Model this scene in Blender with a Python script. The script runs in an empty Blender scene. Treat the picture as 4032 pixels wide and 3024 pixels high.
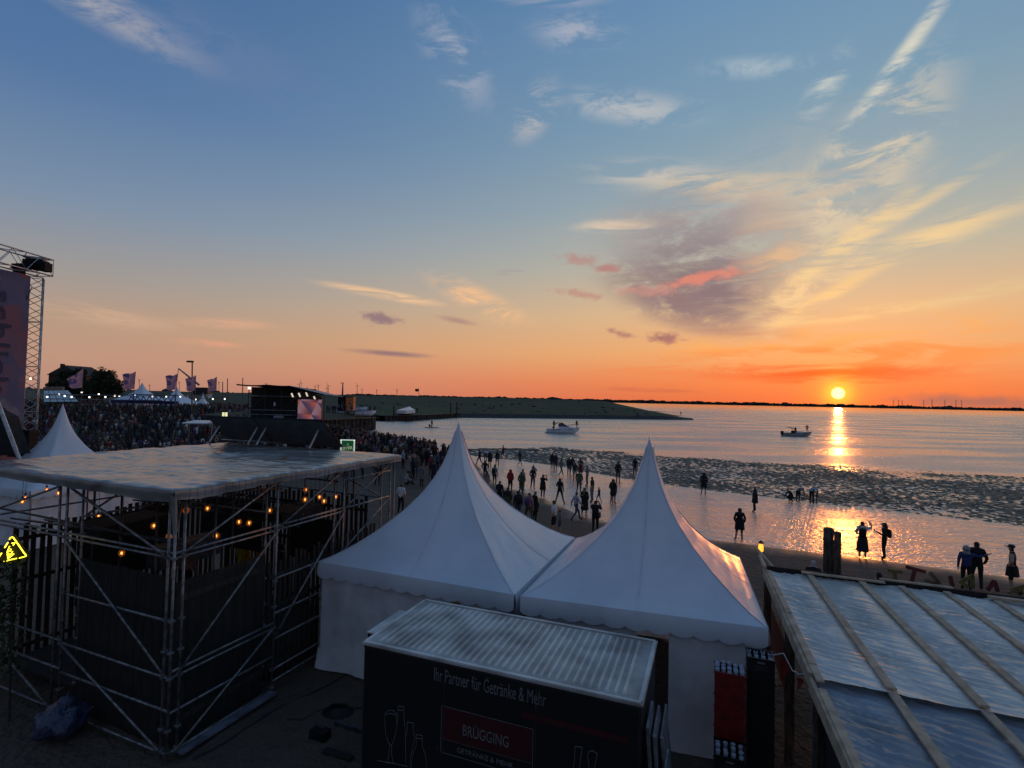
import bpy, bmesh, math, random
import numpy as np
from mathutils import Vector, Matrix, noise
V = Vector
SC = bpy.context.scene
COL = SC.collection
R = math.radians
random.seed(7)

# ------------------------------------------------------------------ camera
CAMH = 6.5
FPX = 2050.0                                   # focal length in pixels of the 4032 wide photograph
CM = Matrix.Rotation(math.pi / 2 + R(1.68), 3, 'X') @ Matrix.Rotation(R(1.2), 3, 'Z')
cd = bpy.data.cameras.new('camera')
cd.sensor_width = 36.0
cd.lens = 36.0 * FPX / 4032.0
cd.clip_start = 0.1
cd.clip_end = 30000
cam = bpy.data.objects.new('camera', cd)
COL.objects.link(cam)
cam.matrix_world = Matrix.Translation((0, 0, CAMH)) @ CM.to_4x4()
SC.camera = cam

def ray(u, v):
    return CM @ V(((u - 2016) / FPX, -(v - 1512) / FPX, -1))
def P(u, v, z=0.0):
    d = ray(u, v)
    return V((0, 0, CAMH)) + d * ((z - CAMH) / d.z)
def D(u, v, Y):
    d = ray(u, v)
    return V((0, 0, CAMH)) + d * (Y / d.y)
def azel(u, v):
    d = ray(u, v).normalized()
    return math.degrees(math.atan2(d.x, d.y)), math.degrees(math.asin(d.z))

def lin(c):
    f = lambda x: x / 12.92 if x <= .04045 else ((x + .055) / 1.055) ** 2.4
    return tuple(f(x / 255.0) for x in c[:3])

# ------------------------------------------------------------------ world, sun, exposure
SUN_AZ, SUN_EL = R(32.08), R(1.2)
SUNV = V((math.sin(SUN_AZ) * math.cos(SUN_EL), math.cos(SUN_AZ) * math.cos(SUN_EL), math.sin(SUN_EL)))
wd = bpy.data.worlds.new('World')
SC.world = wd
wd.use_nodes = True
nt = wd.node_tree
nt.nodes.clear()
def N(t, **k):
    n = nt.nodes.new(t)
    for a, b in k.items():
        setattr(n, a, b)
    return n
def put(sock, val):
    if isinstance(val, bpy.types.NodeSocket):
        nt.links.new(val, sock)
    else:
        sock.default_value = val
def M(op, a, b=None, c=None, clamp=False):
    n = N('ShaderNodeMath', operation=op, use_clamp=clamp)
    put(n.inputs[0], a)
    if b is not None: put(n.inputs[1], b)
    if c is not None: put(n.inputs[2], c)
    return n.outputs[0]
def MIX(f, a, b, mode='MIX'):
    n = N('ShaderNodeMix', data_type='RGBA', blend_type=mode)
    put(n.inputs[0], f); put(n.inputs[6], a if not isinstance(a, tuple) else (*a, 1)); put(n.inputs[7], b if not isinstance(b, tuple) else (*b, 1))
    return n.outputs[2]
def RANGE(x, a, b, c=0.0, d=1.0, smooth=True):
    n = N('ShaderNodeMapRange', interpolation_type='SMOOTHSTEP' if smooth else 'LINEAR')
    put(n.inputs[0], x); put(n.inputs[1], a); put(n.inputs[2], b); put(n.inputs[3], c); put(n.inputs[4], d)
    return n.outputs[0]
tc = N('ShaderNodeTexCoord')
nrm = N('ShaderNodeVectorMath', operation='NORMALIZE')
put(nrm.inputs[0], tc.outputs['Generated'])
dirv = nrm.outputs[0]
sep = N('ShaderNodeSeparateXYZ'); put(sep.inputs[0], dirv)
el = M('MULTIPLY', M('ARCSINE', sep.outputs[2]), 180 / math.pi)
az = M('MULTIPLY', M('ARCTAN2', sep.outputs[0], sep.outputs[1]), 180 / math.pi)
def ramp(x, lo, hi, stops):
    n = N('ShaderNodeValToRGB')
    put(n.inputs[0], RANGE(x, lo, hi, smooth=False))
    cr = n.color_ramp
    while len(cr.elements) < len(stops):
        cr.elements.new(0.5)
    for e, (p, c) in zip(cr.elements, stops):
        e.position = (p - lo) / (hi - lo)
        e.color = (*lin(c), 1)
    return n.outputs[0]
far = ramp(el, -10, 90, [(-10, (84, 68, 66)), (-.5, (184, 140, 124)), (2.5, (196, 154, 132)), (6, (188, 158, 136)), (10, (160, 156, 154)),
                         (16, (124, 146, 172)), (25, (86, 121, 167)), (38, (62, 102, 153)), (60, (74, 108, 152)), (90, (98, 122, 156))])
near = ramp(el, -10, 90, [(-10, (110, 64, 46)), (-.5, (238, 112, 66)), (2, (248, 134, 76)), (5, (248, 174, 110)), (9, (234, 190, 140)),
                          (14, (196, 188, 166)), (20, (160, 176, 180)), (28, (130, 162, 184)), (38, (108, 147, 184)), (60, (88, 120, 160)), (90, (98, 122, 156))])
hz = N('ShaderNodeVectorMath', operation='MULTIPLY'); put(hz.inputs[0], dirv); hz.inputs[1].default_value = (1, 1, 0)
hzn = N('ShaderNodeVectorMath', operation='NORMALIZE'); put(hzn.inputs[0], hz.outputs[0])
dt = N('ShaderNodeVectorMath', operation='DOT_PRODUCT'); put(dt.inputs[0], hzn.outputs[0]); dt.inputs[1].default_value = (math.sin(SUN_AZ), math.cos(SUN_AZ), 0)
azf = RANGE(dt.outputs['Value'], 0.05, 1.0, smooth=False)
azf = M('POWER', azf, 2.3)
sky = MIX(azf, far, near)
# away from the sunset the sky grows dim and blue
east = ramp(el, -10, 90, [(-10, (60, 60, 68)), (0, (92, 92, 106)), (5, (102, 102, 120)), (12, (98, 108, 128)), (25, (92, 110, 138)), (45, (94, 116, 148)), (90, (98, 122, 156))])
sky = MIX(RANGE(dt.outputs['Value'], .25, -.75), sky, east)
nish = N('ShaderNodeTexSky', sky_type='NISHITA', sun_disc=False)
nish.sun_elevation = SUN_EL
nish.sun_rotation = SUN_AZ
nish.air_density = 1.2; nish.dust_density = 2.0; nish.ozone_density = 2.0
nsc = N('ShaderNodeVectorMath', operation='SCALE'); put(nsc.inputs[0], nish.outputs[0]); nsc.inputs['Scale'].default_value = 0.12
sky = MIX(0.08, sky, nsc.outputs[0])

# clouds: patches of wispy noise at fixed directions of the sky
cxy = N('ShaderNodeCombineXYZ'); put(cxy.inputs[0], az); put(cxy.inputs[1], el)
def noise_tex(rot, scl, detail, rough, dist, scale):
    mp = N('ShaderNodeMapping', vector_type='POINT')
    put(mp.inputs[0], cxy.outputs[0]); mp.inputs['Rotation'].default_value = (0, 0, R(rot)); mp.inputs['Scale'].default_value = (*scl, 1)
    n = N('ShaderNodeTexNoise', noise_dimensions='2D')
    put(n.inputs['Vector'], mp.outputs[0])
    n.inputs['Scale'].default_value = scale; n.inputs['Detail'].default_value = detail
    n.inputs['Roughness'].default_value = rough; n.inputs['Distortion'].default_value = dist
    return M('MULTIPLY_ADD', n.outputs[0], 2.0, -1.0)
n_wisp = noise_tex(-30, (.42, 1.15), 6, .68, .35, .36)
n_flat = noise_tex(-8, (.20, 1.35), 6, .64, .4, .5)
n_puff = noise_tex(0, (.8, 1.3), 5, .55, .2, .8)
NZ = {'w': n_wisp, 'f': n_flat, 'p': n_puff}
# u, v, half sizes in photo pixels, rotation, colour, opacity, noise, noise amount, edge softness
CLOUDS = [
 (380, 15, 520, 100, -9, (176, 172, 176), .70, 'w', .7, .9), (900, 220, 500, 160, -8, (104, 126, 164), .45, 'w', .6, 1.0),
 (1790, 215, 240, 120, -42, (178, 180, 192), .70, 'w', 1.1, .6), (2270, 130, 200, 90, -5, (176, 180, 194), .65, 'w', 1.0, .6),
 (2105, 440, 140, 80, 50, (200, 192, 186), .75, 'w', .9, .7), (2480, 425, 320, 75, -8, (194, 194, 194), .70, 'w', .9, .6),
 (2180, 5, 240, 30, 0, (176, 176, 190), .5, 'f', .9, .6),
 (3540, 240, 380, 42, 47, (218, 214, 196), .85, 'w', .7, .7), (3250, 340, 160, 70, 55, (208, 210, 200), .65, 'w', 1.0, .6), (3010, 265, 280, 50, -8, (186, 198, 202), .55, 'w', .8, .7),
 (3030, 920, 560, 360, 28, (204, 190, 172), .36, 'w', .5, 1.3),
 (3440, 570, 420, 190, 48, (228, 212, 184), .72, 'w', 1.25, .9), (3320, 770, 460, 190, 45, (234, 208, 168), .72, 'w', 1.1, .9),
 (2560, 690, 300, 70, -4, (206, 196, 184), .7, 'f', .9, .7), (2980, 745, 460, 70, -8, (236, 208, 166), .85, 'f', .7, .7),
 (2820, 850, 640, 150, 6, (184, 172, 164), .7, 'f', .7, .9), (2430, 890, 180, 30, 0, (230, 206, 176), .85, 'f', .6, .6),
 (2780, 1000, 430, 260, -12, (154, 142, 144), .92, 'w', .4, .9), (2780, 1130, 350, 165, -16, (138, 120, 122), 1.0, 'f', .3, 1.0), (2650, 1180, 330, 110, -20, (146, 120, 120), .8, 'w', .4, 1.0),
 (3060, 1060, 170, 260, 18, (232, 186, 138), .7, 'w', .8, .7), (3180, 1120, 430, 105, 42, (250, 210, 154), .85, 'w', 1.0, .7), (3270, 1010, 420, 40, 38, (250, 212, 150), .9, 'f', .6, .7),
 (3580, 965, 580, 62, 17, (242, 208, 154), .9, 'f', .8, .7), (3480, 880, 420, 36, 26, (240, 208, 156), .7, 'f', .7, .7), (3950, 1130, 400, 34, 12, (232, 202, 148), .7, 'f', .7, .7),
 (3230, 1180, 300, 36, 30, (252, 206, 140), .85, 'f', .6, .7),
 (2760, 1098, 215, 38, 12, (230, 138, 116), .85, 'p', .9, .55), (2560, 1145, 160, 34, 2, (206, 146, 132), .7, 'p', .9, .6),
 (2270, 1022, 110, 28, -6, (184, 136, 128), .75, 'p', .9, .6), (2390, 1058, 92, 28, 0, (184, 126, 122), .8, 'p', .8, .55), (2290, 1158, 120, 24, -4, (192, 138, 126), .7, 'p', .9, .6),
 (1495, 1252, 92, 34, -4, (146, 118, 124), .9, 'p', .9, .5), (2620, 1330, 100, 28, 0, (164, 110, 108), .9, 'p', .9, .5), (2440, 1312, 80, 20, -14, (176, 124, 112), .8, 'p', .9, .5),
 (2010, 1072, 60, 14, 4, (146, 140, 148), .6, 'f', .5, .5), (1800, 1262, 90, 14, -8, (172, 136, 126), .7, 'f', .5, .5),
 (1510, 1160, 240, 20, -5, (252, 202, 150), 1.0, 'f', .2, .5), (1890, 1185, 230, 55, -22, (250, 194, 142), .85, 'w', .7, .6), (1540, 1392, 180, 13, -1, (152, 118, 116), .9, 'f', .2, .5),
 (420, 1245, 330, 45, -4, (206, 168, 140), .8, 'f', .7, .7), (900, 1275, 190, 22, 3, (222, 170, 138), .8, 'f', .5, .6), (830, 1352, 150, 14, 0, (226, 160, 128), .8, 'f', .4, .6),
 (3200, 1345, 850, 70, 5, (255, 176, 92), .85, 'f', .9, .6), (3050, 1420, 820, 60, 3, (246, 118, 62), .9, 'f', .9, .6), (3600, 1400, 760, 70, 8, (252, 152, 78), .75, 'f', .9, .7),
 (3250, 1470, 600, 40, 2, (242, 92, 40), .8, 'f', .8, .6), (3330, 1240, 400, 34, 4, (252, 208, 140), .8, 'f', .8, .5), (2830, 1290, 330, 40, -8, (190, 142, 120), .7, 'f', .8, .6),
 (3300, 1500, 300, 16, 2, (226, 80, 36), .7, 'f', .6, .5), (3800, 1580, 470, 40, 0, (176, 112, 94), .9, 'p', .5, .6), (2560, 1536, 190, 9, 0, (200, 104, 78), .7, 'f', .3, .5),
]
CL = []
for (u, v, a, b, rot, c, op, nz, na, so) in CLOUDS:
    A, E = azel(u, v)
    A1, E1 = azel(u + 10, v); A2, E2 = azel(u, v - 10)
    sx, sy = math.hypot(A1 - A, E1 - E) / 10, math.hypot(A2 - A, E2 - E) / 10
    cr_, sr_ = math.cos(R(rot)), math.sin(R(rot))
    ra, rb = a * math.hypot(sx * cr_, sy * sr_), b * math.hypot(sx * sr_, sy * cr_)
    g = 1 + .75 * na if nz == 'p' else 1.65
    ex, ey = g * math.hypot(ra * cr_, rb * sr_), g * math.hypot(ra * sr_, rb * cr_)
    CL.append(((A - ex, A + ex, E - ey, E + ey), (A, E, rot, ra, rb, c, op, nz, na, so)))
def ADD(a, b):
    n = N('ShaderNodeVectorMath', operation='ADD'); put(n.inputs[0], a); put(n.inputs[1], b); return n.outputs[0]
# the sun's disc and its glow in the air
ds = N('ShaderNodeVectorMath', operation='DOT_PRODUCT'); put(ds.inputs[0], dirv); ds.inputs[1].default_value = SUNV
sd = M('MAXIMUM', ds.outputs['Value'], 0.0)
def glow(pw, col):
    n = N('ShaderNodeVectorMath', operation='SCALE'); n.inputs[0].default_value = col
    put(n.inputs['Scale'], M('POWER', sd, pw)); return n.outputs[0]
disc = N('ShaderNodeVectorMath', operation='SCALE'); disc.inputs[0].default_value = (2.2, 1.6, .60)
put(disc.inputs['Scale'], RANGE(ds.outputs['Value'], math.cos(R(.60)), math.cos(R(.40))))
extra = ADD(ADD(glow(60, (.14, .02, .0)), glow(900, (.40, .09, .0))), ADD(glow(5200, (1.1, .45, .0)), disc.outputs[0]))
sky0 = sky
def leaf(cl):
    s = sky0
    for _, (A, E, rot, ra, rb, c, op, nz, na, so) in cl:
        mp = N('ShaderNodeMapping', vector_type='TEXTURE')
        put(mp.inputs[0], cxy.outputs[0])
        mp.inputs['Location'].default_value = (A, E, 0)
        mp.inputs['Rotation'].default_value = (0, 0, R(rot - 1.2))
        mp.inputs['Scale'].default_value = (ra, rb, 1)
        ln = N('ShaderNodeVectorMath', operation='LENGTH'); put(ln.inputs[0], mp.outputs[0])
        if nz == 'p':
            x = M('SUBTRACT', M('MULTIPLY', NZ[nz], na), ln.outputs['Value'])
            f = RANGE(x, -1.0, -1.0 + so + .35, 0.0, op)
        else:                                           # fibres inside a soft patch
            lo = -.52 + .34 * na
            f = M('MULTIPLY', RANGE(M('MULTIPLY_ADD', NZ[nz], .35, ln.outputs['Value']), 1.35, .15, 0.0, min(1.0, op * 1.15)), RANGE(NZ[nz], lo, lo + .55))
        s = MIX(f, s, lin(c))
    bg = N('ShaderNodeBackground'); put(bg.inputs[0], ADD(s, extra)); bg.inputs[1].default_value = 1.0
    return bg.outputs[0]
def tree(cl, box, depth):
    cl = [q for q in cl if q[0][0] < box[1] and q[0][1] > box[0] and q[0][2] < box[3] and q[0][3] > box[2]]
    if len(cl) <= 5 or depth == 0: return leaf(cl)
    best = None
    for axis_ in (0, 1):
        lo, hi = box[2 * axis_], box[2 * axis_ + 1]
        for k in range(1, 12):
            mid = lo + (hi - lo) * k / 12
            nl = sum(q[0][2 * axis_] < mid for q in cl); nr = sum(q[0][2 * axis_ + 1] > mid for q in cl)
            cost = nl * k + nr * (12 - k)
            if best is None or cost < best[0]: best = (cost, axis_, mid)
    _, axis_, mid = best
    b1, b2 = list(box), list(box); b1[2 * axis_ + 1] = mid; b2[2 * axis_] = mid
    ms = N('ShaderNodeMixShader')
    put(ms.inputs[0], M('GREATER_THAN', az if axis_ == 0 else el, mid))
    nt.links.new(tree(cl, b1, depth - 1), ms.inputs[1]); nt.links.new(tree(cl, b2, depth - 1), ms.inputs[2])
    return ms.outputs[0]
out = N('ShaderNodeOutputWorld'); nt.links.new(tree(CL, [-180, 180, -90, 90], 5), out.inputs[0])
wd.cycles.sampling_method = 'MANUAL'
wd.cycles.sample_map_resolution = 512

sl = bpy.data.lights.new('sun', 'SUN')
sl.energy = 0.15
sl.angle = R(0.6)
sl.color = (1.0, .30, .06)
so = bpy.data.objects.new('sun', sl)
COL.objects.link(so)
so.rotation_euler = SUNV.to_track_quat('Z', 'Y').to_euler()
so.location = SUNV * 100

SC.view_settings.view_transform = 'Standard'
SC.view_settings.look = 'None'
SC.view_settings.exposure = 0.0
SC.view_settings.gamma = 1.0
SC.cycles.use_denoising = True
SC.cycles.max_bounces = 6
SC.cycles.diffuse_bounces = 3
SC.cycles.glossy_bounces = 3
SC.cycles.transmission_bounces = 4
SC.cycles.transparent_max_bounces = 8
SC.cycles.use_adaptive_sampling = True
SC.cycles.adaptive_threshold = 0.02
SC.cycles.sample_clamp_indirect = 6.0

# ------------------------------------------------------------------ helpers
def tag(o, label=None, cat=None, group=None, kind=None):
    if label: o['label'] = label
    if cat: o['category'] = cat
    if group: o['group'] = group
    if kind: o['kind'] = kind
    return o

def thing(name, label, cat, loc=(0, 0, 0), rz=0.0, group=None):
    o = bpy.data.objects.new(name, None)
    o.empty_display_size = .2
    COL.objects.link(o)
    o.location = loc
    o.rotation_euler = (0, 0, rz)
    return tag(o, label, cat, group)

def root_inv(o):
    while o.parent is not None:
        o = o.parent
    return (Matrix.Translation(o.location) @ Matrix.Rotation(o.rotation_euler.z, 4, 'Z')).inverted()

def place(me, name, mats, parent=None):
    o = bpy.data.objects.new(name, me)
    if not isinstance(mats, (list, tuple)): mats = [mats]
    if not me.materials:
        for m in mats: me.materials.append(m)
    COL.objects.link(o)
    if parent is not None: o.parent = parent
    return o

class MB:
    def __init__(self):
        self.v, self.f, self.m, self.mi = [], [], [], 0
    def face(self, pts):
        n = len(self.v)
        self.v.extend(V(p) for p in pts)
        self.f.append(tuple(range(n, n + len(pts)))); self.m.append(self.mi)
        return self
    def _add(self, vs, fs):
        n = len(self.v)
        self.v.extend(V(p) for p in vs)
        for f in fs:
            self.f.append(tuple(n + i for i in f)); self.m.append(self.mi)
        return self
    def hexa(self, b, t):
        return self._add(list(b) + list(t), [(3, 2, 1, 0), (4, 5, 6, 7), (0, 1, 5, 4), (1, 2, 6, 5), (2, 3, 7, 6), (3, 0, 4, 7)])
    def box(self, c, ax, ay, az):                       # half vectors
        c, ax, ay, az = V(c), V(ax), V(ay), V(az)
        b = [c - ax - ay - az, c + ax - ay - az, c + ax + ay - az, c - ax + ay - az]
        return self.hexa(b, [p + 2 * az for p in b])
    def cube(self, c, sx, sy, sz):
        return self.box(c, (sx / 2, 0, 0), (0, sy / 2, 0), (0, 0, sz / 2))
    def beam(self, p, q, w, h, up=(0, 0, 1)):
        p, q = V(p), V(q); d = (q - p).normalized()
        s = d.cross(V(up))
        if s.length < 1e-4: s = d.cross(V((1, 0, 0)))
        s.normalize(); t = s.cross(d).normalized()
        return self.box((p + q) / 2, (q - p) / 2, s * w / 2, t * h / 2)
    def tube(self, p, q, r, n=6, r2=None, cap=True):
        p, q = V(p), V(q); d = (q - p).normalized(); r2 = r if r2 is None else r2
        s = d.cross(V((0, 0, 1)))
        if s.length < 1e-3: s = V((1, 0, 0))
        s.normalize(); t = d.cross(s)
        vs = []
        for k in range(n):
            a = 2 * math.pi * k / n; o = s * math.cos(a) + t * math.sin(a)
            vs += [p + o * r, q + o * r2]
        fs = [(2 * k, 2 * ((k + 1) % n), 2 * ((k + 1) % n) + 1, 2 * k + 1) for k in range(n)]
        if cap: fs += [tuple(2 * k for k in range(n))[::-1], tuple(2 * k + 1 for k in range(n))]
        return self._add(vs, fs)
    def path(self, pts, r, n=5):
        for a, b in zip(pts[:-1], pts[1:]): self.tube(a, b, r, n)
        return self
    def lathe(self, prof, c, n=10, cap=True):           # prof: (radius, z)
        c = V(c); vs, fs = [], []
        for r, z in prof:
            for k in range(n):
                a = 2 * math.pi * k / n
                vs.append(c + V((r * math.cos(a), r * math.sin(a), z)))
        for i in range(len(prof) - 1):
            for k in range(n):
                k2 = (k + 1) % n
                fs.append((i * n + k, i * n + k2, (i + 1) * n + k2, (i + 1) * n + k))
        if cap:
            fs.append(tuple(range(n))[::-1]); fs.append(tuple((len(prof) - 1) * n + k for k in range(n)))
        return self._add(vs, fs)
    def grid(self, fn, nu, nv, wrap=False):
        vs = [fn(i / nu, j / nv) for j in range(nv + 1) for i in range(nu + (0 if wrap else 1))]
        w = nu if wrap else nu + 1; fs = []
        for j in range(nv):
            for i in range(nu):
                i2 = (i + 1) % w
                fs.append((j * w + i, j * w + i2, (j + 1) * w + i2, (j + 1) * w + i))
        return self._add(vs, fs)
    def ball(self, c, r, n=8, m=6, sq=(1, 1, 1), jit=0.0):
        c = V(c)
        prof = []
        vs, fs = [], []
        for j in range(m + 1):
            th = math.pi * j / m
            for k in range(n):
                a = 2 * math.pi * k / n
                d = V((math.sin(th) * math.cos(a) * sq[0], math.sin(th) * math.sin(a) * sq[1], -math.cos(th) * sq[2]))
                q = r * (1 + (jit * noise.noise(d * 2.3 + c * 3.1) if jit else 0))
                vs.append(c + d * q)
        for j in range(m):
            for k in range(n):
                k2 = (k + 1) % n
                fs.append((j * n + k, j * n + k2, (j + 1) * n + k2, (j + 1) * n + k))
        return self._add(vs, fs)
    def prism(self, poly, d):                           # flat polygon pushed along d
        n = len(poly); poly = [V(p) for p in poly]; d = V(d)
        vs = poly + [p + d for p in poly]
        fs = [tuple(range(n))[::-1], tuple(range(n, 2 * n))] + [(k, (k + 1) % n, n + (k + 1) % n, n + k) for k in range(n)]
        return self._add(vs, fs)
    def mesh(self, name, inv=None):
        me = bpy.data.meshes.new(name)
        vs = self.v if inv is None else [inv @ p for p in self.v]
        me.from_pydata([tuple(p) for p in vs], [], self.f)
        if any(self.m): me.polygons.foreach_set('material_index', self.m)
        return me
    def build(self, name, mats, parent=None, smooth=False, weld=False):
        me = self.mesh(name, root_inv(parent) if parent is not None else None)
        if weld:
            bm = bmesh.new(); bm.from_mesh(me)
            bmesh.ops.remove_doubles(bm, verts=bm.verts, dist=1e-4)
            bmesh.ops.recalc_face_normals(bm, faces=bm.faces)
            bm.to_mesh(me); bm.free()
        if smooth: me.polygons.foreach_set('use_smooth', [True] * len(me.polygons))
        me.update()
        return place(me, name, mats, parent)

def copy_tree(o, parent=None):
    c = o.copy(); COL.objects.link(c)
    if parent is not None: c.parent = parent
    for ch in list(o.children): copy_tree(ch, c)
    return c

# ------------------------------------------------------------------ materials
MATS = {}
def mat(name, col, rough=.7, var=.18, scale=6.0, bump=0.0, bscale=40.0, metal=0.0, emit=None, es=0.0, trans=0.0, spec=.5, col2=None, alpha=1.0, stretch=(1, 1, 1), bdist=.02, tex='Object'):
    if name in MATS: return MATS[name]
    m = bpy.data.materials.new(name); m.use_nodes = True
    t = m.node_tree; ns = t.nodes; ns.clear()
    o = ns.new('ShaderNodeOutputMaterial')
    p = ns.new('ShaderNodeBsdfPrincipled')
    p.inputs['Roughness'].default_value = rough; p.inputs['Metallic'].default_value = metal
    p.inputs['Specular IOR Level'].default_value = spec
    tcn = ns.new('ShaderNodeTexCoord'); mp = ns.new('ShaderNodeMapping'); mp.inputs['Scale'].default_value = stretch
    t.links.new(tcn.outputs[tex], mp.inputs[0])
    nz = ns.new('ShaderNodeTexNoise'); nz.inputs['Scale'].default_value = scale; nz.inputs['Detail'].default_value = 4
    t.links.new(mp.outputs[0], nz.inputs['Vector'])
    mx = ns.new('ShaderNodeMix'); mx.data_type = 'RGBA'
    c2 = col2 if col2 else tuple(max(0, x * (1 - 1.6 * var)) for x in col)
    c1 = col if col2 else tuple(min(1, x * (1 + var)) for x in col)
    mx.inputs[6].default_value = (*c1, 1); mx.inputs[7].default_value = (*c2, 1)
    mr = ns.new('ShaderNodeMapRange'); mr.inputs[1].default_value = .35; mr.inputs[2].default_value = .65
    t.links.new(nz.outputs[0], mr.inputs[0]); t.links.new(mr.outputs[0], mx.inputs[0])
    t.links.new(mx.outputs[2], p.inputs['Base Color'])
    if bump:
        n2 = ns.new('ShaderNodeTexNoise'); n2.inputs['Scale'].default_value = bscale; n2.inputs['Detail'].default_value = 3
        t.links.new(mp.outputs[0], n2.inputs['Vector'])
        bp = ns.new('ShaderNodeBump'); bp.inputs['Strength'].default_value = bump; bp.inputs['Distance'].default_value = bdist
        t.links.new(n2.outputs[0], bp.inputs['Height']); t.links.new(bp.outputs[0], p.inputs['Normal'])
    if emit:
        p.inputs['Emission Color'].default_value = (*emit, 1); p.inputs['Emission Strength'].default_value = es
    p.inputs['Alpha'].default_value = alpha
    sh = p.outputs[0]
    if trans:
        tr = ns.new('ShaderNodeBsdfTranslucent'); t.links.new(mx.outputs[2], tr.inputs[0])
        ms = ns.new('ShaderNodeMixShader'); ms.inputs[0].default_value = trans
        t.links.new(sh, ms.inputs[1]); t.links.new(tr.outputs[0], ms.inputs[2]); sh = ms.outputs[0]
    t.links.new(sh, o.inputs[0])
    MATS[name] = m
    return m

M_CANVAS = mat('tent canvas', (.82, .87, .92), .27, .05, .9, col2=(.72, .77, .83), stretch=(1, 1, .35), bump=.25, bscale=2.2, trans=.16, spec=.7, bdist=.05)
M_WALLCLOTH = mat('tent wall cloth', (.84, .82, .82), .55, .10, 1.5, .3, 3, trans=.16, bdist=.05)
M_STEEL = mat('galvanised tube', (.24, .24, .245), .45, .3, 9, metal=.7)
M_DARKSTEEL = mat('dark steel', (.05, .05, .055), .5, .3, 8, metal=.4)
M_ALU = mat('aluminium truss', (.48, .46, .45), .38, .2, 8, metal=.7)
M_BLACK = mat('black paint', (.012, .012, .013), .65, .3, 5, spec=.2)
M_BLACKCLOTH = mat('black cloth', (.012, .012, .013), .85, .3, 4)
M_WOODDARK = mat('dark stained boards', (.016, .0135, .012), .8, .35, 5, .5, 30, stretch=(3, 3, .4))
M_WOODSLAT = mat('weathered slat', (.038, .029, .024), .85, .35, 6, .5, 40, stretch=(4, 4, .5))
M_LUMBER = mat('sawn lumber', (.54, .42, .29), .8, .3, 5, .5, 30, col2=(.34, .26, .18))
M_LOG = mat('weathered log', (.075, .055, .042), .9, .4, 6, .8, 18, stretch=(3, 3, .6), bdist=.04)
M_WHITE = mat('white paint', (.75, .75, .75), .35, .06, 4)
M_GRASS = mat('grass', (.055, .068, .022), .95, .35, .12, .8, 3.0, col2=(.085, .070, .036), bdist=.2)
M_GRASSBRIGHT = mat('mown grass', (.05, .075, .02), .95, .3, .8, .8, 3.0, bdist=.15)
M_STONE = mat('revetment stone', (.045, .042, .04), .85, .4, 1.5, 1.0, 2.0, bdist=.3)
M_TREE = mat('foliage', (.03, .045, .016), .9, .4, 1.0)
M_FARTREE = mat('distant trees', (.028, .030, .022), 1, .4, .05)
M_BARK = mat('bark', (.06, .045, .035), .95, .3, 6)
M_SHEET = mat('rusty sheet pile', (.05, .035, .028), .9, .5, 1.2, .4, 6)

# ------------------------------------------------------------------ the ground, beach, mud and water
WATER_Z = -0.5
LAND = [(-520, -120), (170, -120), (170, -62), (90, -20), (40, 11.5), (21.4, 21.8), (16.4, 24.25), (9.7, 27.3), (4.5, 31.5), (2.6, 37), (-1.2, 43.2),
        (-4.5, 60), (-12, 72), (-22, 84), (-34, 93), (-28.7, 109.7), (-50, 122), (-54, 150), (-62, 190), (-62, 420), (-520, 420)]
def signed_dist(X, Y, poly):
    d = np.full(X.shape, 1e9); inside = np.zeros(X.shape, bool)
    n = len(poly)
    for i in range(n):
        (ax, ay), (bx, by) = poly[i], poly[(i + 1) % n]
        ex, ey = bx - ax, by - ay
        t = np.clip(((X - ax) * ex + (Y - ay) * ey) / (ex * ex + ey * ey), 0, 1)
        d = np.minimum(d, np.hypot(X - ax - t * ex, Y - ay - t * ey))
        c = ((ay > Y) != (by > Y)) & (X < (bx - ax) * (Y - ay) / (by - ay + 1e-12) + ax)
        inside ^= c
    return np.where(inside, d, -d)
def sstep(a, b, x):
    t = np.clip((x - a) / (b - a), 0, 1)
    return t * t * (3 - 2 * t)
def land_z(X, Y):
    X = np.asarray(X, float); Y = np.asarray(Y, float)
    sdv = signed_dist(X, Y, LAND)
    z = -.56 + .56 * sstep(-2.0, 8.0, sdv)
    z += 2.5 * sstep(58, 112, Y) * sstep(-12, -34, X) * sstep(1, 10, sdv)
    return z, sdv
def gz(x, y):
    return float(max(land_z(np.array([x]), np.array([y]))[0][0], WATER_Z - .02))

def axis(parts):
    out = []
    for a, b, s in parts:
        out += list(np.arange(a, b, s))
    out.append(parts[-1][1])
    return np.array(out)
xs = axis([(-520, -120, 20), (-120, -50, 3), (-50, -12, 1.2), (-12, 30, .5), (30, 60, 1.5), (60, 170, 10)])
ys = axis([(-120, 0, 12), (0, 8, 1), (8, 46, .45), (46, 100, 1.2), (100, 180, 3), (180, 420, 15)])
GX, GY = np.meshgrid(xs, ys)
GZ, GS = land_z(GX, GY)
lump = np.zeros_like(GZ)
for j in range(GX.shape[0]):
    for i in range(GX.shape[1]):
        if -14 < GX[j, i] < 32 and 6 < GY[j, i] < 48 and GS[j, i] > 0.5:
            lump[j, i] = .06 * noise.noise(V((GX[j, i] * .8, GY[j, i] * .8, 0))) + .05 * noise.noise(V((GX[j, i] * 1.9, GY[j, i] * 1.9, 3)))
GZ = GZ + lump * sstep(.5, 4, GS)
me = bpy.data.meshes.new('ground')
nx, ny = len(xs), len(ys)
me.from_pydata(np.stack([GX.ravel(), GY.ravel(), GZ.ravel()], 1).tolist(), [],
               [(j * nx + i, j * nx + i + 1, (j + 1) * nx + i + 1, (j + 1) * nx + i) for j in range(ny - 1) for i in range(nx - 1)])
me.polygons.foreach_set('use_smooth', [True] * len(me.polygons))
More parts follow.
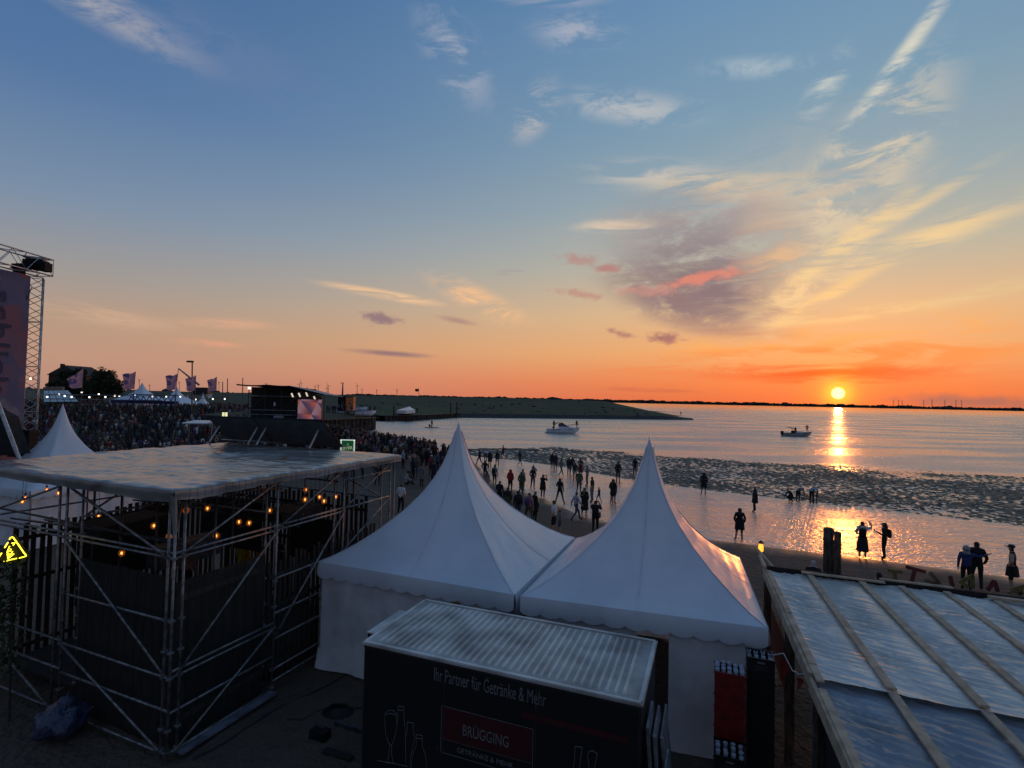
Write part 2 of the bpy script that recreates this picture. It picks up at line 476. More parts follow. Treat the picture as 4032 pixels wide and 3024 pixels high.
at = me.attributes.new('inland', 'FLOAT', 'POINT'); at.data.foreach_set('value', GS.ravel().astype(np.float32))

def nodes_mat(name):
    m = bpy.data.materials.new(name); m.use_nodes = True
    t = m.node_tree; t.nodes.clear()
    o = t.nodes.new('ShaderNodeOutputMaterial'); p = t.nodes.new('ShaderNodeBsdfPrincipled')
    t.links.new(p.outputs[0], o.inputs[0])
    def nn(ty, **k):
        n = t.nodes.new(ty)
        for a, b in k.items(): setattr(n, a, b)
        return n
    def tex(kind, scale, detail=4, stretch=(1, 1, 1), rot=0, rough=.5, dist=0):
        tcn = nn('ShaderNodeTexCoord'); mp = nn('ShaderNodeMapping'); mp.inputs['Scale'].default_value = stretch; mp.inputs['Rotation'].default_value = (0, 0, R(rot))
        t.links.new(tcn.outputs['Object'], mp.inputs[0])
        n = nn('ShaderNodeTexNoise'); n.inputs['Scale'].default_value = scale; n.inputs['Detail'].default_value = detail; n.inputs['Roughness'].default_value = rough; n.inputs['Distortion'].default_value = dist
        t.links.new(mp.outputs[0], n.inputs['Vector']); return n.outputs[0]
    def mth(op, a, b, c=None):
        n = nn('ShaderNodeMath', operation=op)
        for i, x in enumerate((a, b, c)):
            if x is None: continue
            if isinstance(x, bpy.types.NodeSocket): t.links.new(x, n.inputs[i])
            else: n.inputs[i].default_value = x
        return n.outputs[0]
    def mixc(f, a, b):
        n = nn('ShaderNodeMix', data_type='RGBA')
        for s, x in ((n.inputs[0], f), (n.inputs[6], a), (n.inputs[7], b)):
            if isinstance(x, bpy.types.NodeSocket): t.links.new(x, s)
            else: s.default_value = (*x, 1) if isinstance(x, tuple) else x
        return n.outputs[2]
    def rng(x, a, b, c=0., d=1.):
        n = nn('ShaderNodeMapRange', interpolation_type='SMOOTHSTEP')
        t.links.new(x, n.inputs[0])
        for i, q in enumerate((a, b, c, d)): n.inputs[i + 1].default_value = q
        return n.outputs[0]
    def bump(h, s, dist, nrm=None):
        n = nn('ShaderNodeBump'); t.links.new(h, n.inputs['Height'])
        if isinstance(s, bpy.types.NodeSocket): t.links.new(s, n.inputs['Strength'])
        else: n.inputs['Strength'].default_value = s
        n.inputs['Distance'].default_value = dist
        if nrm is not None: t.links.new(nrm, n.inputs['Normal'])
        return n.outputs[0]
    def link(a, key):
        if isinstance(a, bpy.types.NodeSocket): t.links.new(a, p.inputs[key])
        else: p.inputs[key].default_value = (*a, 1) if isinstance(a, tuple) else a
    return m, t, nn, tex, mth, mixc, rng, bump, link

m, t, nn, tex, mth, mixc, rng, bump, link = nodes_mat('sand and turf')
atn = nn('ShaderNodeAttribute', attribute_name='inland')
wob = mth('MULTIPLY_ADD', tex('n', .35, 4), 3.0, -1.5)
dist = mth('ADD', atn.outputs['Fac'], wob)
dry = rng(dist, -.6, 1.6)
sand = mixc(tex('n', 1.3, 6), (.105, .078, .055), (.06, .045, .033))
wetc = mixc(tex('n', .5, 4), (.075, .06, .048), (.05, .042, .036))
base = mixc(dry, wetc, sand)
turf = mixc(tex('n', .4, 5), (.04, .055, .02), (.07, .06, .035))
pos = nn('ShaderNodeNewGeometry'); sp_ = nn('ShaderNodeSeparateXYZ'); t.links.new(pos.outputs['Position'], sp_.inputs[0])
inl = mth('MULTIPLY', rng(mth('ADD', sp_.outputs[0], wob), -34., -44.), rng(sp_.outputs[1], 62., 90.))
link(mixc(inl, base, turf), 'Base Color')
link(rng(dist, -.6, 2.2, .20, .92), 'Roughness')
wetr = bump(mth('ADD', tex('n', 1.1, 3, (1, 2.2, 1), 25), mth('MULTIPLY', tex('n', 5.5, 3, (1, 1.6, 1), 25), .45)), .28, .05)
dryb = bump(mth('ADD', tex('n', 3.2, 5), mth('MULTIPLY', tex('n', 9., 3), .5)), rng(dist, .2, 2.5, 0., .9), .16, wetr)
link(dryb, 'Normal')
gr = place(me, 'ground', m); tag(gr, 'brown trampled beach sand running down to the wet flats', kind='structure')

m, t, nn, tex, mth, mixc, rng, bump, link = nodes_mat('sea water')
link((.035, .042, .045), 'Base Color'); link(1.40, 'IOR'); link(.8, 'Specular IOR Level')
pos = nn('ShaderNodeNewGeometry'); sp_ = nn('ShaderNodeSeparateXYZ'); t.links.new(pos.outputs['Position'], sp_.inputs[0])
w1 = tex('n', .55, 4, (1, 1.9, 1), 25, .6)
w2 = tex('n', 3.4, 3, (1, 1.7, 1), 10, .55)
w3 = tex('n', .05, 3, (.6, 2.0, 1), 15, .5)
calm = rng(w3, .38, .62, .45, 1.0)
link(mth('MULTIPLY', rng(w3, .36, .62, .20, .36), rng(sp_.outputs[1], 250., 900., 1.0, .45)), 'Roughness')
gl = nn('ShaderNodeBsdfGlossy'); gl.inputs[0].default_value = (.92, .88, .80, 1)
t.links.new([n for n in t.nodes if n.type == 'BSDF_PRINCIPLED'][0].inputs['Roughness'].links[0].from_socket, gl.inputs['Roughness'])
msx = nn('ShaderNodeMixShader'); msx.inputs[0].default_value = .62
t.links.new([n for n in t.nodes if n.type == 'BSDF_PRINCIPLED'][0].outputs[0], msx.inputs[1]); t.links.new(gl.outputs[0], msx.inputs[2]); t.links.new(msx.outputs[0], [n for n in t.nodes if n.type == 'OUTPUT_MATERIAL'][0].inputs[0])
farcalm = rng(sp_.outputs[1], 250., 1400., 1.0, .22)
h = mth('ADD', mth('MULTIPLY', w1, 1.0), mth('MULTIPLY', w2, .42))
nearc = rng(sp_.outputs[1], 30., 62., 1.25, 1.0)
bn_ = bump(h, mth('MULTIPLY', mth('MULTIPLY', calm, farcalm), nearc), .62)
link(bn_, 'Normal'); t.links.new(bn_, gl.inputs['Normal'])
w = MB()
w.face([(-12000, -150, WATER_Z), (12000, -150, WATER_Z), (12000, 14000, WATER_Z), (-12000, 14000, WATER_Z)])
sea = w.build('sea', m); tag(sea, 'grey lilac sea with small ripples and an orange sun path', kind='structure')

# mud band with shell lumps standing in shallow water
LO = [(70, -2), (45, 19), (30.2, 30.7), (18.7, 38.8), (11.9, 44.2), (3.3, 56.4), (-4.0, 62.5), (-9, 70)]
UP = [(120, 20), (80, 42), (57.7, 58.7), (38, 68), (20.1, 75.2), (9, 84), (-1, 76), (-9.5, 72)]
def poly_at(poly, s):
    L = [0]
    for a, b in zip(poly[:-1], poly[1:]): L.append(L[-1] + math.hypot(b[0] - a[0], b[1] - a[1]))
    x = s * L[-1]
    for i in range(len(poly) - 1):
        if x <= L[i + 1] + 1e-9:
            k = (x - L[i]) / (L[i + 1] - L[i]); a, b = poly[i], poly[i + 1]
            return a[0] + (b[0] - a[0]) * k, a[1] + (b[1] - a[1]) * k
    return poly[-1]
NU, NV = 900, 210
vs = []
for j in range(NV + 1):
    q = j / NV
    for i in range(NU + 1):
        s = 1 - (1 - i / NU) ** .62
        a, b = poly_at(LO, s), poly_at(UP, s)
        x, y = a[0] + (b[0] - a[0]) * q, a[1] + (b[1] - a[1]) * q
        wx = noise.noise(V((x * .25, y * .25, 7)))
        big = noise.noise(V((x * .16, y * .24, 1))) + .5 * noise.noise(V((x * .5, y * .7, 2)))
        n1 = noise.noise(V((x * 2.2 + wx, y * 2.3, 5)))
        n2 = noise.noise(V((x * 5.0, y * 5.0, 9)))
        edge = min(1, q / .05) * min(1, (1 - q) / (.35 + .25 * wx))
        lo_edge = 1.0 if q > .02 else 0
        hgt = -.004 + .03 * big + .075 * n1 + .085 * n2
        hgt = hgt * 1.0 if hgt < 0 else hgt * 1.2
        vs.append((x, y, WATER_Z + (hgt + .012) * max(edge, 0) - .05 * (1 - max(edge, 0))))
me = bpy.data.meshes.new('mudflat')
me.from_pydata(vs, [], [(j * (NU + 1) + i, j * (NU + 1) + i + 1, (j + 1) * (NU + 1) + i + 1, (j + 1) * (NU + 1) + i) for j in range(NV) for i in range(NU)])
me.polygons.foreach_set('use_smooth', [True] * len(me.polygons))
M_MUD = mat('wet shell mud', (.026, .021, .016), .5, .4, 3.0, .8, 14, bdist=.03, spec=.3)
tag(place(me, 'mudflat', M_MUD), 'dark lumpy band of shell mud standing in shallow water', kind='structure')

# ------------------------------------------------------------------ far land: spit, dike, distant shore
def terrain_strip(name, rows, mt, label, seed=0, amp=.25):
    """rows: list of polylines (same length) of (x, y, z) from the water side to the back"""
    mb = MB(); nr = len(rows); ncol = len(rows[0])
    SUB = 6
    def pt(i, j):
        fi = min(i / SUB, ncol - 1 - 1e-6); k = int(fi); fr = fi - k
        a, b = V(rows[j][k]), V(rows[j][k + 1])
        p = a.lerp(b, fr)
        p.z += amp * noise.noise(p * .05 + V((seed, 0, 0))) * (0 if j == 0 else 1)
        return p
    nu = (ncol - 1) * SUB
    mb.grid(lambda s, q: pt(round(s * nu), round(q * (nr - 1))), nu, nr - 1)
    o = mb.build(name, mt, smooth=False)
    return tag(o, label, kind='structure')
xs_ = [-120, -60, -20, 0, 20, 38, 52, 64, 72, 75.5]
foot = [(x, (186 + .30 * (x + 20) if x > -20 else 186), -.7) for x in xs_]
stone = [(x, y + 3.0, .9 if x < 70 else .2) for x, y, _ in foot]
hh = [5.2, 5.2, 5.3, 5.4, 5.5, 5.2, 4.0, 2.7, 1.5, .3]
crest = [(x - 4, y + 34 - max(0, (x - 20)) * .45, h) for (x, y, _), h in zip(foot, hh)]
crest2 = [(x - 6, y + 42 - max(0, (x - 20)) * .5, h) for (x, y, _), h in zip(foot, hh)]
back = [(x - 6, y + 60 - max(0, (x - 20)) * .75, -.7) for x, y, _ in foot]
terrain_strip('embankment_foot', [foot, stone], M_STONE, 'dark stone revetment along the foot of the grassy spit', 1)
terrain_strip('spit', [stone, crest, crest2, back], M_GRASS, 'low grassy spit reaching out into the sea', 2)
# main dike far behind
dx = [-1500, -900, -500, -300, -180, -100, -40, 20, 70, 95]
dy0 = [420, 420, 420, 415, 405, 400, 395, 390, 385, 380]
k_ = [1, 1, 1, 1, 1, 1, 1, 1, .9, .2]
r0 = [(x, y - 95, 1.2) for x, y in zip(dx, dy0)]
r1 = [(x, y - 45, 2.6 * k) for x, y, k in zip(dx, dy0, k_)]
r2 = [(x, y - 18, 3.4 * k) for x, y, k in zip(dx, dy0, k_)]
r3 = [(x, y, 7.2 * k) for x, y, k in zip(dx, dy0, k_)]
r4 = [(x, y + 5, 7.2 * k) for x, y, k in zip(dx, dy0, k_)]
r5 = [(x, y + 40, 0) for x, y in zip(dx, dy0)]
M_DIKE = mat('dike grass', (.075, .078, .030), 1, .3, .05, .5, .8, col2=(.085, .078, .04), bdist=.3)
terrain_strip('dike', [r0, r1, r2, r3, r4, r5], M_DIKE, 'long grassed sea dike closing off the festival site', 3, .3)
lf = MB(); lf.face([(-9000, 400, -.2), (100, 400, -.2), (500, 6000, -.2), (-9000, 6000, -.2)])
tag(lf.build('field', M_DIKE), 'flat farmland behind the sea dike', kind='structure')
# a paler track along the berm and scrub on the slopes
rq = random.Random(31); sc_ = MB()
for k in range(300):
    x = rq.uniform(-380, 60) if k < 220 else rq.uniform(-100, 60)
    if k < 220:
        yb = np.interp(x, dx, dy0) - rq.choice([4, 8, 14, 30, 45, 70]); z = np.interp(np.interp(x, dx, dy0) - yb, [0, 18, 45, 95], [7.0, 3.4, 2.6, 1.2])
    else:
        f0 = 186 + .30 * (x + 20) if x > -20 else 186; fr_ = rq.uniform(.0, .9); yb = f0 + 3 + fr_ * (31 - max(0, x - 20) * .45); z = .9 + fr_ * (np.interp(x, xs_, hh) - .9)
    r_ = rq.uniform(.15, .42); sc_.ball((x, yb, z), r_, 6, 4, (rq.uniform(1, 2.6), 1, rq.uniform(.4, .9)), .4)
tag(sc_.build('scrub', M_FARTREE), 'low dark scrub dotted over dike and spit', 'scrub', kind='stuff')
# far shore, several kilometres off: low land with a bumpy line of trees
def treeline(name, pts, seed, label, hmin, hmax, wid, dens):
    rnd = random.Random(seed); mb = MB()
    for (x0, y0, z0), (x1, y1, z1) in zip(pts[:-1], pts[1:]):
        L = math.hypot(x1 - x0, y1 - y0); n = int(L / dens)
        for i in range(n):
            f = (i + rnd.random()) / n
            big = .5 + .5 * noise.noise(V((x0 + (x1 - x0) * f, y0, seed)) * (2.2 / wid))
            h = hmin + (hmax - hmin) * max(0, big) ** 1.5 * rnd.uniform(.55, 1)
            c = V((x0 + (x1 - x0) * f, y0 + (y1 - y0) * f + rnd.uniform(-wid, wid) * .3, z0 + (z1 - z0) * f + h * .35))
            mb.ball(c, 1.0, 6, 4, (rnd.uniform(.5, 1.2) * h, rnd.uniform(.4, .8) * h, h * .65), .35)
    o = mb.build(name, M_FARTREE, smooth=False)
    return tag(o, label, 'treeline', kind='stuff')
treeline('treeline', [(-1500, 440, 2), (-500, 440, 3), (-180, 432, 3), (-40, 424, 3), (60, 418, 2)], 11, 'dark line of bushes and trees along the crest of the dike', 2.2, 9.0, 22, 3.2)
fs = MB()
def shore(s, q):
    x = -900 + 8500 * s; y = 2900 + 700 * s - 500 * s * s
    return V((x, y + 500 * q, -.6 + (6.5 if q > .1 else 0) + 2 * noise.noise(V((x * .004, q, 0)))))
fs.grid(shore, 90, 3)
tag(fs.build('far_shore', M_FARTREE), 'low dark far shore of the bay under the sunset', kind='structure')
treeline('treeline', [(-900 + 8500 * s, 2905 + 700 * s - 500 * s * s + 15, 3) for s in np.linspace(0, 1, 20)], 5, 'faint hazy line of trees on the far shore', 10, 24, 70, 6)

# ------------------------------------------------------------------ people: posed continuous bodies
SKEL = dict(pel=(0, 0, .96), spi=(0, -.01, 1.17), che=(0, 0, 1.36), nec=(0, .01, 1.50), hea=(0, .03, 1.62), top=(0, .02, 1.715),
            shL=(-.175, 0, 1.42), elL=(-.235, -.02, 1.14), wrL=(-.245, .04, .90), haL=(-.24, .06, .82),
            hiL=(-.095, 0, .90), knL=(-.105, .03, .50), anL=(-.115, -.02, .09), toL=(-.13, .13, .045))
for k in list(SKEL):
    if k.endswith('L'):
        x, y, z = SKEL[k]; SKEL[k[:-1] + 'R'] = (-x, y, z)
RAD = dict(pel=.155, spi=.135, che=.165, nec=.058, hea=.098, top=.072, sh=.078, el=.056, wr=.038, ha=.042, hi=.105, kn=.068, an=.05, to=.045)
EDG = [('pel', 'spi', 2), ('spi', 'che', 2), ('che', 'nec', 2), ('nec', 'hea', 0), ('hea', 'top', 1)]
for s_ in 'LR':
    EDG += [('che', 'sh' + s_, 2), ('sh' + s_, 'el' + s_, 3), ('el' + s_, 'wr' + s_, 4), ('wr' + s_, 'ha' + s_, 0),
            ('pel', 'hi' + s_, 5), ('hi' + s_, 'kn' + s_, 5), ('kn' + s_, 'an' + s_, 6), ('an' + s_, 'to' + s_, 7)]
POSES = {
 'stand': {},
 'relaxed': dict(elL=(-.27, -.03, 1.14), wrL=(-.20, .05, .96), haL=(-.15, .10, .93), elR=(.27, -.04, 1.14), wrR=(.21, .04, .96), haR=(.16, .09, .93), knL=(-.14, .05, .5), anL=(-.19, .03, .09), toL=(-.24, .16, .045)),
 'phone': dict(elL=(-.27, .16, 1.27), wrL=(-.13, .30, 1.50), haL=(-.08, .34, 1.56), elR=(.27, .16, 1.27), wrR=(.13, .30, 1.50), haR=(.08, .34, 1.56)),
 'reach': dict(elR=(.42, .05, 1.36), wrR=(.62, .14, 1.46), haR=(.70, .16, 1.49)),
 'photo_up': dict(elR=(.36, .05, 1.62), wrR=(.22, .12, 1.84), haR=(.16, .14, 1.90), elL=(-.30, .08, 1.62), wrL=(-.16, .14, 1.84), haL=(-.10, .16, 1.90)),
 'snap': dict(elR=(.36, .08, 1.44), wrR=(.30, .22, 1.66), haR=(.24, .26, 1.71), elL=(-.25, .05, 1.15), wrL=(-.20, .22, 1.05), haL=(-.16, .28, 1.06)),
 'cup': dict(elL=(-.24, .06, 1.15), wrL=(-.20, .28, 1.27), haL=(-.19, .35, 1.32)),
 'walk': dict(knL=(-.10, .22, .54), anL=(-.10, .30, .11), toL=(-.11, .45, .06), knR=(.10, -.06, .50), anR=(.10, -.36, .16), toR=(.11, -.28, .05),
              elL=(-.24, -.14, 1.16), wrL=(-.25, -.20, .93), haL=(-.25, -.20, .85), elR=(.24, .08, 1.15), wrR=(.23, .24, .98), haR=(.22, .31, .93)),
 'wide': dict(knL=(-.20, .03, .50), anL=(-.32, 0, .09), toL=(-.36, .14, .045), knR=(.20, .0, .50), anR=(.32, -.03, .09), toR=(.36, .11, .045), elL=(-.30, .05, 1.16), wrL=(-.18, .20, 1.1), haL=(-.11, .24, 1.1)),
 'hips': dict(elL=(-.38, -.04, 1.18), wrL=(-.22, .04, 1.02), haL=(-.16, .06, 1.0), elR=(.38, -.04, 1.18), wrR=(.22, .04, 1.02), haR=(.16, .06, 1.0), knR=(.14, .06, .5), anR=(.18, .02, .09), toR=(.24, .15, .045)),
 'bend': dict(spi=(0, .12, 1.10), che=(0, .36, 1.16), nec=(0, .48, 1.14), hea=(0, .58, 1.12), top=(0, .66, 1.10), shL=(-.17, .38, 1.12), shR=(.17, .38, 1.12),
              elL=(-.2, .46, .86), wrL=(-.18, .52, .62), haL=(-.18, .54, .54), elR=(.2, .46, .86), wrR=(.18, .5, .62), haR=(.18, .54, .54)),
 'sit': dict(pel=(0, 0, .14), spi=(0, -.02, .35), che=(0, .03, .55), nec=(0, .06, .69), hea=(0, .10, .81), top=(0, .10, .905), shL=(-.175, .03, .61), shR=(.175, .03, .61),
             elL=(-.26, .14, .40), wrL=(-.14, .34, .42), haL=(-.08, .40, .42), elR=(.26, .14, .40), wrR=(.14, .34, .42), haR=(.08, .40, .42),
             hiL=(-.11, .06, .14), hiR=(.11, .06, .14), knL=(-.16, .42, .40), knR=(.16, .42, .40), anL=(-.15, .62, .08), anR=(.15, .62, .08), toL=(-.16, .78, .05), toR=(.16, .78, .05)),
 'crouch': dict(pel=(0, -.05, .36), spi=(0, .05, .56), che=(0, .2, .72), nec=(0, .28, .84), hea=(0, .34, .95), top=(0, .36, 1.04), shL=(-.17, .2, .77), shR=(.17, .2, .77),
                elL=(-.24, .34, .56), wrL=(-.14, .48, .40), haL=(-.1, .52, .32), elR=(.24, .34, .56), wrR=(.14, .48, .40), haR=(.1, .52, .32),
                hiL=(-.1, 0, .34), hiR=(.1, 0, .34), knL=(-.2, .34, .46), knR=(.2, .34, .46), anL=(-.16, .04, .1), anR=(.16, .04, .1), toL=(-.18, .18, .05), toR=(.18, .18, .05)),
}
PM = {}
DG = bpy.context.evaluated_depsgraph_get
def pose_mesh(name, fat=1.0):
    key = (name, fat)
    if key in PM: return PM[key]
    J = dict(SKEL); J.update(POSES[name])
    J = {k: V(v) for k, v in J.items()}
    keys = list(J); idx = {k: i for i, k in enumerate(keys)}
    me = bpy.data.meshes.new('tmp')
    me.from_pydata([tuple(J[k]) for k in keys], [(idx[a], idx[b]) for a, b, _ in EDG], [])
    ob = bpy.data.objects.new('tmp', me); COL.objects.link(ob)
    ob.modifiers.new('s', 'SKIN'); ss = ob.modifiers.new('d', 'SUBSURF'); ss.levels = 1; ss.render_levels = 1
    lay = me.skin_vertices[0].data
    for k in keys:
        r = RAD.get(k, RAD.get(k[:-1], .05))
        if k in ('pel', 'spi', 'che', 'shL', 'shR', 'elL', 'elR', 'hiL', 'hiR'): r *= fat
        lay[idx[k]].radius = (r, r * (.80 if k in ('pel', 'spi', 'che') else 1))
        lay[idx[k]].use_root = (k == 'pel')
    dg = DG(); ev = ob.evaluated_get(dg)
    out = bpy.data.meshes.new_from_object(ev)
    bpy.data.objects.remove(ob); bpy.data.meshes.remove(me)
    segs = [(J[a], J[b], r) for a, b, r in EDG]
    hd = J['hea']; up = (J['top'] - J['nec']).normalized()
    fwd = V((0, 1, 0)) - up * up.y; fwd.normalize()
    mi = []
    for p in out.polygons:
        c = p.center; best = (9, 0)
        for a, b, r in segs:
            d = b - a; t_ = max(0, min(1, (c - a).dot(d) / d.length_squared)); q = (c - a - d * t_).length
            if q < best[0]: best = (q, r)
        r = best[1]
        rel = c - hd
        if r in (0, 1) and rel.length < .17 and rel.dot(up) > -.10:
            r = 0 if (rel.dot(fwd) > .015 and rel.dot(up) < .055) else 1
        mi.append(r)
    mb = MB()
    # hands: five unequal bent fingers on each palm; nose and ears
    for s_ in 'LR':
        w_, h_ = J['wr' + s_], J['ha' + s_]
        d = (h_ - w_).normalized(); side = d.cross(V((0, 0, 1)));
        if side.length < .2: side = V((0, 1, 0))
        side.normalize(); nn_ = side.cross(d)
        tip = h_ + d * .02
        for q, L in ((-1.5, .055), (-.5, .07), (.5, .075), (1.5, .065)):
            b0 = tip + side * q * .017; b1 = b0 + d * L * .55; b2 = b1 + (d + nn_ * .6).normalized() * L * .5
            mb.tube(b0, b1, .009, 4, .008); mb.tube(b1, b2, .008, 4, .006)
        b0 = w_.lerp(h_, .45) + side * .03; b1 = b0 + (d + side).normalized() * .04; mb.tube(b0, b1, .011, 4, .009); mb.tube(b1, b1 + d * .03, .009, 4, .007)
    nb = hd + fwd * .085 - up * .02
    lat = up.cross(fwd)
    mb._add([nb + lat * .015, nb - lat * .015, nb + up * .05, nb + fwd * .028 - up * .005], [(0, 1, 3), (0, 3, 2), (1, 2, 3)])
    for s_ in (-1, 1): mb.ball(hd + lat * s_ * .095 - up * .005, .022, 5, 3, (.5, 1, 1.3))
    vs = [tuple(v.co) for v in out.vertices] + [tuple(v) for v in mb.v]
    n0 = len(out.vertices)
    fs = [tuple(p.vertices) for p in out.polygons] + [tuple(n0 + i for i in f) for f in mb.f]
    bpy.data.meshes.remove(out)
    me = bpy.data.meshes.new('person_' + name)
    me.from_pydata(vs, [], fs)
    me.polygons.foreach_set('material_index', mi + [0] * len(mb.f))
    me.polygons.foreach_set('use_smooth', [True] * len(fs))
    for _ in range(8): me.materials.append(None)
    me.update()
    PM[key] = me
    return me

PAL = dict(black=(.010, .010, .011), charcoal=(.022, .022, .025), navy=(.014, .018, .035), blue=(.02, .04, .14), denim=(.05, .07, .12), white=(.62, .62, .62),
           cream=(.45, .40, .32), grey=(.14, .14, .145), lightgrey=(.30, .30, .30), red=(.32, .02, .02), darkred=(.14, .015, .015), olive=(.07, .075, .045), beige=(.28, .22, .16),
           brown=(.09, .055, .035), pink=(.36, .20, .19), purple=(.08, .04, .16), lilac=(.42, .38, .52), lightblue=(.25, .36, .46), green=(.04, .30, .10), teal=(.03, .10, .11),
           yellow=(.50, .30, .02), orange=(.40, .12, .02), rust=(.20, .07, .03))
def cloth(c): return mat('cloth ' + c, PAL[c], .88, .22, 12)
SKIN = [mat('skin %d' % i, c, .6, .08, 20) for i, c in enumerate([(.42, .25, .17), (.34, .19, .12), (.48, .30, .22)])]
HAIR = [mat('hair %d' % i, c, .65, .3, 30) for i, c in enumerate([(.018, .012, .009), (.05, .028, .015), (.16, .09, .04), (.42, .40, .37)])]
M_PHONE = mat('phone glass', (.01, .01, .012), .2, .1)
EXM = {}
def extra_mesh(kind):
    if kind in EXM: return EXM[kind]
    mb = MB()
    if kind in ('skirt', 'dress'):
        prof = [(.17, 1.03), (.20, .9), (.23, .62), (.25, .32)] if kind == 'skirt' else [(.17, 1.0), (.20, .9), (.23, .62)]
        def fn(s, q):
            i = q * (len(prof) - 1); k = min(int(i), len(prof) - 2); f = i - k
            r = prof[k][0] * (1 - f) + prof[k + 1][0] * f; z = prof[k][1] * (1 - f) + prof[k + 1][1] * f
            a = 2 * math.pi * s; r *= 1 + .07 * q * math.sin(7 * a)
            return V((r * math.cos(a), r * .82 * math.sin(a), z))
        mb.grid(fn, 28, 6, True)
    elif kind == 'coat':
        def fn(s, q):
            a = 2 * math.pi * s; r = .185 + .045 * q + .008 * math.sin(5 * a) * q
            return V((r * 1.08 * math.cos(a), r * .86 * math.sin(a), 1.18 - .58 * q))
        mb.grid(fn, 20, 5, True)
    elif kind == 'hood':
        mb.ball((0, -.005, 1.62), .135, 10, 7, (.92, 1, 1.1))
        mb.tube((0, -.02, 1.42), (0, -.01, 1.55), .14, 9, .10)
    elif kind == 'backpack':
        def fn(s, q):
            a = 2 * math.pi * s; z = 1.0 + .44 * q
            e = (1 - abs(2 * q - 1) ** 4) ** .5 if 0 < q < 1 else 0.05
            return V((.15 * math.copysign(abs(math.cos(a)) ** .6, math.cos(a)) * e, -.20 + .09 * math.copysign(abs(math.sin(a)) ** .6, math.sin(a)) * e, z))
        mb.grid(fn, 14, 8, True)
        for s in (-1, 1): mb.path([(s * .10, -.15, 1.40), (s * .11, -.02, 1.51), (s * .11, .10, 1.40), (s * .13, .02, 1.12)], .018, 4)
    elif kind == 'cap':
        mb.lathe([(.112, 1.655), (.105, 1.70), (.07, 1.745), (.01, 1.755)], (0, .015, 0), 10)
        mb.prism([(-.07, .10, 1.665), (.07, .10, 1.665), (.05, .20, 1.655), (-.05, .20, 1.655)], (0, 0, .012))
    elif kind == 'hat':
        mb.lathe([(.19, 1.655), (.185, 1.668), (.11, 1.675), (.10, 1.76), (.02, 1.775)], (0, .015, 0), 12)
    elif kind == 'long_hair':
        mb.ball((0, -.02, 1.60), .115, 9, 6, (.95, .95, 1.05)); mb.tube((0, -.055, 1.58), (0, -.10, 1.26), .095, 8, .06)
    elif kind == 'bag':
        mb.cube((.21, -.02, .98), .10, .26, .26); mb.path([(.2, -.02, 1.1), (.12, -.04, 1.40), (-.12, -.02, 1.46), (-.16, .06, 1.34), (.16, .1, 1.05)], .014, 4)
    elif kind == 'phone':
        mb.cube((0, .40, 1.60), .15, .012, .075)
    elif kind == 'phone_up':
        mb.cube((.02, .17, 1.95), .15, .012, .075)
    elif kind == 'cup':
        mb.lathe([(.028, 1.30), (.04, 1.42)], (-.19, .39, 0), 8)
    me = mb.mesh(kind)
    me.polygons.foreach_set('use_smooth', [kind not in ('phone', 'phone_up', 'bag')] * len(me.polygons))
    me.materials.append(None); me.update()
    EXM[kind] = me
    return me
NPEOPLE = [0]
def person(loc, face, pose='stand', top='black', legs='charcoal', label='', h=1.74, sleeves='long', shorts=False, shoes='black', hair=0, skin=0, extras=(), group=None, fat=1.0):
    me = pose_mesh(pose, fat)
    o = bpy.data.objects.new('person', me); COL.objects.link(o)
    o.location = loc; o.rotation_euler = (0, 0, R(face)); s = h / 1.78; o.scale = (s, s, s)
    sk = SKIN[skin]; tp = cloth(top); lg = cloth(legs)
    bare = sleeves == 'none'
    ms = [sk, HAIR[hair], tp, sk if bare else tp, tp if sleeves == 'long' else sk, lg, sk if shorts else lg, sk if shoes == 'bare' else cloth(shoes)]
    for sl, mm in zip(o.material_slots, ms):
        sl.link = 'OBJECT'; sl.material = mm
    tag(o, label, 'person', group or 'people on the beach')
    for kind, c in extras:
        e = bpy.data.objects.new({'phone_up': 'phone'}.get(kind, kind), extra_mesh(kind)); COL.objects.link(e)
        e.parent = o
        e.material_slots[0].link = 'OBJECT'
        e.material_slots[0].material = M_PHONE if kind.startswith('phone') else HAIR[c] if kind == 'long_hair' else cloth(c)
    NPEOPLE[0] += 1
    return o
def pg(u, v):                                       # a spot on the beach or the flats
    z = 0.0
    for _ in range(4):
        p = P(u, v, z); z = gz(p.x, p.y)
    return V((p.x, p.y, z))
SUNF = -32          # facing the sunset
def zp(x, y): return 1500 + .4521 * x, 1600 + .4521 * y          # close-up of the middle of the beach
def zr(x, y): return 2400 + .7378 * x, 1700 + .7378 * y          # close-up of the flats
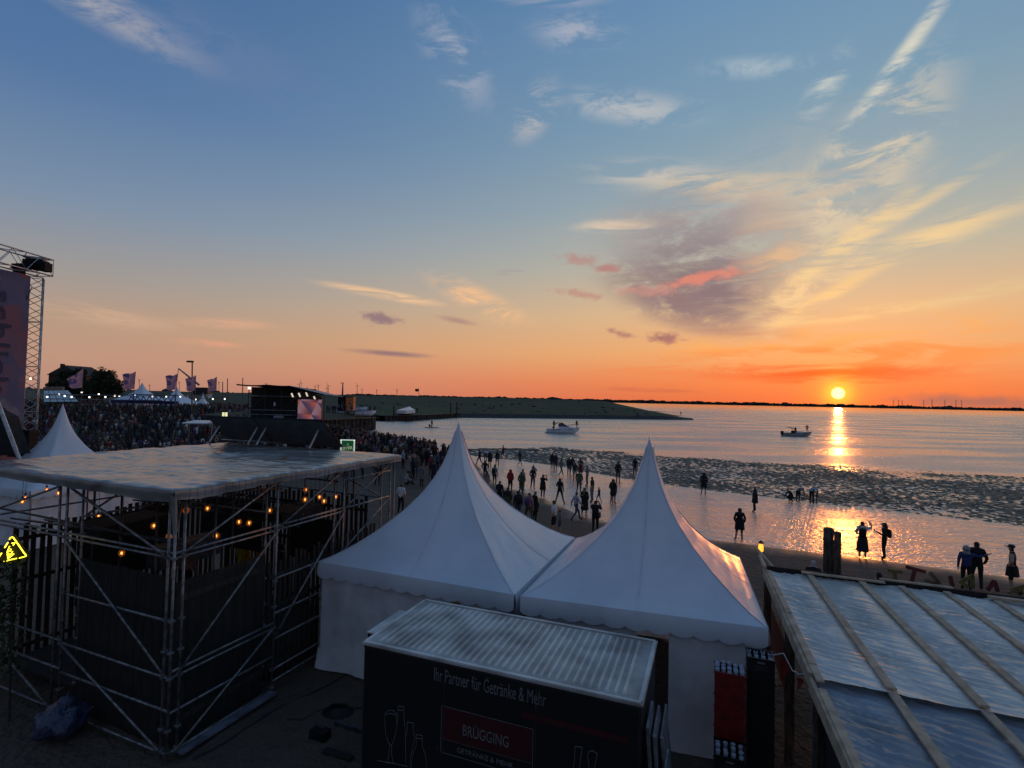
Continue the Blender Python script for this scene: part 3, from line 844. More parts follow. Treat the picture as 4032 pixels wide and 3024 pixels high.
PEOPLE = [
 # spot, facing, pose, top, legs, label, options
 (zp(858, 512), 70, 'walk', 'black', 'black', 'dark-clad person striding through the shallow water, furthest along the flats', dict()),
 (zp(910, 482), 20, 'bend', 'lilac', 'charcoal', 'person in pale lilac shirt bending over the shallow water', dict(sleeves='short')),
 (zp(947, 530), -20, 'stand', 'charcoal', 'brown', 'person in dark coat next to the bending figure in the shallows', dict(extras=[('coat', 'charcoal')])),
 (zp(1012, 522), 10, 'walk', 'black', 'black', 'slim dark-clad person walking behind the green-capped man', dict(h=1.66)),
 (zp(1062, 462), 80, 'walk', 'darkred', 'black', 'person in dark red top stepping across the shell mud', dict(shorts=True)),
 (zp(1208, 520), -60, 'walk', 'charcoal', 'charcoal', 'lone walker in shorts at the edge of the shell mud', dict(shorts=True, h=1.68)),
 (zp(905, 640), -30, 'hips', 'black', 'black', 'person in black with bare calves standing in shallow water near the tent peak', dict(shorts=True)),
 (zp(988, 692), -25, 'stand', 'lightgrey', 'charcoal', 'man with neon green cap and black backpack', dict(extras=[('cap', 'green'), ('backpack', 'black')], shorts=True)),
 (zp(1125, 750), -30, 'relaxed', 'red', 'charcoal', 'person in bright red hooded jacket facing the sunset', dict(extras=[('hood', 'red')], fat=1.2)),
 (zp(1232, 735), -40, 'cup', 'cream', 'grey', 'person in cream top with raised hand behind the olive jacket', dict()),
 (zp(1222, 770), -28, 'relaxed', 'olive', 'olive', 'person in olive jacket with dark hair, back to camera', dict(fat=1.15)),
 (zp(1322, 722), -30, 'relaxed', 'charcoal', 'denim', 'tall adult in charcoal jacket carrying a child on the shoulders', dict(h=1.80)),
 (zp(1408, 798), -35, 'phone', 'black', 'black', 'person in black coat and white shoes holding a phone to the sunset', dict(shoes='white', extras=[('coat', 'black'), ('phone', 'black')])),
 (zp(1490, 546), -30, 'stand', 'black', 'black', 'first of a dark-clad couple standing close together at the mud edge', dict(h=1.7, shorts=True)),
 (zp(1520, 560), -35, 'stand', 'charcoal', 'charcoal', 'second of a dark-clad couple at the mud edge, slightly nearer', dict(shorts=True)),
 (zp(1568, 606), -60, 'walk', 'grey', 'grey', 'person in grey top walking beside the dark couple', dict(h=1.62, sleeves='short')),
 (zp(1636, 602), -30, 'stand', 'black', 'denim', 'broad man in black top standing in the shallow pool', dict(fat=1.15)),
 (zp(1664, 592), -20, 'relaxed', 'charcoal', 'denim', 'person in charcoal top half hidden by the broad man in the pool', dict()),
 (zp(1738, 604), -30, 'relaxed', 'brown', 'darkred', 'woman in brown top and dark red skirt in the shallow pool', dict(extras=[('skirt', 'darkred'), ('long_hair', 2)], shorts=True)),
 (zp(1690, 642), 10, 'stand', 'charcoal', 'grey', 'slim person in charcoal shirt next to the dark red skirt', dict(h=1.6)),
 (zp(1795, 690), 60, 'cup', 'grey', 'grey', 'slim person in grey with one hand raised, sideways to camera', dict(sleeves='short')),
 (zp(1725, 755), -25, 'relaxed', 'olive', 'olive', 'big person in olive shirt behind the tie-dye walker', dict(fat=1.25)),
 (zp(1557, 842), -30, 'wide', 'black', 'black', 'person in black with flared trousers and legs apart on the wet sand', dict(extras=[('long_hair', 0)])),
 (zp(1838, 832), 60, 'stand', 'black', 'grey', 'man in black shirt and grey shorts standing sideways by a child', dict(h=1.82, sleeves='short')),
 (zp(1898, 832), 40, 'walk', 'charcoal', 'charcoal', 'small child in a cap running on the wet sand', dict(h=1.02, shorts=True, extras=[('cap', 'charcoal')])),
 (zp(1772, 945), -35, 'relaxed', 'black', 'black', 'woman in ankle-long black coat with fair hair', dict(extras=[('coat', 'black'), ('skirt', 'black'), ('long_hair', 2)], shoes='white')),
 (zp(1698, 998), -70, 'walk', 'lilac', 'denim', 'man in lilac tie-dye shirt and jeans striding across the sand', dict(sleeves='short')),
 (zp(2066, 662), -30, 'relaxed', 'black', 'charcoal', 'dark-clad man with bare calves standing alone in the shallow pool', dict(shorts=True, h=1.82)),
 (zp(2025, 842), -50, 'stand', 'charcoal', 'charcoal', 'woman in charcoal dress standing at the edge of the wet sand', dict(extras=[('dress', 'charcoal'), ('long_hair', 1)], shorts=True, h=1.68)),
 (zp(1865, 1110), -25, 'phone', 'black', 'black', 'person in black jacket with blue shoulder bag taking a photo', dict(extras=[('bag', 'navy'), ('phone', 'black')], fat=1.2)),
 (zp(1505, 1118), 60, 'stand', 'white', 'black', 'young man in white T-shirt and black shorts seen from the side', dict(sleeves='short', shorts=True, hair=1, shoes='white')),
 (zp(1556, 1112), 70, 'reach', 'grey', 'denim', 'child in grey-blue clothes in front of the white T-shirt man', dict(h=1.25, shorts=True)),
 (zp(1030, 890), -20, 'cup', 'black', 'black', 'fair-haired person in black jacket by the tent edge', dict(hair=2)),
 (zp(1100, 960), -30, 'relaxed', 'charcoal', 'olive', 'person in camouflage-dark coat beside the fair-haired one', dict(extras=[('coat', 'olive')])),
 (zp(1190, 1005), 20, 'stand', 'black', 'denim', 'person in black jacket and jeans holding a cup', dict(extras=[('backpack', 'black')])),
 (zp(1285, 1028), -30, 'wide', 'pink', 'olive', 'person in dusty pink jumper with purple bag on the back', dict(extras=[('backpack', 'purple')])),
 (zp(1338, 1008), -60, 'relaxed', 'black', 'charcoal', 'red-haired person in long black jacket', dict(extras=[('coat', 'black'), ('bag', 'black')], hair=2)),
 (zp(922, 725), -30, 'stand', 'pink', 'pink', 'girl in pale pink dress near the tent slope', dict(h=1.45, extras=[('dress', 'pink'), ('long_hair', 1)], shorts=True)),
 (zp(172, 935), -20, 'relaxed', 'white', 'black', 'person in loose white T-shirt standing by the scaffold corner', dict(sleeves='short', hair=1)),
 (zp(215, 690), -40, 'sit', 'lightgrey', 'charcoal', 'seated person in light grey jumper and white hat near the crowd', dict(extras=[], hair=3)),
 (zp(190, 545), -40, 'relaxed', 'lightblue', 'charcoal', 'person in light blue jacket at the rim of the crowd', dict(hair=3)),
 (zp(242, 622), -30, 'relaxed', 'beige', 'charcoal', 'person in beige hooded coat at the rim of the crowd', dict(extras=[('hood', 'beige'), ('coat', 'beige')])),
 (zp(300, 625), 10, 'cup', 'brown', 'denim', 'person in brown jacket raising a hand at the rim of the crowd', dict()),
 (zp(352, 700), -40, 'relaxed', 'grey', 'charcoal', 'person in grey coat standing closest to the tent slope', dict(extras=[('coat', 'grey')])),
 (zp(435, 600), -30, 'relaxed', 'red', 'darkred', 'person in red jacket and white cap beside the crowd', dict(extras=[('cap', 'white')])),
 (zp(395, 520), -30, 'stand', 'black', 'black', 'dark figure standing apart on the waterside of the crowd', dict()),
 (zp(316, 420), -30, 'photo_up', 'black', 'black', 'dark figure holding both arms arched overhead at the waterline', dict(extras=[('phone_up', 'black')])),
 (zp(272, 415), -30, 'stand', 'black', 'darkred', 'tall dark figure next to the one with arched arms', dict(h=1.85)),
 (zp(460, 470), -30, 'stand', 'black', 'black', 'dark figure against the water next to the tent slope', dict(h=1.8)),
 (zp(480, 480), -10, 'relaxed', 'darkred', 'black', 'dark red clad figure leaning close to another at the waterline', dict()),
 (zr(45, 266), -32, 'stand', 'charcoal', 'charcoal', 'bare-legged man in dark jumper standing between the two tent peaks', dict(shorts=True, h=1.84)),
 (zr(18, 382), -32, 'relaxed', 'black', 'charcoal', 'woman in dark dress half hidden by the nearer tent peak', dict(extras=[('dress', 'black'), ('long_hair', 1)], shorts=True)),
 (zr(135, 235), -32, 'stand', 'black', 'charcoal', 'figure whose head shows just beside the nearer tent peak', dict()),
 (zr(503, 336), -32, 'relaxed', 'black', 'black', 'person in black parka with bare legs in the shallows', dict(extras=[('coat', 'black'), ('hood', 'black')], shorts=True, fat=1.1)),
 (zr(694, 582), -20, 'relaxed', 'black', 'black', 'woman in long dark coat and bare legs at the sand edge', dict(extras=[('coat', 'black'), ('long_hair', 0)], shorts=True)),
 (zr(776, 427), 60, 'relaxed', 'charcoal', 'black', 'person in dark jacket standing sideways in the shallow pool', dict(fat=1.2, extras=[('coat', 'black')])),
 (zr(975, 377), 90, 'crouch', 'black', 'black', 'dark figure crouching at the mud edge', dict()),
 (zr(1005, 377), -70, 'bend', 'grey', 'black', 'figure in grey top bending beside the crouching one', dict(h=1.55)),
 (zr(1078, 384), -60, 'bend', 'lightblue', 'black', 'figure in pale blue top leaning over a small child', dict(h=1.7)),
 (zr(1106, 384), 60, 'stand', 'black', 'black', 'small child standing under the leaning figure', dict(h=.85)),
 (zr(1350, 672), -32, 'snap', 'white', 'charcoal', 'woman in white shirt and long dark skirt photographing the sun', dict(sleeves='short', shoes='bare', extras=[('skirt', 'charcoal'), ('backpack', 'black')], shorts=True)),
 (zr(1466, 680), 60, 'cup', 'black', 'black', 'long-haired woman in black holding a cup towards her companion', dict(extras=[('long_hair', 0), ('backpack', 'black'), ('cup', 'white')])),
 (zr(1905, 845), -32, 'reach', 'blue', 'black', 'person in blue jacket with pale hood stretching one arm out', dict(extras=[('hood', 'lightgrey')], h=1.66)),
 (zr(1962, 842), -32, 'relaxed', 'black', 'charcoal', 'dark-clad man embracing the person in the blue jacket', dict(h=1.84)),
 (zr(2150, 860), 40, 'hips', 'black', 'black', 'woman in short black dress with wrap around her waist', dict(sleeves='none', extras=[('dress', 'black'), ('cap', 'charcoal')], shorts=True, shoes='bare', h=1.8)),
]
for spot, face, pose, top, legs, label, kw in PEOPLE:
    person(pg(*spot), face, pose, top, legs, label, **kw)
# a child on the shoulders of the tall adult
q = pg(*zp(1322, 722)); person(q + V((0, -.06, 1.34)), -32, 'sit', 'grey', 'charcoal', 'child riding on the shoulders of a tall adult', h=1.15, group='people on the beach')
# seated onlookers behind the plank roof
for (u, v, Y, top, hair, label, ex) in [(3203, 2208, 16.5, 'black', 3, 'white-haired onlooker in black sitting behind the plank roof', []),
                                       (3325, 2258, 15.0, 'darkred', 1, 'onlooker in dark red hood whose head shows over the plank roof', [('hood', 'darkred')]),
                                       (3462, 2205, 15.5, 'charcoal', 0, 'dark-haired onlooker in patterned jacket sitting behind the plank roof', [])]:
    p = D(u, v, Y); z = max(0.05, p.z - 1.62)
    person((p.x, p.y, 0.0 if z < .6 else z), -32, 'stand', top, 'black', label, hair=hair, extras=ex, h=1.70 if z < .6 else 1.74)

# the packed crowd: the individuals that show largest, then one mass
CROWD_COLS = ['black'] * 14 + ['charcoal'] * 12 + ['navy'] * 6 + ['grey'] * 4 + ['brown'] * 5 + ['olive', 'denim', 'darkred', 'beige', 'rust', 'teal', 'purple', 'cream', 'white', 'lightblue', 'red', 'pink', 'lightgrey']
def inpoly(x, y, poly):
    c = False; n = len(poly)
    for i in range(n):
        (ax, ay), (bx, by) = poly[i], poly[(i + 1) % n]
        if (ay > y) != (by > y) and x < (bx - ax) * (y - ay) / (by - ay) + ax: c = not c
    return c
SHORE_CROWD = [(-6.8, 35.0), (-3.4, 47), (-5.0, 58), (-12.5, 70), (-22, 81), (-33, 90), (-33, 70), (-20, 52), (-12, 40)]
rnd = random.Random(3)
spots = []
tries = 0
while len(spots) < 205 and tries < 30000:
    tries += 1
    x, y = rnd.uniform(-33, -3), rnd.uniform(35, 90)
    if not inpoly(x, y, SHORE_CROWD): continue
    if x / y < -.36 and y < 70: continue
    if y < 46 and rnd.random() < .5: continue
    if any((x - a) ** 2 + (y - b) ** 2 < .36 for a, b in spots): continue
    spots.append((x, y))
LABELS = {'black': 'black-clad', 'charcoal': 'charcoal-clad', 'navy': 'navy-clad', 'grey': 'grey-clad', 'brown': 'brown-clad', 'olive': 'olive-clad', 'denim': 'denim-clad', 'darkred': 'dark-red-clad',
          'beige': 'beige-clad', 'rust': 'rust-clad', 'teal': 'teal-clad', 'purple': 'purple-clad', 'cream': 'cream-clad', 'white': 'white-clad', 'lightblue': 'light-blue-clad', 'red': 'red-clad', 'pink': 'pink-clad', 'lightgrey': 'light-grey-clad'}
def crowd_label(c, ex, po, lg):
    k = ex[0][0] if ex else ''
    return ('hooded ' if k == 'hood' else 'long-haired ' if k == 'long_hair' else '') + LABELS[c] + ' person in ' + {'black': 'black', 'charcoal': 'grey', 'denim': 'blue', 'navy': 'navy'}[lg] + ' trousers ' + {'stand': 'standing', 'relaxed': 'with folded hands', 'hips': 'hands on hips', 'cup': 'raising a hand', 'phone': 'filming'}[po]
CP = ['stand', 'relaxed', 'relaxed', 'hips', 'cup', 'phone', 'stand']
for i, (x, y) in enumerate(spots):
    c = rnd.choice(CROWD_COLS)
    ex = [('hood', c)] if rnd.random() < .15 else [('long_hair', rnd.choice([0, 1, 2]))] if rnd.random() < .35 else []
    po = rnd.choice(CP); lg = rnd.choice(['black', 'charcoal', 'denim', 'navy'])
    person((x, y, gz(x, y)), rnd.uniform(-60, 60) + (30 if y > 55 else 0), po, c, lg,
           crowd_label(c, ex, po, lg) + (' near the scaffold' if y < 50 else ' amid the waterside crowd' if y < 70 else ' by the quay wall'), h=rnd.uniform(1.58, 1.88), hair=rnd.choice([0, 0, 1, 1, 2, 3]), skin=rnd.randrange(3), extras=ex, group=LABELS[c] + ' spectators along the water edge', fat=rnd.choice([1.0, 1.15]))
FIELD = [(-43, 43), (-15, 43), (-22, 56), (-29, 57.5), (-34, 62), (-36, 75), (-44, 96), (-72, 132), (-128, 138), (-118, 120), (-95, 96)]
fsp = []
rnd = random.Random(9)
grid_ = {}
def try_spot(x, y, dmin):
    k = (int(x), int(y))
    for a in range(k[0] - 2, k[0] + 3):
        for b in range(k[1] - 2, k[1] + 3):
            for (p_, q_) in grid_.get((a, b), ()):
                if (p_ - x) ** 2 + (q_ - y) ** 2 < dmin * dmin: return False
    grid_.setdefault(k, []).append((x, y)); return True
tries = 0
while tries < 26000:
    tries += 1
    y = rnd.uniform(43, 138); x = rnd.uniform(-128, -14)
    if inpoly(x, y, FIELD) and noise.noise(V((x * .16, y * .10, 3))) > -.28 and try_spot(x, y, .62 + .0035 * (y - 43)): fsp.append((x, y))
fsp.sort(key=lambda q: q[1])
for (x, y) in [q for q in fsp if -.88 < q[0] / q[1] < -.44][:max(0, 300 - NPEOPLE[0] - 12)]:
    c = rnd.choice(CROWD_COLS)
    ex = [('hood', c)] if rnd.random() < .12 else [('long_hair', rnd.choice([0, 1, 2]))] if rnd.random() < .35 else []
    po = rnd.choice(CP); lg = rnd.choice(['black', 'charcoal', 'denim'])
    person((x, y, gz(x, y)), rnd.uniform(50, 110), po, c, lg,
           crowd_label(c, ex, po, lg) + ' in the foremost stage rows', h=rnd.uniform(1.58, 1.88), hair=rnd.choice([0, 1, 1, 2, 3]), skin=rnd.randrange(3), extras=ex, group=LABELS[c] + ' festival-goers before the stage')
    fsp.remove((x, y))
# the rest of the crowd as one mass of low figures with real volume
cv, cf, ccol = [], [], []
PROF = [(.11, 0.0), (.13, .5), (.17, .95), (.155, 1.15), (.20, 1.38), (.08, 1.49)]
skinc = (.20, .12, .085)
MORE = [q for q in [(rnd.uniform(-33, -6), rnd.uniform(56, 90)) for _ in range(900)] if inpoly(q[0], q[1], SHORE_CROWD) and q[0] / q[1] > -.40][:170]
for (x, y) in fsp + MORE + [(rnd.uniform(-78, -44), rnd.uniform(96, 130)) for _ in range(60)]:
    h = rnd.uniform(1.56, 1.88) / 1.75; z0 = gz(x, y); n0 = len(cv); a0 = rnd.random() * 6.28
    c = PAL[rnd.choice(CROWD_COLS)]; lg = PAL[rnd.choice(['black', 'charcoal', 'denim', 'navy'])]
    ca, sa = math.cos(a0), math.sin(a0)
    for k, (r, z) in enumerate(PROF):
        for q in range(6):
            a = math.pi * q / 3; lx, ly = r * 1.15 * math.cos(a), r * .8 * math.sin(a)
            cv.append((x + lx * ca - ly * sa, y + lx * sa + ly * ca, z0 + z * h)); ccol.append(lg if z < .9 else c)
    for k in range(len(PROF) - 1):
        for q in range(6):
            cf.append((n0 + k * 6 + q, n0 + k * 6 + (q + 1) % 6, n0 + (k + 1) * 6 + (q + 1) % 6, n0 + (k + 1) * 6 + q))
    n1 = len(cv); hc = rnd.choice([(.02, .014, .01), (.05, .03, .018), (.12, .07, .035), (.25, .23, .2) if rnd.random() < .4 else (.03, .02, .01), c, (.03, .02, .015)])
    hz_ = z0 + 1.62 * h
    for k, (r, dz) in enumerate([(.0, -.13), (.085, -.08), (.10, 0), (.085, .08), (0, .12)]):
        for q in range(5):
            a = 2 * math.pi * q / 5
            cv.append((x + r * math.cos(a), y + r * math.sin(a), hz_ + dz)); ccol.append(skinc if (k < 3 and q in (0, 1)) else hc)
    for k in range(4):
        for q in range(5):
            cf.append((n1 + k * 5 + q, n1 + k * 5 + (q + 1) % 5, n1 + (k + 1) * 5 + (q + 1) % 5, n1 + (k + 1) * 5 + q))
me = bpy.data.meshes.new('crowd'); me.from_pydata(cv, [], cf)
ca_ = me.color_attributes.new('cloth', 'FLOAT_COLOR', 'POINT')
ca_.data.foreach_set('color', np.array([(*c, 1) for c in ccol], np.float32).ravel())
me.polygons.foreach_set('use_smooth', [True] * len(me.polygons))
mc = bpy.data.materials.new('crowd clothes'); mc.use_nodes = True
bs = mc.node_tree.nodes['Principled BSDF']; an = mc.node_tree.nodes.new('ShaderNodeAttribute'); an.attribute_name = 'cloth'
mc.node_tree.links.new(an.outputs['Color'], bs.inputs['Base Color']); bs.inputs['Roughness'].default_value = .9
tag(place(me, 'crowd', mc), 'dense far crowd in front of the stage reading as one mass', 'crowd', kind='stuff')

# ------------------------------------------------------------------ lettering helper
def text_mesh(body, size=1.0, ext=.01, space=1.0):
    cu = bpy.data.curves.new('txt', 'FONT'); cu.body = body; cu.size = size; cu.extrude = ext; cu.space_character = space; cu.resolution_u = 3
    ob = bpy.data.objects.new('txt', cu); COL.objects.link(ob)
    me = bpy.data.meshes.new_from_object(ob.evaluated_get(DG()))
    bpy.data.objects.remove(ob); bpy.data.curves.remove(cu)
    vs = [V(v.co) for v in me.vertices]; fs = [tuple(p.vertices) for p in me.polygons]
    bpy.data.meshes.remove(me)
    return vs, fs
def put_text(name, body, origin, ex, ey, mt, parent, width=None, height=None, ext=.004):
    """lettering on a plane: ex reading direction, ey up; width and height are the size of the whole line"""
    vs, fs = text_mesh(body, 1.0, .5)
    x0 = min(v.x for v in vs); x1 = max(v.x for v in vs); y0 = min(v.y for v in vs); y1 = max(v.y for v in vs)
    sx = width / (x1 - x0) if width else height / (y1 - y0); sy = height / (y1 - y0) if height else sx
    ex, ey = V(ex).normalized(), V(ey).normalized(); ez = ex.cross(ey)
    mb = MB()
    mb._add([V(origin) + ex * (v.x - x0) * sx + ey * (v.y - y0) * sy + ez * (v.z + .5) * ext * 2 for v in vs], fs)
    return mb.build(name, mt, parent)
def plane_hit(u, v, p0, n):
    d = ray(u, v); o = V((0, 0, CAMH)); t_ = (V(p0) - o).dot(n) / d.dot(n)
    return o + d * t_

# ------------------------------------------------------------------ pagoda tents
M_SEAM = mat('canvas seam', (.70, .71, .74), .45, .06, 3, trans=.05)
PROFT = [(0, 1), (.028, .93), (.07, .82), (.14, .67), (.22, .555), (.32, .44), (.46, .315), (.62, .20), (.78, .10), (.9, .04), (1, 0)]
def prof_at(r):
    for (a, x), (b, y) in zip(PROFT[:-1], PROFT[1:]):
        if r <= b: return x + (y - x) * (r - a) / (b - a)
    return 0
def pagoda(name, label, corners, ze, zp, walls, wall_gaps={}, group='white pagoda tents', res=(200, 60), scallop=.11, legs=True, finial=True, seed=0.0, apex=None):
    """corners: four eave corners in the plan, in order; ze eave, zp peak height"""
    cs = [V((c[0], c[1], 0)) for c in corners]
    ctr = sum(cs, V()) / 4
    if apex is not None: apx = V((apex[0], apex[1], 0))
    else: apx = ctr
    t = thing(name, label, 'tent', (ctr.x, ctr.y, 0), 0, group)
    def edge(s):
        k = int(s * 4) % 4; f = s * 4 - int(s * 4)
        return cs[k].lerp(cs[(k + 1) % 4], f), f
    def roof(s, q):
        r = 1 - q
        e, f = edge(s)
        d = e - ctr
        rr = (cs[0] - ctr).length * .75
        rad = d.normalized() * rr
        k = r ** .55                                   # rounder towards the peak
        pl = d * k + rad * (1 - k)
        base = ctr.lerp(apx, 1 - r)
        z = prof_at(r)
        ridge = abs(2 * f - 1)                         # 1 at the hips
        sag = -.055 * (1 - ridge ** 2) * math.sin(math.pi * min(1, r * 1.05)) * (zp - ze) * .35
        w_ = .012 * noise.noise(V((s * 40 + seed, r * 3, 1))) * r + .02 * noise.noise(V((s * 9 + seed, r * 5, 2))) * r
        w_ += .030 * noise.noise(V((s * 190, r * 3.0 + seed, 5))) * max(0, (r - .45) / .55) * ridge ** 5 + .010 * noise.noise(V((s * 60, r * 14 + seed, 8))) * r
        return base + pl * r + V((0, 0, ze + (zp - ze) * z + sag + w_ * (1 - r ** 8)))
    mb = MB(); mb.grid(roof, res[0], res[1], True)
    mb.build('canopy', M_CANVAS, t, smooth=True)
    for k in range(8):                                  # welded seams: along the hips and up the middle of each side
        s_ = k / 8
        for nm, off in (('seam', .018),):
            sm = MB(); pts_ = [roof((s_ + 1e-4) % 1, q) for q in np.linspace(0, .97, 26)]
            sd1 = [roof((s_ + .004 / max(.03, 1 - q)) % 1, q) for q in np.linspace(0, .97, 26)]
            for (p0, p1, e0_, e1_) in zip(pts_[:-1], pts_[1:], sd1[:-1], sd1[1:]):
                w0, w1 = (e0_ - p0), (e1_ - p1)
                if w0.length < 1e-6 or w1.length < 1e-6: continue
                w0.normalize(); w1.normalize(); up_ = w0.cross(p1 - p0)
                if up_.z < 0: up_ = -up_
                up_ = up_.normalized() * .008
                sm.face([p0 - w0 * off + up_, p0 + w0 * off + up_, p1 + w1 * off + up_, p1 - w1 * off + up_])
            if res[0] > 60: sm.build(nm, M_SEAM, t, smooth=True)
    if finial:
        f = MB(); f.lathe([(.05, 0), (.04, .10), (.012, .22)], (apx.x, apx.y, zp - .06), 8); f.build('finial', M_DARKSTEEL, t)
    # valance with a scalloped hem on each side
    for k in range(4):
        a, b = cs[k], cs[(k + 1) % 4]; L = (b - a).length; out = (a + b) / 2 - ctr; out.z = 0; out.normalize()
        nsc = max(3, round(L / .42)); nu = nsc * 8
        def val(s, q, a=a, b=b, out=out, nsc=nsc, L=L):
            p = a.lerp(b, s)
            hem = .31 + scallop * abs(math.sin(math.pi * s * nsc)) ** .7 * .6
            bul = .028 * math.sin(q * 2.2) + .014 * q * noise.noise(V((s * L * 3, k * 7 + seed, 0)))
            return p + out * (.012 + bul) + V((0, 0, ze + .012 - hem * q))
        mv = MB(); mv.grid(val, nu, 5); mv.build('valance', M_CANVAS, t, smooth=True)
    if legs:
        for c in cs:
            p = c + (ctr - c).normalized() * .08
            l = MB(); l.tube((p.x, p.y, 0), (p.x, p.y, ze), .035, 8); l.cube((p.x, p.y, .01), .16, .16, .02); l.build('leg', M_ALU, t)
    for k in walls:
        a, b = cs[k], cs[(k + 1) % 4]; L = (b - a).length; inn = ctr - (a + b) / 2; inn.z = 0; inn.normalize()
        for (s0, s1) in wall_gaps.get(k, [(0.01, .99)]):
            def wl(s, q, a=a, b=b, s0=s0, s1=s1):
                x = s0 + (s1 - s0) * s
                p = a.lerp(b, x)
                fold = .045 * noise.noise(V((x * L * 2.2, 3 + k + seed, q * .6))) + .02 * noise.noise(V((x * L * 6, 9, q * 1.2)))
                flare = .10 * max(0, q - .8) / .2 * (1 + noise.noise(V((x * L * 1.5, 1, 0))))
                return p + inn * (.07 + fold - flare) + V((0, 0, ze - .03 + (-ze + .07) * q))
            mw = MB(); mw.grid(wl, max(6, int(L * (s1 - s0) * 12)), 10); w_o = mw.build('side_wall', M_WALLCLOTH, t, smooth=True)
            # lacing eyelets up one edge of the cloth
            ey = MB()
            for e in range(7):
                p = wl(.86, .12 + .12 * e); ey.tube(p - inn * .012, p - inn * .004, .018, 7)
            ey.build('eyelet', M_DARKSTEEL, w_o)
    return t
T1 = [(-4.55, 12.63), (.14, 10.78), (1.92, 15.38), (-2.77, 17.22)]
T2 = [(.27, 10.72), (4.67, 9.43), (6.05, 13.75), (1.98, 15.30)]
pagoda('pagoda_tent', 'white pagoda tent with closed walls next to the scaffold bar', T1, 2.5, 5.88, [0, 1, 2, 3], {0: [(.005, .70), (.745, .985)]}, finial=False, apex=(-1.40, 13.9), seed=1.3)  # unseen back wall added to keep the low sun out of the tent
pagoda('pagoda_tent', 'white pagoda tent behind the drinks trailer with crates at its corner', T2, 2.5, 5.70, [0, 1, 2, 3], {0: [(.02, .5), (.63, .985)]}, finial=False, apex=(3.23, 12.15), seed=4.1)  # back wall out of view, added here too to block the sun
# the small tent whose cone shows over the scaffold roof
pagoda('pagoda_tent', 'small white pagoda tent whose cone rises behind the scaffold roof beside the stage', [(-23.6, 22.7), (-19.3, 21.1), (-17.7, 25.3), (-22.0, 26.9)], 2.4, 5.88, [0, 1, 2, 3], res=(48, 24), seed=8.8, finial=False)
# marquees behind the crowd
def far_tent(uc, vpk, vev, half, Y, label, sq=1.0, group='white tents behind the crowd'):
    c = D(uc, vev, Y); pk = D(uc, vpk, Y); w_ = half / FPX * Y; z0 = gz(c.x, c.y)
    cor = [(c.x - w_, c.y - w_ * .3), (c.x + w_ * .9, c.y - w_), (c.x + w_, c.y + w_ * .4), (c.x - w_ * .8, c.y + w_)]
    o = pagoda('marquee', label, cor, c.z, pk.z, [0, 1], group=group, res=(32, 14), scallop=.1, finial=False, seed=uc * .01)
    return o
far_tent(553, 1505, 1577, 100, 112, 'large white marquee nearest the big tree')
far_tent(690, 1522, 1588, 92, 118, 'second white marquee with its top hidden by a flag')
far_tent(797, 1545, 1592, 26, 120, 'narrow white peaked tent by the sagging banner')
far_tent(737, 1552, 1588, 20, 140, 'tiny white tent peak behind the second marquee')
# white pavilion on the harbour mound
pv = thing('event_tent', 'low white party tent on the grass mound by the harbour', 'tent', P(1597, 1634, 1.6))
w_ = MB(); b_ = [D(1562, 1627, 158), D(1600, 1629, 150), D(1634, 1626, 158), D(1598, 1624, 166)]
w_.hexa([(p.x, p.y, p.z) for p in b_], [(p.x, p.y, p.z + .9) for p in b_]); w_.build('side_wall', M_WALLCLOTH, pv)
top = [V((p.x, p.y, p.z + .92)) for p in b_]; c = sum(top, V()) / 4; ap = c + V((1.0, 0, 1.1))
w_ = MB()
for k in range(4): w_.face([top[k], top[(k + 1) % 4], ap])
w_.build('canopy', M_CANVAS, pv)

# ------------------------------------------------------------------ drinks trailer
A0, A1 = V((-2.31, 8.60, 0)), V((1.80, 7.03, 0))
EX = (A1 - A0).normalized(); EY = V((-EX.y, EX.x, 0)); TL = (A1 - A0).length; TW = 1.93; TZ = 2.5; TB = .42
tr = thing('drinks_trailer', 'black beverage trailer with ribbed white roof and printed lettering', 'trailer', A0 + EX * TL / 2)
def tp(a, b, z): return A0 + EX * a + EY * b + V((0, 0, z))
M_TRBODY = mat('trailer black wrap', (.010, .010, .011), .45, .15, 3)
M_TRROOF = mat('dirty white roof', (.50, .48, .45), .5, .3, 1.6, col2=(.22, .20, .18))
M_TRRIB = mat('roof rib', (.72, .70, .65), .42, .2, 1.6, col2=(.38, .35, .32))
M_PRINT = mat('grey print', (.17, .17, .17), .6, .1)
M_PRINTRED = mat('dark red print', (.05, .004, .006), .6, .1)
b = MB(); b.hexa([tp(0, 0, TB), tp(TL, 0, TB), tp(TL, TW, TB), tp(0, TW, TB)], [tp(0, 0, TZ - .03), tp(TL, 0, TZ - .03), tp(TL, TW, TZ - .03), tp(0, TW, TZ - .03)]); b.build('body', M_TRBODY, tr)
b = MB(); o_ = .035
b.hexa([tp(-o_, -o_, TZ - .03), tp(TL + o_, -o_, TZ - .03), tp(TL + o_, TW + o_, TZ - .03), tp(-o_, TW + o_, TZ - .03)], [tp(-o_, -o_, TZ), tp(TL + o_, -o_, TZ), tp(TL + o_, TW + o_, TZ), tp(-o_, TW + o_, TZ)])
rf = b.build('roof', M_TRROOF, tr)
nrib = 34
for k in range(nrib):
    a = .22 + (TL - .46) * k / (nrib - 1) + random.uniform(-.006, .006)
    r_ = MB(); w2 = .028
    zz = TZ + .001
    r_.hexa([tp(a - w2, .10, zz), tp(a + w2, .10, zz), tp(a + w2, TW - .10, zz), tp(a - w2, TW - .10, zz)],
            [tp(a - w2 * .6, .13, zz + .022), tp(a + w2 * .6, .13, zz + .022), tp(a + w2 * .6, TW - .13, zz + .022), tp(a - w2 * .6, TW - .13, zz + .022)])
    r_.build('rib', M_TRRIB, rf)
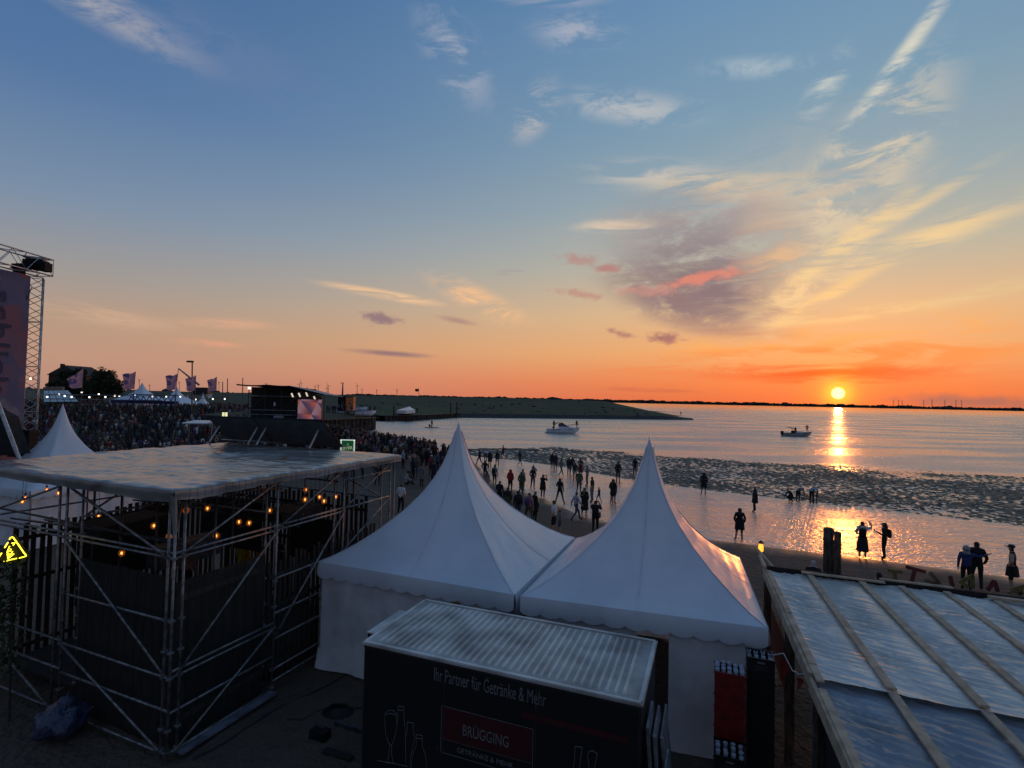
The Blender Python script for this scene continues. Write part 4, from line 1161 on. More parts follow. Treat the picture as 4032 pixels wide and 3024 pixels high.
for (a0, a1, b0, b1) in [(0, TL, -.02, .035), (0, TL, TW - .035, TW + .02), (-.02, .035, .04, TW - .04), (TL - .035, TL + .02, .04, TW - .04)]:
    e = MB(); e.hexa([tp(a0, b0, TZ + .001), tp(a1, b0, TZ + .001), tp(a1, b1, TZ + .001), tp(a0, b1, TZ + .001)], [tp(a0, b0, TZ + .018), tp(a1, b0, TZ + .018), tp(a1, b1, TZ + .018), tp(a0, b1, TZ + .018)]); e.build('edge_trim', M_TRRIB, rf)
# cooling unit on the end wall
b = MB(); b.hexa([tp(-.34, .55, 1.75), tp(-.01, .55, 1.75), tp(-.01, 1.55, 1.75), tp(-.34, 1.55, 1.75)], [tp(-.34, .55, 2.36), tp(-.01, .55, 2.36), tp(-.01, 1.55, 2.36), tp(-.34, 1.55, 2.36)])
cu = b.build('cooling_unit', M_BLACK, tr)
b = MB(); b.hexa([tp(-.35, .54, 2.361), tp(-.005, .54, 2.361), tp(-.005, 1.56, 2.361), tp(-.35, 1.56, 2.361)], [tp(-.35, .54, 2.385), tp(-.005, .54, 2.385), tp(-.005, 1.56, 2.385), tp(-.35, 1.56, 2.385)]); b.build('cover', M_TRRIB, cu)
for s in (.9, 1.5):
    wl_ = MB(); c = tp(TL / 2 + (s - 1.2) * 1.3, -.02, .33)
    wl_.tube(c, c + EY * .2, .32, 16); w_o = wl_.build('wheel', M_BLACK, tr)
    wl_ = MB(); wl_.tube(c - EY * .012, c + EY * .02, .18, 12); wl_.build('rim', M_ALU, w_o)
b = MB(); b.beam(tp(.1, TW / 2, .36), tp(-1.3, TW / 2, .36), .08, .08); b.build('drawbar', M_DARKSTEEL, tr)
FN = -EY
def fp(u, v, off=.004): return plane_hit(u, v, A0 + FN * off, EY)
def front_text(name, body, uv0, uv1, hpx, mt):
    p, q = fp(*uv0), fp(*uv1); up = fp(uv0[0], uv0[1] - hpx)
    return put_text(name, body, p, EX, (0, 0, 1), mt, tr, width=(q - p).dot(EX), height=(up - p).z, ext=.0015)
front_text('lettering', 'Ihr Partner für Getränke & Mehr', (1709, 2678), (2150, 2788), 52, M_PRINT)
p, q = fp(1740, 2780), fp(2098, 2878); r0_, r1_ = fp(1735, 2960), fp(2095, 3060)
def fbox(name, s0, z0, s1, z1, mt, off, th=.002):
    f = MB(); f.hexa([A0 + EX * s0 + FN * off + V((0, 0, z0)), A0 + EX * s1 + FN * off + V((0, 0, z0)), A0 + EX * s1 + FN * (off + th) + V((0, 0, z0)), A0 + EX * s0 + FN * (off + th) + V((0, 0, z0))],
                       [A0 + EX * s0 + FN * off + V((0, 0, z1)), A0 + EX * s1 + FN * off + V((0, 0, z1)), A0 + EX * s1 + FN * (off + th) + V((0, 0, z1)), A0 + EX * s0 + FN * (off + th) + V((0, 0, z1))]); return f.build(name, mt, tr)
s0 = (p - A0).dot(EX); s1 = (q - A0).dot(EX); z1 = p.z; z0 = r0_.z
zmid = z0 + (z1 - z0) * .30
fbox('logo_field', s0, zmid, s1, z1, M_PRINTRED, .001)
for (a, b2, c, d) in [(s0, z1, s1, z1 + .008), (s0, z0 - .008, s1, z0), (s0 - .008, z0, s0, z1), (s1, z0, s1 + .008, z1), (s0, zmid - .004, s1, zmid)]:
    fbox('logo_frame', a, b2, c, d, M_PRINT, .002)
front_text('lettering', 'BRÜGGING', (1822, 2895), (2002, 2943), 52, M_PRINT)
front_text('lettering', 'GETRÄNKE & MEHR', (1800, 2962), (2020, 3024), 24, M_PRINT)
fbox('stripe', TL * .62, 1.93, TL * .965, 2.02, M_PRINTRED, .001)
# line drawings of glasses and bottles
def outline(name, pts, closed=False):
    f = MB(); ps = [fp(u, v, .003) for u, v in pts]
    if closed: ps.append(ps[0])
    f.path(ps, .0045, 4); f.build(name, M_PRINT, tr)
def zt(x, y): return 1400 + .5425 * x, 2600 + .5425 * y
def dr(*pts): return [zt(*p) for p in pts]
outline('drawing', dr((215, 385), (240, 362), (275, 365), (298, 390), (300, 470), (285, 560), (262, 620), (240, 600), (220, 540), (212, 450), (215, 385)))
outline('drawing', dr((215, 395), (255, 385), (298, 400))); outline('drawing', dr((246, 615), (240, 700), (225, 745), (275, 745), (262, 690), (262, 620)))
outline('drawing', dr((310, 332), (350, 336), (350, 410), (362, 520), (365, 745))); outline('drawing', dr((310, 332), (308, 420), (298, 480))); outline('drawing', dr((310, 360), (350, 364)))
outline('drawing', dr((374, 448), (420, 455), (418, 510), (430, 560), (400, 700), (395, 780))); outline('drawing', dr((374, 448), (374, 520), (360, 560)))
outline('drawing', dr((440, 540), (484, 545), (484, 620), (510, 700), (515, 780))); outline('drawing', dr((440, 540), (440, 620), (412, 690), (404, 780))); outline('drawing', dr((440, 565), (484, 570)))
outline('drawing', dr((1592, 625), (1645, 632), (1635, 700), (1625, 780))); outline('drawing', dr((1592, 625), (1592, 700), (1580, 780)))
outline('drawing', dr((1690, 665), (1720, 655), (1755, 680), (1748, 715), (1735, 780))); outline('drawing', dr((1690, 665), (1685, 700), (1695, 780)))
outline('drawing', dr((160, 728), (260, 745), (380, 770)))
# panel joints, corner profiles, hinges and latches of the trailer side
M_TRIM = mat('dull black trim', (.028, .028, .030), .5, .2, 8)
for a in (.012, TL * .333, TL * .667, TL - .03): fbox('panel_joint', a, TB, a + .018, TZ - .05, M_TRIM, .0005, .006)
for z in (TB + .01, TZ - .075): fbox('rail_profile', 0, z, TL, z + .035, M_TRIM, .0004, .012)
for a in (TL * .333 - .10, TL * .667 + .05):
    for z in (.7, 1.12): fbox('hinge', a, z, a + .05, z + .08, M_TRIM, .001, .012)
fbox('latch', TL * .5 - .05, TZ - .13, TL * .5 + .05, TZ - .10, M_TRIM, .001, .02)
# boards leaning at the end wall
for k, (off, h, b0, b1) in enumerate([(.07, 2.05, .25, .95), (.15, 1.9, .35, 1.15), (.23, 1.75, .6, 1.5), (.31, 1.5, .2, .8)]):
    bd = thing('leaning_board', ['tallest grey board leaning on the trailer end', 'second grey board leaning on the trailer end', 'wide grey board leaning on the trailer end', 'short outermost board leaning on the trailer end'][k], 'board', tp(TL + off, (b0 + b1) / 2, 0), 0, 'boards leaning on the trailer')
    m_ = MB(); m_.hexa([tp(TL + off + .12, b0, .02), tp(TL + off + .15, b0, .02), tp(TL + off + .15, b1, .02), tp(TL + off + .12, b1, .02)], [tp(TL + off - .03, b0, h), tp(TL + off, b0, h), tp(TL + off, b1, h), tp(TL + off - .03, b1, h)])
    m_.build('panel', mat('grey board', (.20, .21, .22), .7, .3, 4), bd)
    m_ = MB(); m_.beam(tp(TL + off + .0, b0 + .02, h), tp(TL + off + .15, b0 + .02, .04), .03, .03); m_.build('edge_rail', M_ALU, bd)
# ------------------------------------------------------------------ crates with drinking cups
M_REDCR = mat('red crate plastic', (.22, .012, .012), .5, .2, 6)
M_BLKCR = mat('black crate plastic', (.012, .012, .014), .5, .2, 6)
M_CUP = mat('clear plastic cup', (.55, .60, .68), .3, .15, 20, trans=.3)
def crate(base, yaw, w, d, h, mt, label, cups, group, slots=False):
    t = thing('crate', label, 'crate', base, yaw, group)
    ca, sa = math.cos(yaw), math.sin(yaw); th = .018
    def lp(x, y, z): return V((base[0] + x * ca - y * sa, base[1] + x * sa + y * ca, base[2] + z))
    def lbox(name, x0, x1, y0, y1, z0, z1, m_, par):
        b = MB(); b.hexa([lp(x0, y0, z0), lp(x1, y0, z0), lp(x1, y1, z0), lp(x0, y1, z0)], [lp(x0, y0, z1), lp(x1, y0, z1), lp(x1, y1, z1), lp(x0, y1, z1)]); return b.build(name, m_, par)
    lbox('bottom', -w / 2 + .004, w / 2 - .004, -d / 2 + .004, d / 2 - .004, .004, .03, mt, t)
    f = lbox('side', -w / 2, w / 2, -d / 2, -d / 2 + th, 0, h, mt, t)
    lbox('side', -w / 2, w / 2, d / 2 - th, d / 2, 0, h, mt, t)
    lbox('end', -w / 2, -w / 2 + th, -d / 2 + th, d / 2 - th, 0, h, mt, t); lbox('end', w / 2 - th, w / 2, -d / 2 + th, d / 2 - th, 0, h, mt, t)
    rim = MB()
    for (x0, x1, y0, y1) in [(-w / 2 - .012, w / 2 + .012, -d / 2 - .012, -d / 2 + .004), (-w / 2 - .012, w / 2 + .012, d / 2 - .004, d / 2 + .012)]:
        rim.hexa([lp(x0, y0, h - .03), lp(x1, y0, h - .03), lp(x1, y1, h - .03), lp(x0, y1, h - .03)], [lp(x0, y0, h + .004), lp(x1, y0, h + .004), lp(x1, y1, h + .004), lp(x0, y1, h + .004)])
    rim.build('rim', mt, t)
    if slots:
        lbox('handle', -.055, .055, -d / 2 - .006, -d / 2 - .001, h - .085, h - .05, mat('crate label', (.16, .16, .17), .6), f)
        for r_ in range(2):
            for k in range(9):
                lbox('slot', -.10 + k * .023, -.086 + k * .023, -d / 2 - .005, -d / 2 - .001, h - .15 - r_ * .045, h - .12 - r_ * .045, mat('slot', (.05, .05, .055), .7), f)
    if cups:
        nx_, ny_ = max(2, int((w - .05) / .075)), max(2, int((d - .05) / .075))
        for i in range(nx_):
            for j in range(ny_):
                x = -w / 2 + .045 + (w - .09) * i / (nx_ - 1); y = -d / 2 + .045 + (d - .09) * j / (ny_ - 1); zt_ = h + random.uniform(-.05, .012) + (.05 if cups > 1 else 0)
                c_ = thing('cup', 'clear plastic cup standing in the ' + cups_label[cups], 'cup', lp(x, y, zt_ - .14), 0, 'cups in the ' + cups_label[cups])
                b = MB(); b.lathe([(.026, zt_ - .14), (.036, zt_ - .01), (.038, zt_), (.032, zt_ - .004), (.024, zt_ - .10)], lp(x, y, 0), 7, False); b.build('wall', M_CUP, c_, smooth=True)
    return t
cups_label = {1: 'top black crate by the tent corner', 2: 'top red crate by the tent corner', 3: 'low front black crate'}
YW = math.atan2(EX.y, EX.x)
blk = D(2992, 2640, 8.95); red = D(2872, 2700, 8.75); low = D(2872, 2960, 8.2)
for k in range(6):
    crate((blk.x, blk.y, .02 + k * .376), YW, .42, .34, .37, M_BLKCR, ['lowest', 'second lowest', 'third', 'fourth', 'second highest', 'topmost'][k] + ' black crate of the tall stack by the tent corner', 1 if k == 5 else 0, 'stack of black crates', slots=k == 5)
for k in range(4):
    h_ = .52
    crate((red.x, red.y, .02 + k * .526), YW, .46, .36, h_, M_REDCR if k > 1 else M_BLKCR, ['bottom black crate under the red crates', 'second black crate under the red crates', 'lower red crate of the stack by the tent corner', 'upper red crate full of cups by the tent corner'][k], 2 if k == 3 else 0, 'stack of red crates')
for k in range(3):
    crate((low.x, low.y, .02 + k * .376), YW, .42, .34, .37, M_BLKCR, ['lowest', 'middle', 'topmost'][k] + ' black crate of the low front stack', 3 if k == 2 else 0, 'low stack of black crates', slots=k == 2)

# ------------------------------------------------------------------ scaffold bar
C0 = V((-5.92, 9.32, 0)); SU = V((.3795, .9252, 0)); SV = V((-.9252, .3795, 0))
def sp(a, b, z): return C0 + SU * a + SV * b + V((0, 0, z))
LA, LB = 6.55, 6.9
sb = thing('scaffold_bar', 'open scaffold bar under a grey tarpaulin roof', 'scaffold', sp(LA / 2, LB / 2, 0))
def tubes(name, p, q, r=.024, m_=M_STEEL):
    b = MB(); b.tube(p, q, r, 7); return b.build(name, m_, sb, smooth=True)
RT = 4.72
posts = [(0, 0), (.0, .16), (.18, 0), (2.28, 0), (2.28, .32), (4.42, 0), (4.42, .3), (6.4, 0), (6.4, .3), (6.4, -.14), (0, 3.2), (.28, 3.2), (0, 3.45), (0, 6.7), (.3, 6.7), (2.28, 6.7), (4.42, 6.7), (6.4, 3.2), (6.4, 6.7), (6.4, 1.6), (6.4, 5.0)]
for a, b in posts:
    u_ = tubes('upright', sp(a, b, .02), sp(a, b, RT))
    if (a, b) in posts[:6] + posts[10:12]:
        for z in (.18, .55, 1.45, 1.9, 2.45, 3.55):
            c_ = MB(); c_.lathe([(.034, -.02), (.062, -.012), (.062, .012), (.034, .02)], sp(a, b, z), 8); c_.build('coupler', M_STEEL, u_)
LED = [((0, 0), (2.28, 0), z) for z in (.14, .84, 1.45, 1.56, 3.55, 3.64)] + [((2.28, 0), (4.42, 0), z) for z in (.3, .55, 1.2, 1.75, 2.5, 3.55, 3.64)] + [((4.42, 0), (6.4, 0), z) for z in (.3, 1.2, 2.5, 3.62, 4.35)]
LED += [((0, 0), (0, 3.2), z) for z in (.14, .88, 1.45, 2.44, 3.55, 3.64)] + [((0, 3.2), (0, 6.7), z) for z in (.14, .95, 1.5, 3.55, 3.64)]
LED += [((6.4, 0), (6.4, 6.7), z) for z in (1.5, 3.55, 4.6)] + [((2.28, .32), (2.28, 6.7), 3.9), ((2.28, 0), (2.28, 6.7), 4.6), ((4.42, .3), (4.42, 6.7), 4.6), ((0, 6.7), (6.4, 6.7), 3.55), ((0, 6.7), (6.4, 6.7), 4.6), ((.28, 3.2), (6.4, 3.2), 4.55), ((.28, 3.2), (6.4, 3.2), 3.9)]
for (a, b, z) in LED: tubes('ledger', sp(*a, z), sp(*b, z + random.uniform(-.01, .01)))
BR = [((.1, -.05, 1.5), (2.2, -.05, 3.5)), ((.1, -.05, .15), (2.2, -.05, 1.45)), ((.1, -.05, 3.6), (2.2, -.05, 4.6)), ((2.3, -.05, 1.3), (4.35, -.05, 3.5)), ((2.3, -.05, 3.6), (4.3, -.05, 4.6)), ((4.45, -.05, 2.6), (6.35, -.05, 3.6)), ((4.45, -.05, 3.65), (6.35, -.05, 4.6)),
      ((-.05, .15, 1.55), (-.05, 3.1, 3.5)), ((-.05, .15, .2), (-.05, 3.1, 1.45)), ((-.05, 3.5, .2), (-.05, 6.6, 1.5)), ((-.05, .2, 3.6), (-.05, 3.0, 4.55)), ((-.05, 3.4, 4.55), (-.05, 6.4, 3.65)), ((6.35, .3, 3.6), (6.35, 3.0, 4.55)), ((6.35, 3.4, 4.5), (6.35, 6.4, 3.6)),
      ((.3, .4, 3.9), (2.2, 2.8, 4.5)), ((2.4, .4, 3.9), (4.3, 3.0, 4.5)), ((.4, 3.3, 3.9), (4.3, 6.4, 4.5))]
for p, q in BR: tubes('brace', sp(*p), sp(*q))
M_TARP = mat('grey tarpaulin', (.25, .24, .225), .22, .3, 1.2, .25, 2.2, spec=.9, bdist=.05, stretch=(.6, 1.5, 1), trans=.05)
def tarp_top(s, q):
    a, b = -.16 + (LA + .3) * s, -.16 + (LB + .3) * q
    e = min(a + .16, LA + .14 - a, b + .16, LB + .14 - b)
    z = 4.80 + .03 * noise.noise(V((a * .5, b * .5, 1))) + .022 * noise.noise(V((a * 1.7, b * .7, 4))) + .016 * noise.noise(V((a * 5, b * 2.2, 6))) + .006 * noise.noise(V((a * 2.2, b * 5, 8)))
    z -= .02 * max(0, 1 - e / .10) ** 2
    d = math.hypot(a - 3.9, b - 3.6); z -= .05 * math.exp(-(d / .5) ** 2)
    return sp(a, b, z)
b = MB(); b.grid(tarp_top, 150, 150); tarp = b.build('tarpaulin', M_TARP, sb, smooth=True)
def skirt(fn_edge, out, L, name='tarpaulin_skirt', drop=.19, sd_=0):
    def f(s, q):
        p = fn_edge(s); x = s * L
        h = drop * (.9 + .25 * noise.noise(V((x * .7, sd_, 0))))
        bul = .015 * math.sin(min(1, q * 1.3) * math.pi) + .02 * noise.noise(V((x * 4.5, q * 1.2, sd_))) * q
        return V((p.x, p.y, p.z)) + out * (bul + .004) + V((0, 0, -h * q))
    b = MB(); b.grid(f, int(L * 14), 6); b.build(name, M_TARP, tarp, smooth=True)
skirt(lambda s: tarp_top(s, 0), -SV, LA, sd_=1); skirt(lambda s: tarp_top(0, s), -SU, LB, sd_=5, drop=.22); skirt(lambda s: tarp_top(1, s), SU, LB, sd_=9); skirt(lambda s: tarp_top(s, 1), SV, LA, sd_=13)
# knotted corner of the tarpaulin
b = MB(); b.grid(lambda s, q: sp(-.17 + .06 * math.cos(s * 6.28) * (1 - .5 * q) + .05 * q, -.15 + .06 * math.sin(s * 6.28) * (1 - .5 * q), 4.72 - .62 * q + .03 * math.sin(9 * q + 6 * s)), 10, 8, True); b.build('tied_corner', M_TARP, tarp, smooth=True)
# wire mesh hung along the long eave
wm = MB(); n_ = 44
for k in range(n_ + 1):
    a = .05 + 6.4 * k / n_; wm.tube(sp(a, -.26, 4.80), sp(a, -.27, 4.30), .0035, 3, cap=False)
for z in (4.78, 4.56, 4.34): wm.tube(sp(.05, -.262, z), sp(6.45, -.262, z), .0035, 3, cap=False)
wm.build('wire_mesh', M_DARKSTEEL, sb)
# cross tubes, shelves and added black sheets that darken the inside of the bar
rq = random.Random(5)
for k in range(26):
    a, b, z = rq.uniform(.4, 6.0), rq.uniform(.4, 6.4), rq.uniform(3.2, 4.5)
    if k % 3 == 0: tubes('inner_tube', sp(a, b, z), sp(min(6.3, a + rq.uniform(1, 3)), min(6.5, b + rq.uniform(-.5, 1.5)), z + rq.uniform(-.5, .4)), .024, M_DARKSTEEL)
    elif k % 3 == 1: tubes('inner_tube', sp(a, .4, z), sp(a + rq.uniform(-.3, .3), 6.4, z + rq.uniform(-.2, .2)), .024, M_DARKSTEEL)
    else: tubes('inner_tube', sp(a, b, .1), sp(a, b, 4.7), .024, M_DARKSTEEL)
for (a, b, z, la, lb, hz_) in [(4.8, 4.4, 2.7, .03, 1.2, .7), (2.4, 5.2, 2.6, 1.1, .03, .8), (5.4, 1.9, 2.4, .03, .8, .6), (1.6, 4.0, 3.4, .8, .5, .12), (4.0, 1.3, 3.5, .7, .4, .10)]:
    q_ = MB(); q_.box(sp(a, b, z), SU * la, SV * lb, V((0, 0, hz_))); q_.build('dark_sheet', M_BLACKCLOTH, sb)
# dark board walls behind the tubes
def boards(p0, dirv_, n, wd_, z0, z1, nrm_):
    for k in range(n):
        b = MB(); c = p0 + dirv_ * (wd_ * (k + .5)); zt_ = z1 + random.uniform(-.01, .01)
        b.box(c + V((0, 0, (z0 + zt_) / 2)), dirv_ * (wd_ / 2 - .004), nrm_ * (.011 + random.uniform(0, .004)), V((0, 0, (zt_ - z0) / 2)))
        b.build('board', M_WOODDARK, sb)
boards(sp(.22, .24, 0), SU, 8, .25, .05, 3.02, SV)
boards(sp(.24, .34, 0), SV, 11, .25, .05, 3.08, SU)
for (p, q) in [(sp(.22, .215, 2.72), sp(2.22, .215, 2.72)), (sp(.22, .215, .5), sp(2.22, .215, .5))]:
    b = MB(); b.beam(p, q, .02, .11); b.build('rail', M_WOODSLAT, sb)
b = MB(); b.box(sp(1.2, .75, 2.30), SU * .95, SV * .3, V((0, 0, .03))); b.build('counter', M_WOODSLAT, sb)
b = MB(); b.box(sp(1.6, 1.9, 3.05), SU * .7, SV * .22, V((0, 0, .22))); b.build('duct', M_DARKSTEEL, sb)
b = MB(); b.box(sp(1.2, -.07, .11), SU * 1.05, SV * .12, V((0, 0, .02))); b.build('plank', mat('blue grey plank', (.13, .14, .17), .7, .3, 4), sb)
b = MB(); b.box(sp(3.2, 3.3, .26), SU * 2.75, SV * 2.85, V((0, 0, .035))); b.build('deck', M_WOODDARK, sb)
# palisade fences of upright slats around the bar
def palisade(label, p0, dirv_, L, z0, z1, step, wd_, nrm_):
    t = thing('palisade_fence', label, 'fence', p0 + dirv_ * L / 2, 0, 'palisade fences of the bar')
    n = int(L / step)
    for k in range(n):
        s = step * (k + .5) + random.uniform(-.012, .012); b = MB(); zt_ = z1 + random.uniform(-.12, .08); ln_ = random.uniform(-.02, .02)
        b.hexa([p0 + dirv_ * (s - wd_ / 2) - nrm_ * .012 + V((0, 0, z0)), p0 + dirv_ * (s + wd_ / 2) - nrm_ * .012 + V((0, 0, z0)), p0 + dirv_ * (s + wd_ / 2) + nrm_ * .012 + V((0, 0, z0)), p0 + dirv_ * (s - wd_ / 2) + nrm_ * .012 + V((0, 0, z0))],
               [p0 + dirv_ * (s - wd_ / 2 + ln_) - nrm_ * .012 + V((0, 0, zt_)), p0 + dirv_ * (s + wd_ / 2 + ln_) - nrm_ * .012 + V((0, 0, zt_)), p0 + dirv_ * (s + wd_ / 2 + ln_) + nrm_ * .012 + V((0, 0, zt_)), p0 + dirv_ * (s - wd_ / 2 + ln_) + nrm_ * .012 + V((0, 0, zt_))])
        b.build('slat', M_WOODSLAT, t)
    for z in (z0 + .35, (z0 + z1) / 2 + .3, z1 - .35):
        b = MB(); b.beam(p0 - nrm_ * .035 + V((0, 0, z)), p0 + dirv_ * L - nrm_ * .035 + V((0, 0, z)), .03, .09); b.build('rail', M_WOODSLAT, t)
    return t
palisade('slatted wooden fence of the bar on the side of the white tents', sp(2.45, .42, 0), SU, 4.0, .05, 2.75, .15, .085, SV)
palisade('slatted wooden fence closing the far side of the bar', sp(6.15, .55, 0), SV, 6.0, .05, 3.55, .17, .10, SU)
palisade('slatted wooden fence of the bar towards the stage', sp(.6, 6.45, 0), SU, 5.4, .05, 3.3, .17, .10, SV)
# warm bulbs hung in the bar
M_FIL = mat('glowing filament', (1, .5, .15), .5, .0, emit=(1.0, .36, .06), es=3.5)
M_BULBG = mat('amber bulb glass', (.5, .2, .05), .1, .0, alpha=.30, emit=(1.0, .28, .03), es=.15)
M_CORD = mat('black cord', (.01, .01, .01), .6)
BULBS = [(1204, 1929, 13.6), (1201, 1967, 12.6), (1258, 1957, 13.4), (1276, 1973, 12.9), (1322, 1956, 13.9), (733, 2010, 10.9), (817, 2002, 11.9), (941, 2055, 12.2), (981, 2059, 12.0), (851, 2110, 11.2),
         (100, 1961, 13.2), (88, 1975, 12.6), (184, 1929, 14.0), (230, 1942, 13.8), (606, 2070, 11.0), (665, 2115, 10.6), (479, 2178, 11.2), (1062, 2010, 12.8), (388, 2032, 13.5)]
BL = ['bulb high up below the far end of the eave', 'bulb just under the highest one', 'bulb in the middle of the cluster at the far bay', 'lowest bulb of the cluster at the far bay', 'bulb nearest the far corner post', 'bulb beside the corner uprights', 'bulb right of the corner uprights under the eave', 'dim bulb next to the dark beam', 'bulb at the end of the dark beam', 'bulb above the dark duct',
      'upper bulb of the pair near the yellow neon', 'lower bulb of the pair near the yellow neon', 'pale bulb in front of the window grid', 'second pale bulb in front of the window grid', 'small bulb left of the corner uprights', 'low bulb touching the corner uprights', 'lowest bulb deep inside the bar', 'bulb behind the middle post', 'faint bulb in front of the slats']
for (u, v, Y), lb in zip(BULBS, BL):
    p = D(u, v, Y); t = thing('light_bulb', 'glowing amber ' + lb, 'light bulb', p, 0, 'bulbs hanging in the scaffold bar')
    b = MB(); b.ball(p, .021, 8, 6, (1, 1, 1.6)); b.build('filament', M_FIL, t, smooth=True)
    b = MB(); b.ball(p, .062, 10, 8, (1, 1, 1.2)); b.build('glass', M_BULBG, t, smooth=True)
    b = MB(); b.tube(p + V((0, 0, .065)), p + V((0, 0, .12)), .022, 6); b.tube(p + V((0, 0, .12)), (p.x, p.y, 4.74), .006, 4); b.build('cord', M_CORD, t)
# neon warning triangle
ng = lambda x, y: D(x * .0964, 2080 + y * .0964, 10.6)
nt_ = thing('neon_sign', 'yellow neon warning triangle on the dark side of the bar', 'neon sign', ng(300, 1000))
M_NEON = mat('yellow neon', (1, .9, .1), .4, 0, emit=(1.0, .82, .04), es=3.2)
def neon(pts, r=.011):
    b = MB(); b.path([ng(*p) for p in pts], r, 6)
    for p in pts: b.ball(ng(*p), r, 6, 4)
    b.build('tube', M_NEON, nt_, smooth=True)
neon([(390, 445), (430, 385), (500, 360), (555, 395), (700, 600), (840, 800), (960, 980), (1060, 1095), (1050, 1140), (1000, 1160), (800, 1215)])
neon([(320, 590), (195, 785)]); neon([(60, 1020), (-150, 1330), (-330, 1480), (-310, 1520), (-200, 1500)]); neon([(670, 1235), (400, 1290), (165, 1365)]); neon([(50, 1380), (-120, 1420)])
neon([(490, 605), (600, 605), (540, 690)], .009); neon([(390, 740), (290, 980), (430, 920), (440, 850)], .009); neon([(300, 1040), (460, 1050), (510, 950)], .009); neon([(300, 1040), (330, 1240), (560, 1050)], .009); neon([(330, 1240), (380, 1130)], .012)
b = MB(); b.prism([ng(-500, 1620) + V((0, .05, 0)), ng(1200, 1250) + V((0, .05, 0)), ng(500, 220) + V((0, .05, 0))], (0, .02, 0)); b.build('backing', M_BLACK, nt_)
# bar guests seen through the tubes
for (u, v, Y, pose, top, lb) in [(958, 2178, 16.3, 'cup', 'yellow', 'bar guest in yellow jacket behind the counter'), (1022, 2180, 16.0, 'relaxed', 'orange', 'bar guest in amber jacket next to the yellow one'), (1112, 2105, 15.9, 'relaxed', 'navy', 'bar guest in navy leaning by the slatted fence'),
                                 (1190, 2075, 15.6, 'cup', 'teal', 'bar guest in green top beyond the slatted fence'), (1108, 1955, 19.5, 'relaxed', 'lightgrey', 'person in pale grey hoodie seen through the bar'), (330, 2120, 15.0, 'stand', 'rust', 'bar guest in rust jumper between the slats'), (735, 2190, 15.6, 'cup', 'pink', 'bar guest in pink top behind the corner uprights')]:
    p = D(u, v, Y); person((p.x, p.y, .30 if Y < 17.1 else 0), random.uniform(-60, 60), pose, top, 'black', lb, group='guests of the bar', h=1.75)
# two dark photovoltaic panels propped on the roof, seen from behind
bl, brr = P(905, 1731, 4.86), P(1345, 1757, 4.86)
tl = V((D(820, 1641, bl.y - .75))); trr = V((D(1265, 1656, brr.y - .75)))
M_PV = mat('panel backsheet', (.085, .09, .10), .5, .15, 3)
for k, (f0, f1, lb) in enumerate([(0, .415, 'propped dark panel on the scaffold roof on the stage side'), (.425, 1, 'propped dark panel on the scaffold roof beside the green sign')]):
    q0, q1, q2, q3 = bl.lerp(brr, f0), bl.lerp(brr, f1), tl.lerp(trr, f1), tl.lerp(trr, f0)
    t = thing('roof_panel', lb, 'solar panel', (q0 + q1) / 2, 0, 'propped panels on the scaffold roof')
    n_ = (q1 - q0).cross(q3 - q0).normalized()
    b = MB(); b.hexa([q0, q1, q2, q3], [p + n_ * .03 for p in (q0, q1, q2, q3)]); b.build('sheet', M_PV, t)
    for (p, q) in [(q0, q1), (q1, q2), (q2, q3), (q3, q0)]:
        b = MB(); b.beam(p, q, .05, .05, n_); b.build('frame_bar', M_BLACK, t)
    for f in ((.1, .95) if k == 0 else (.08, .86)):
        a = q3.lerp(q2, f); low = a.lerp(q0.lerp(q1, f), .35); ft = V((low.x - SU.x * .38, low.y - SU.y * .38, 4.84))
        b = MB(); b.tube(low, ft, .03, 7); b.build('prop', M_ALU, t)
b = MB(); b.tube(bl - V((.3, 0, .0)), brr + V((.2, 0, .0)), .022, 6); b.build('edge_tube', M_ALU, sb)
# green illuminated brewery sign beyond the roof edge
s0 = D(1342, 1790, 19.0); s1 = D(1394, 1790, 19.0); stp = D(1342, 1732, 19.0)
gs = thing('brewery_sign', 'green lit beer sign with white frame peeking over the roof', 'sign', (s0.x + .2, 19.0, 0))
w_ = s1.x - s0.x; hgt = stp.z - s0.z; x0 = s0.x; zb = s0.z
b = MB(); b.cube((x0 + w_ / 2, 19.03, zb + hgt / 2), w_, .05, hgt); b.build('panel', mat('sign green', (.01, .10, .035), .4, .1, emit=(.01, .13, .04), es=.25), gs)
M_SIGNW = mat('sign white light', (.8, .85, .8), .4, 0, emit=(.8, .9, .8), es=.5)
for (cx, cz, sx, sz) in [(x0 + w_ / 2, zb + hgt, w_ + .04, .035), (x0, zb + hgt / 2, .035, hgt), (x0 + w_, zb + hgt / 2, .035, hgt), (x0 + w_ / 2, zb, w_ + .04, .035)]:
    b = MB(); b.cube((cx, 18.99, cz), sx, .05, sz); b.build('frame_bar', M_SIGNW, gs)
put_text('lettering', 'JEVER', (x0 + w_ * .12, 18.985, zb + hgt * .30), (1, 0, 0), (0, 0, 1), mat('sign cream', (.7, .75, .5), .4, 0, emit=(.6, .68, .4), es=.4), gs, width=w_ * .76, height=hgt * .28)
b = MB(); b.prism([(x0 + w_ * .40, 18.98, zb + hgt * .68), (x0 + w_ * .62, 18.98, zb + hgt * .68), (x0 + w_ * .54, 18.98, zb + hgt * .80)], (0, .01, 0)); b.build('emblem', mat('sign pale green', (.2, .4, .2), .5, 0, emit=(.15, .3, .15), es=.5), gs)
b = MB(); b.tube((x0 + w_ / 2, 19.05, 0), (x0 + w_ / 2, 19.05, zb), .05, 8); b.build('pole', M_DARKSTEEL, gs)
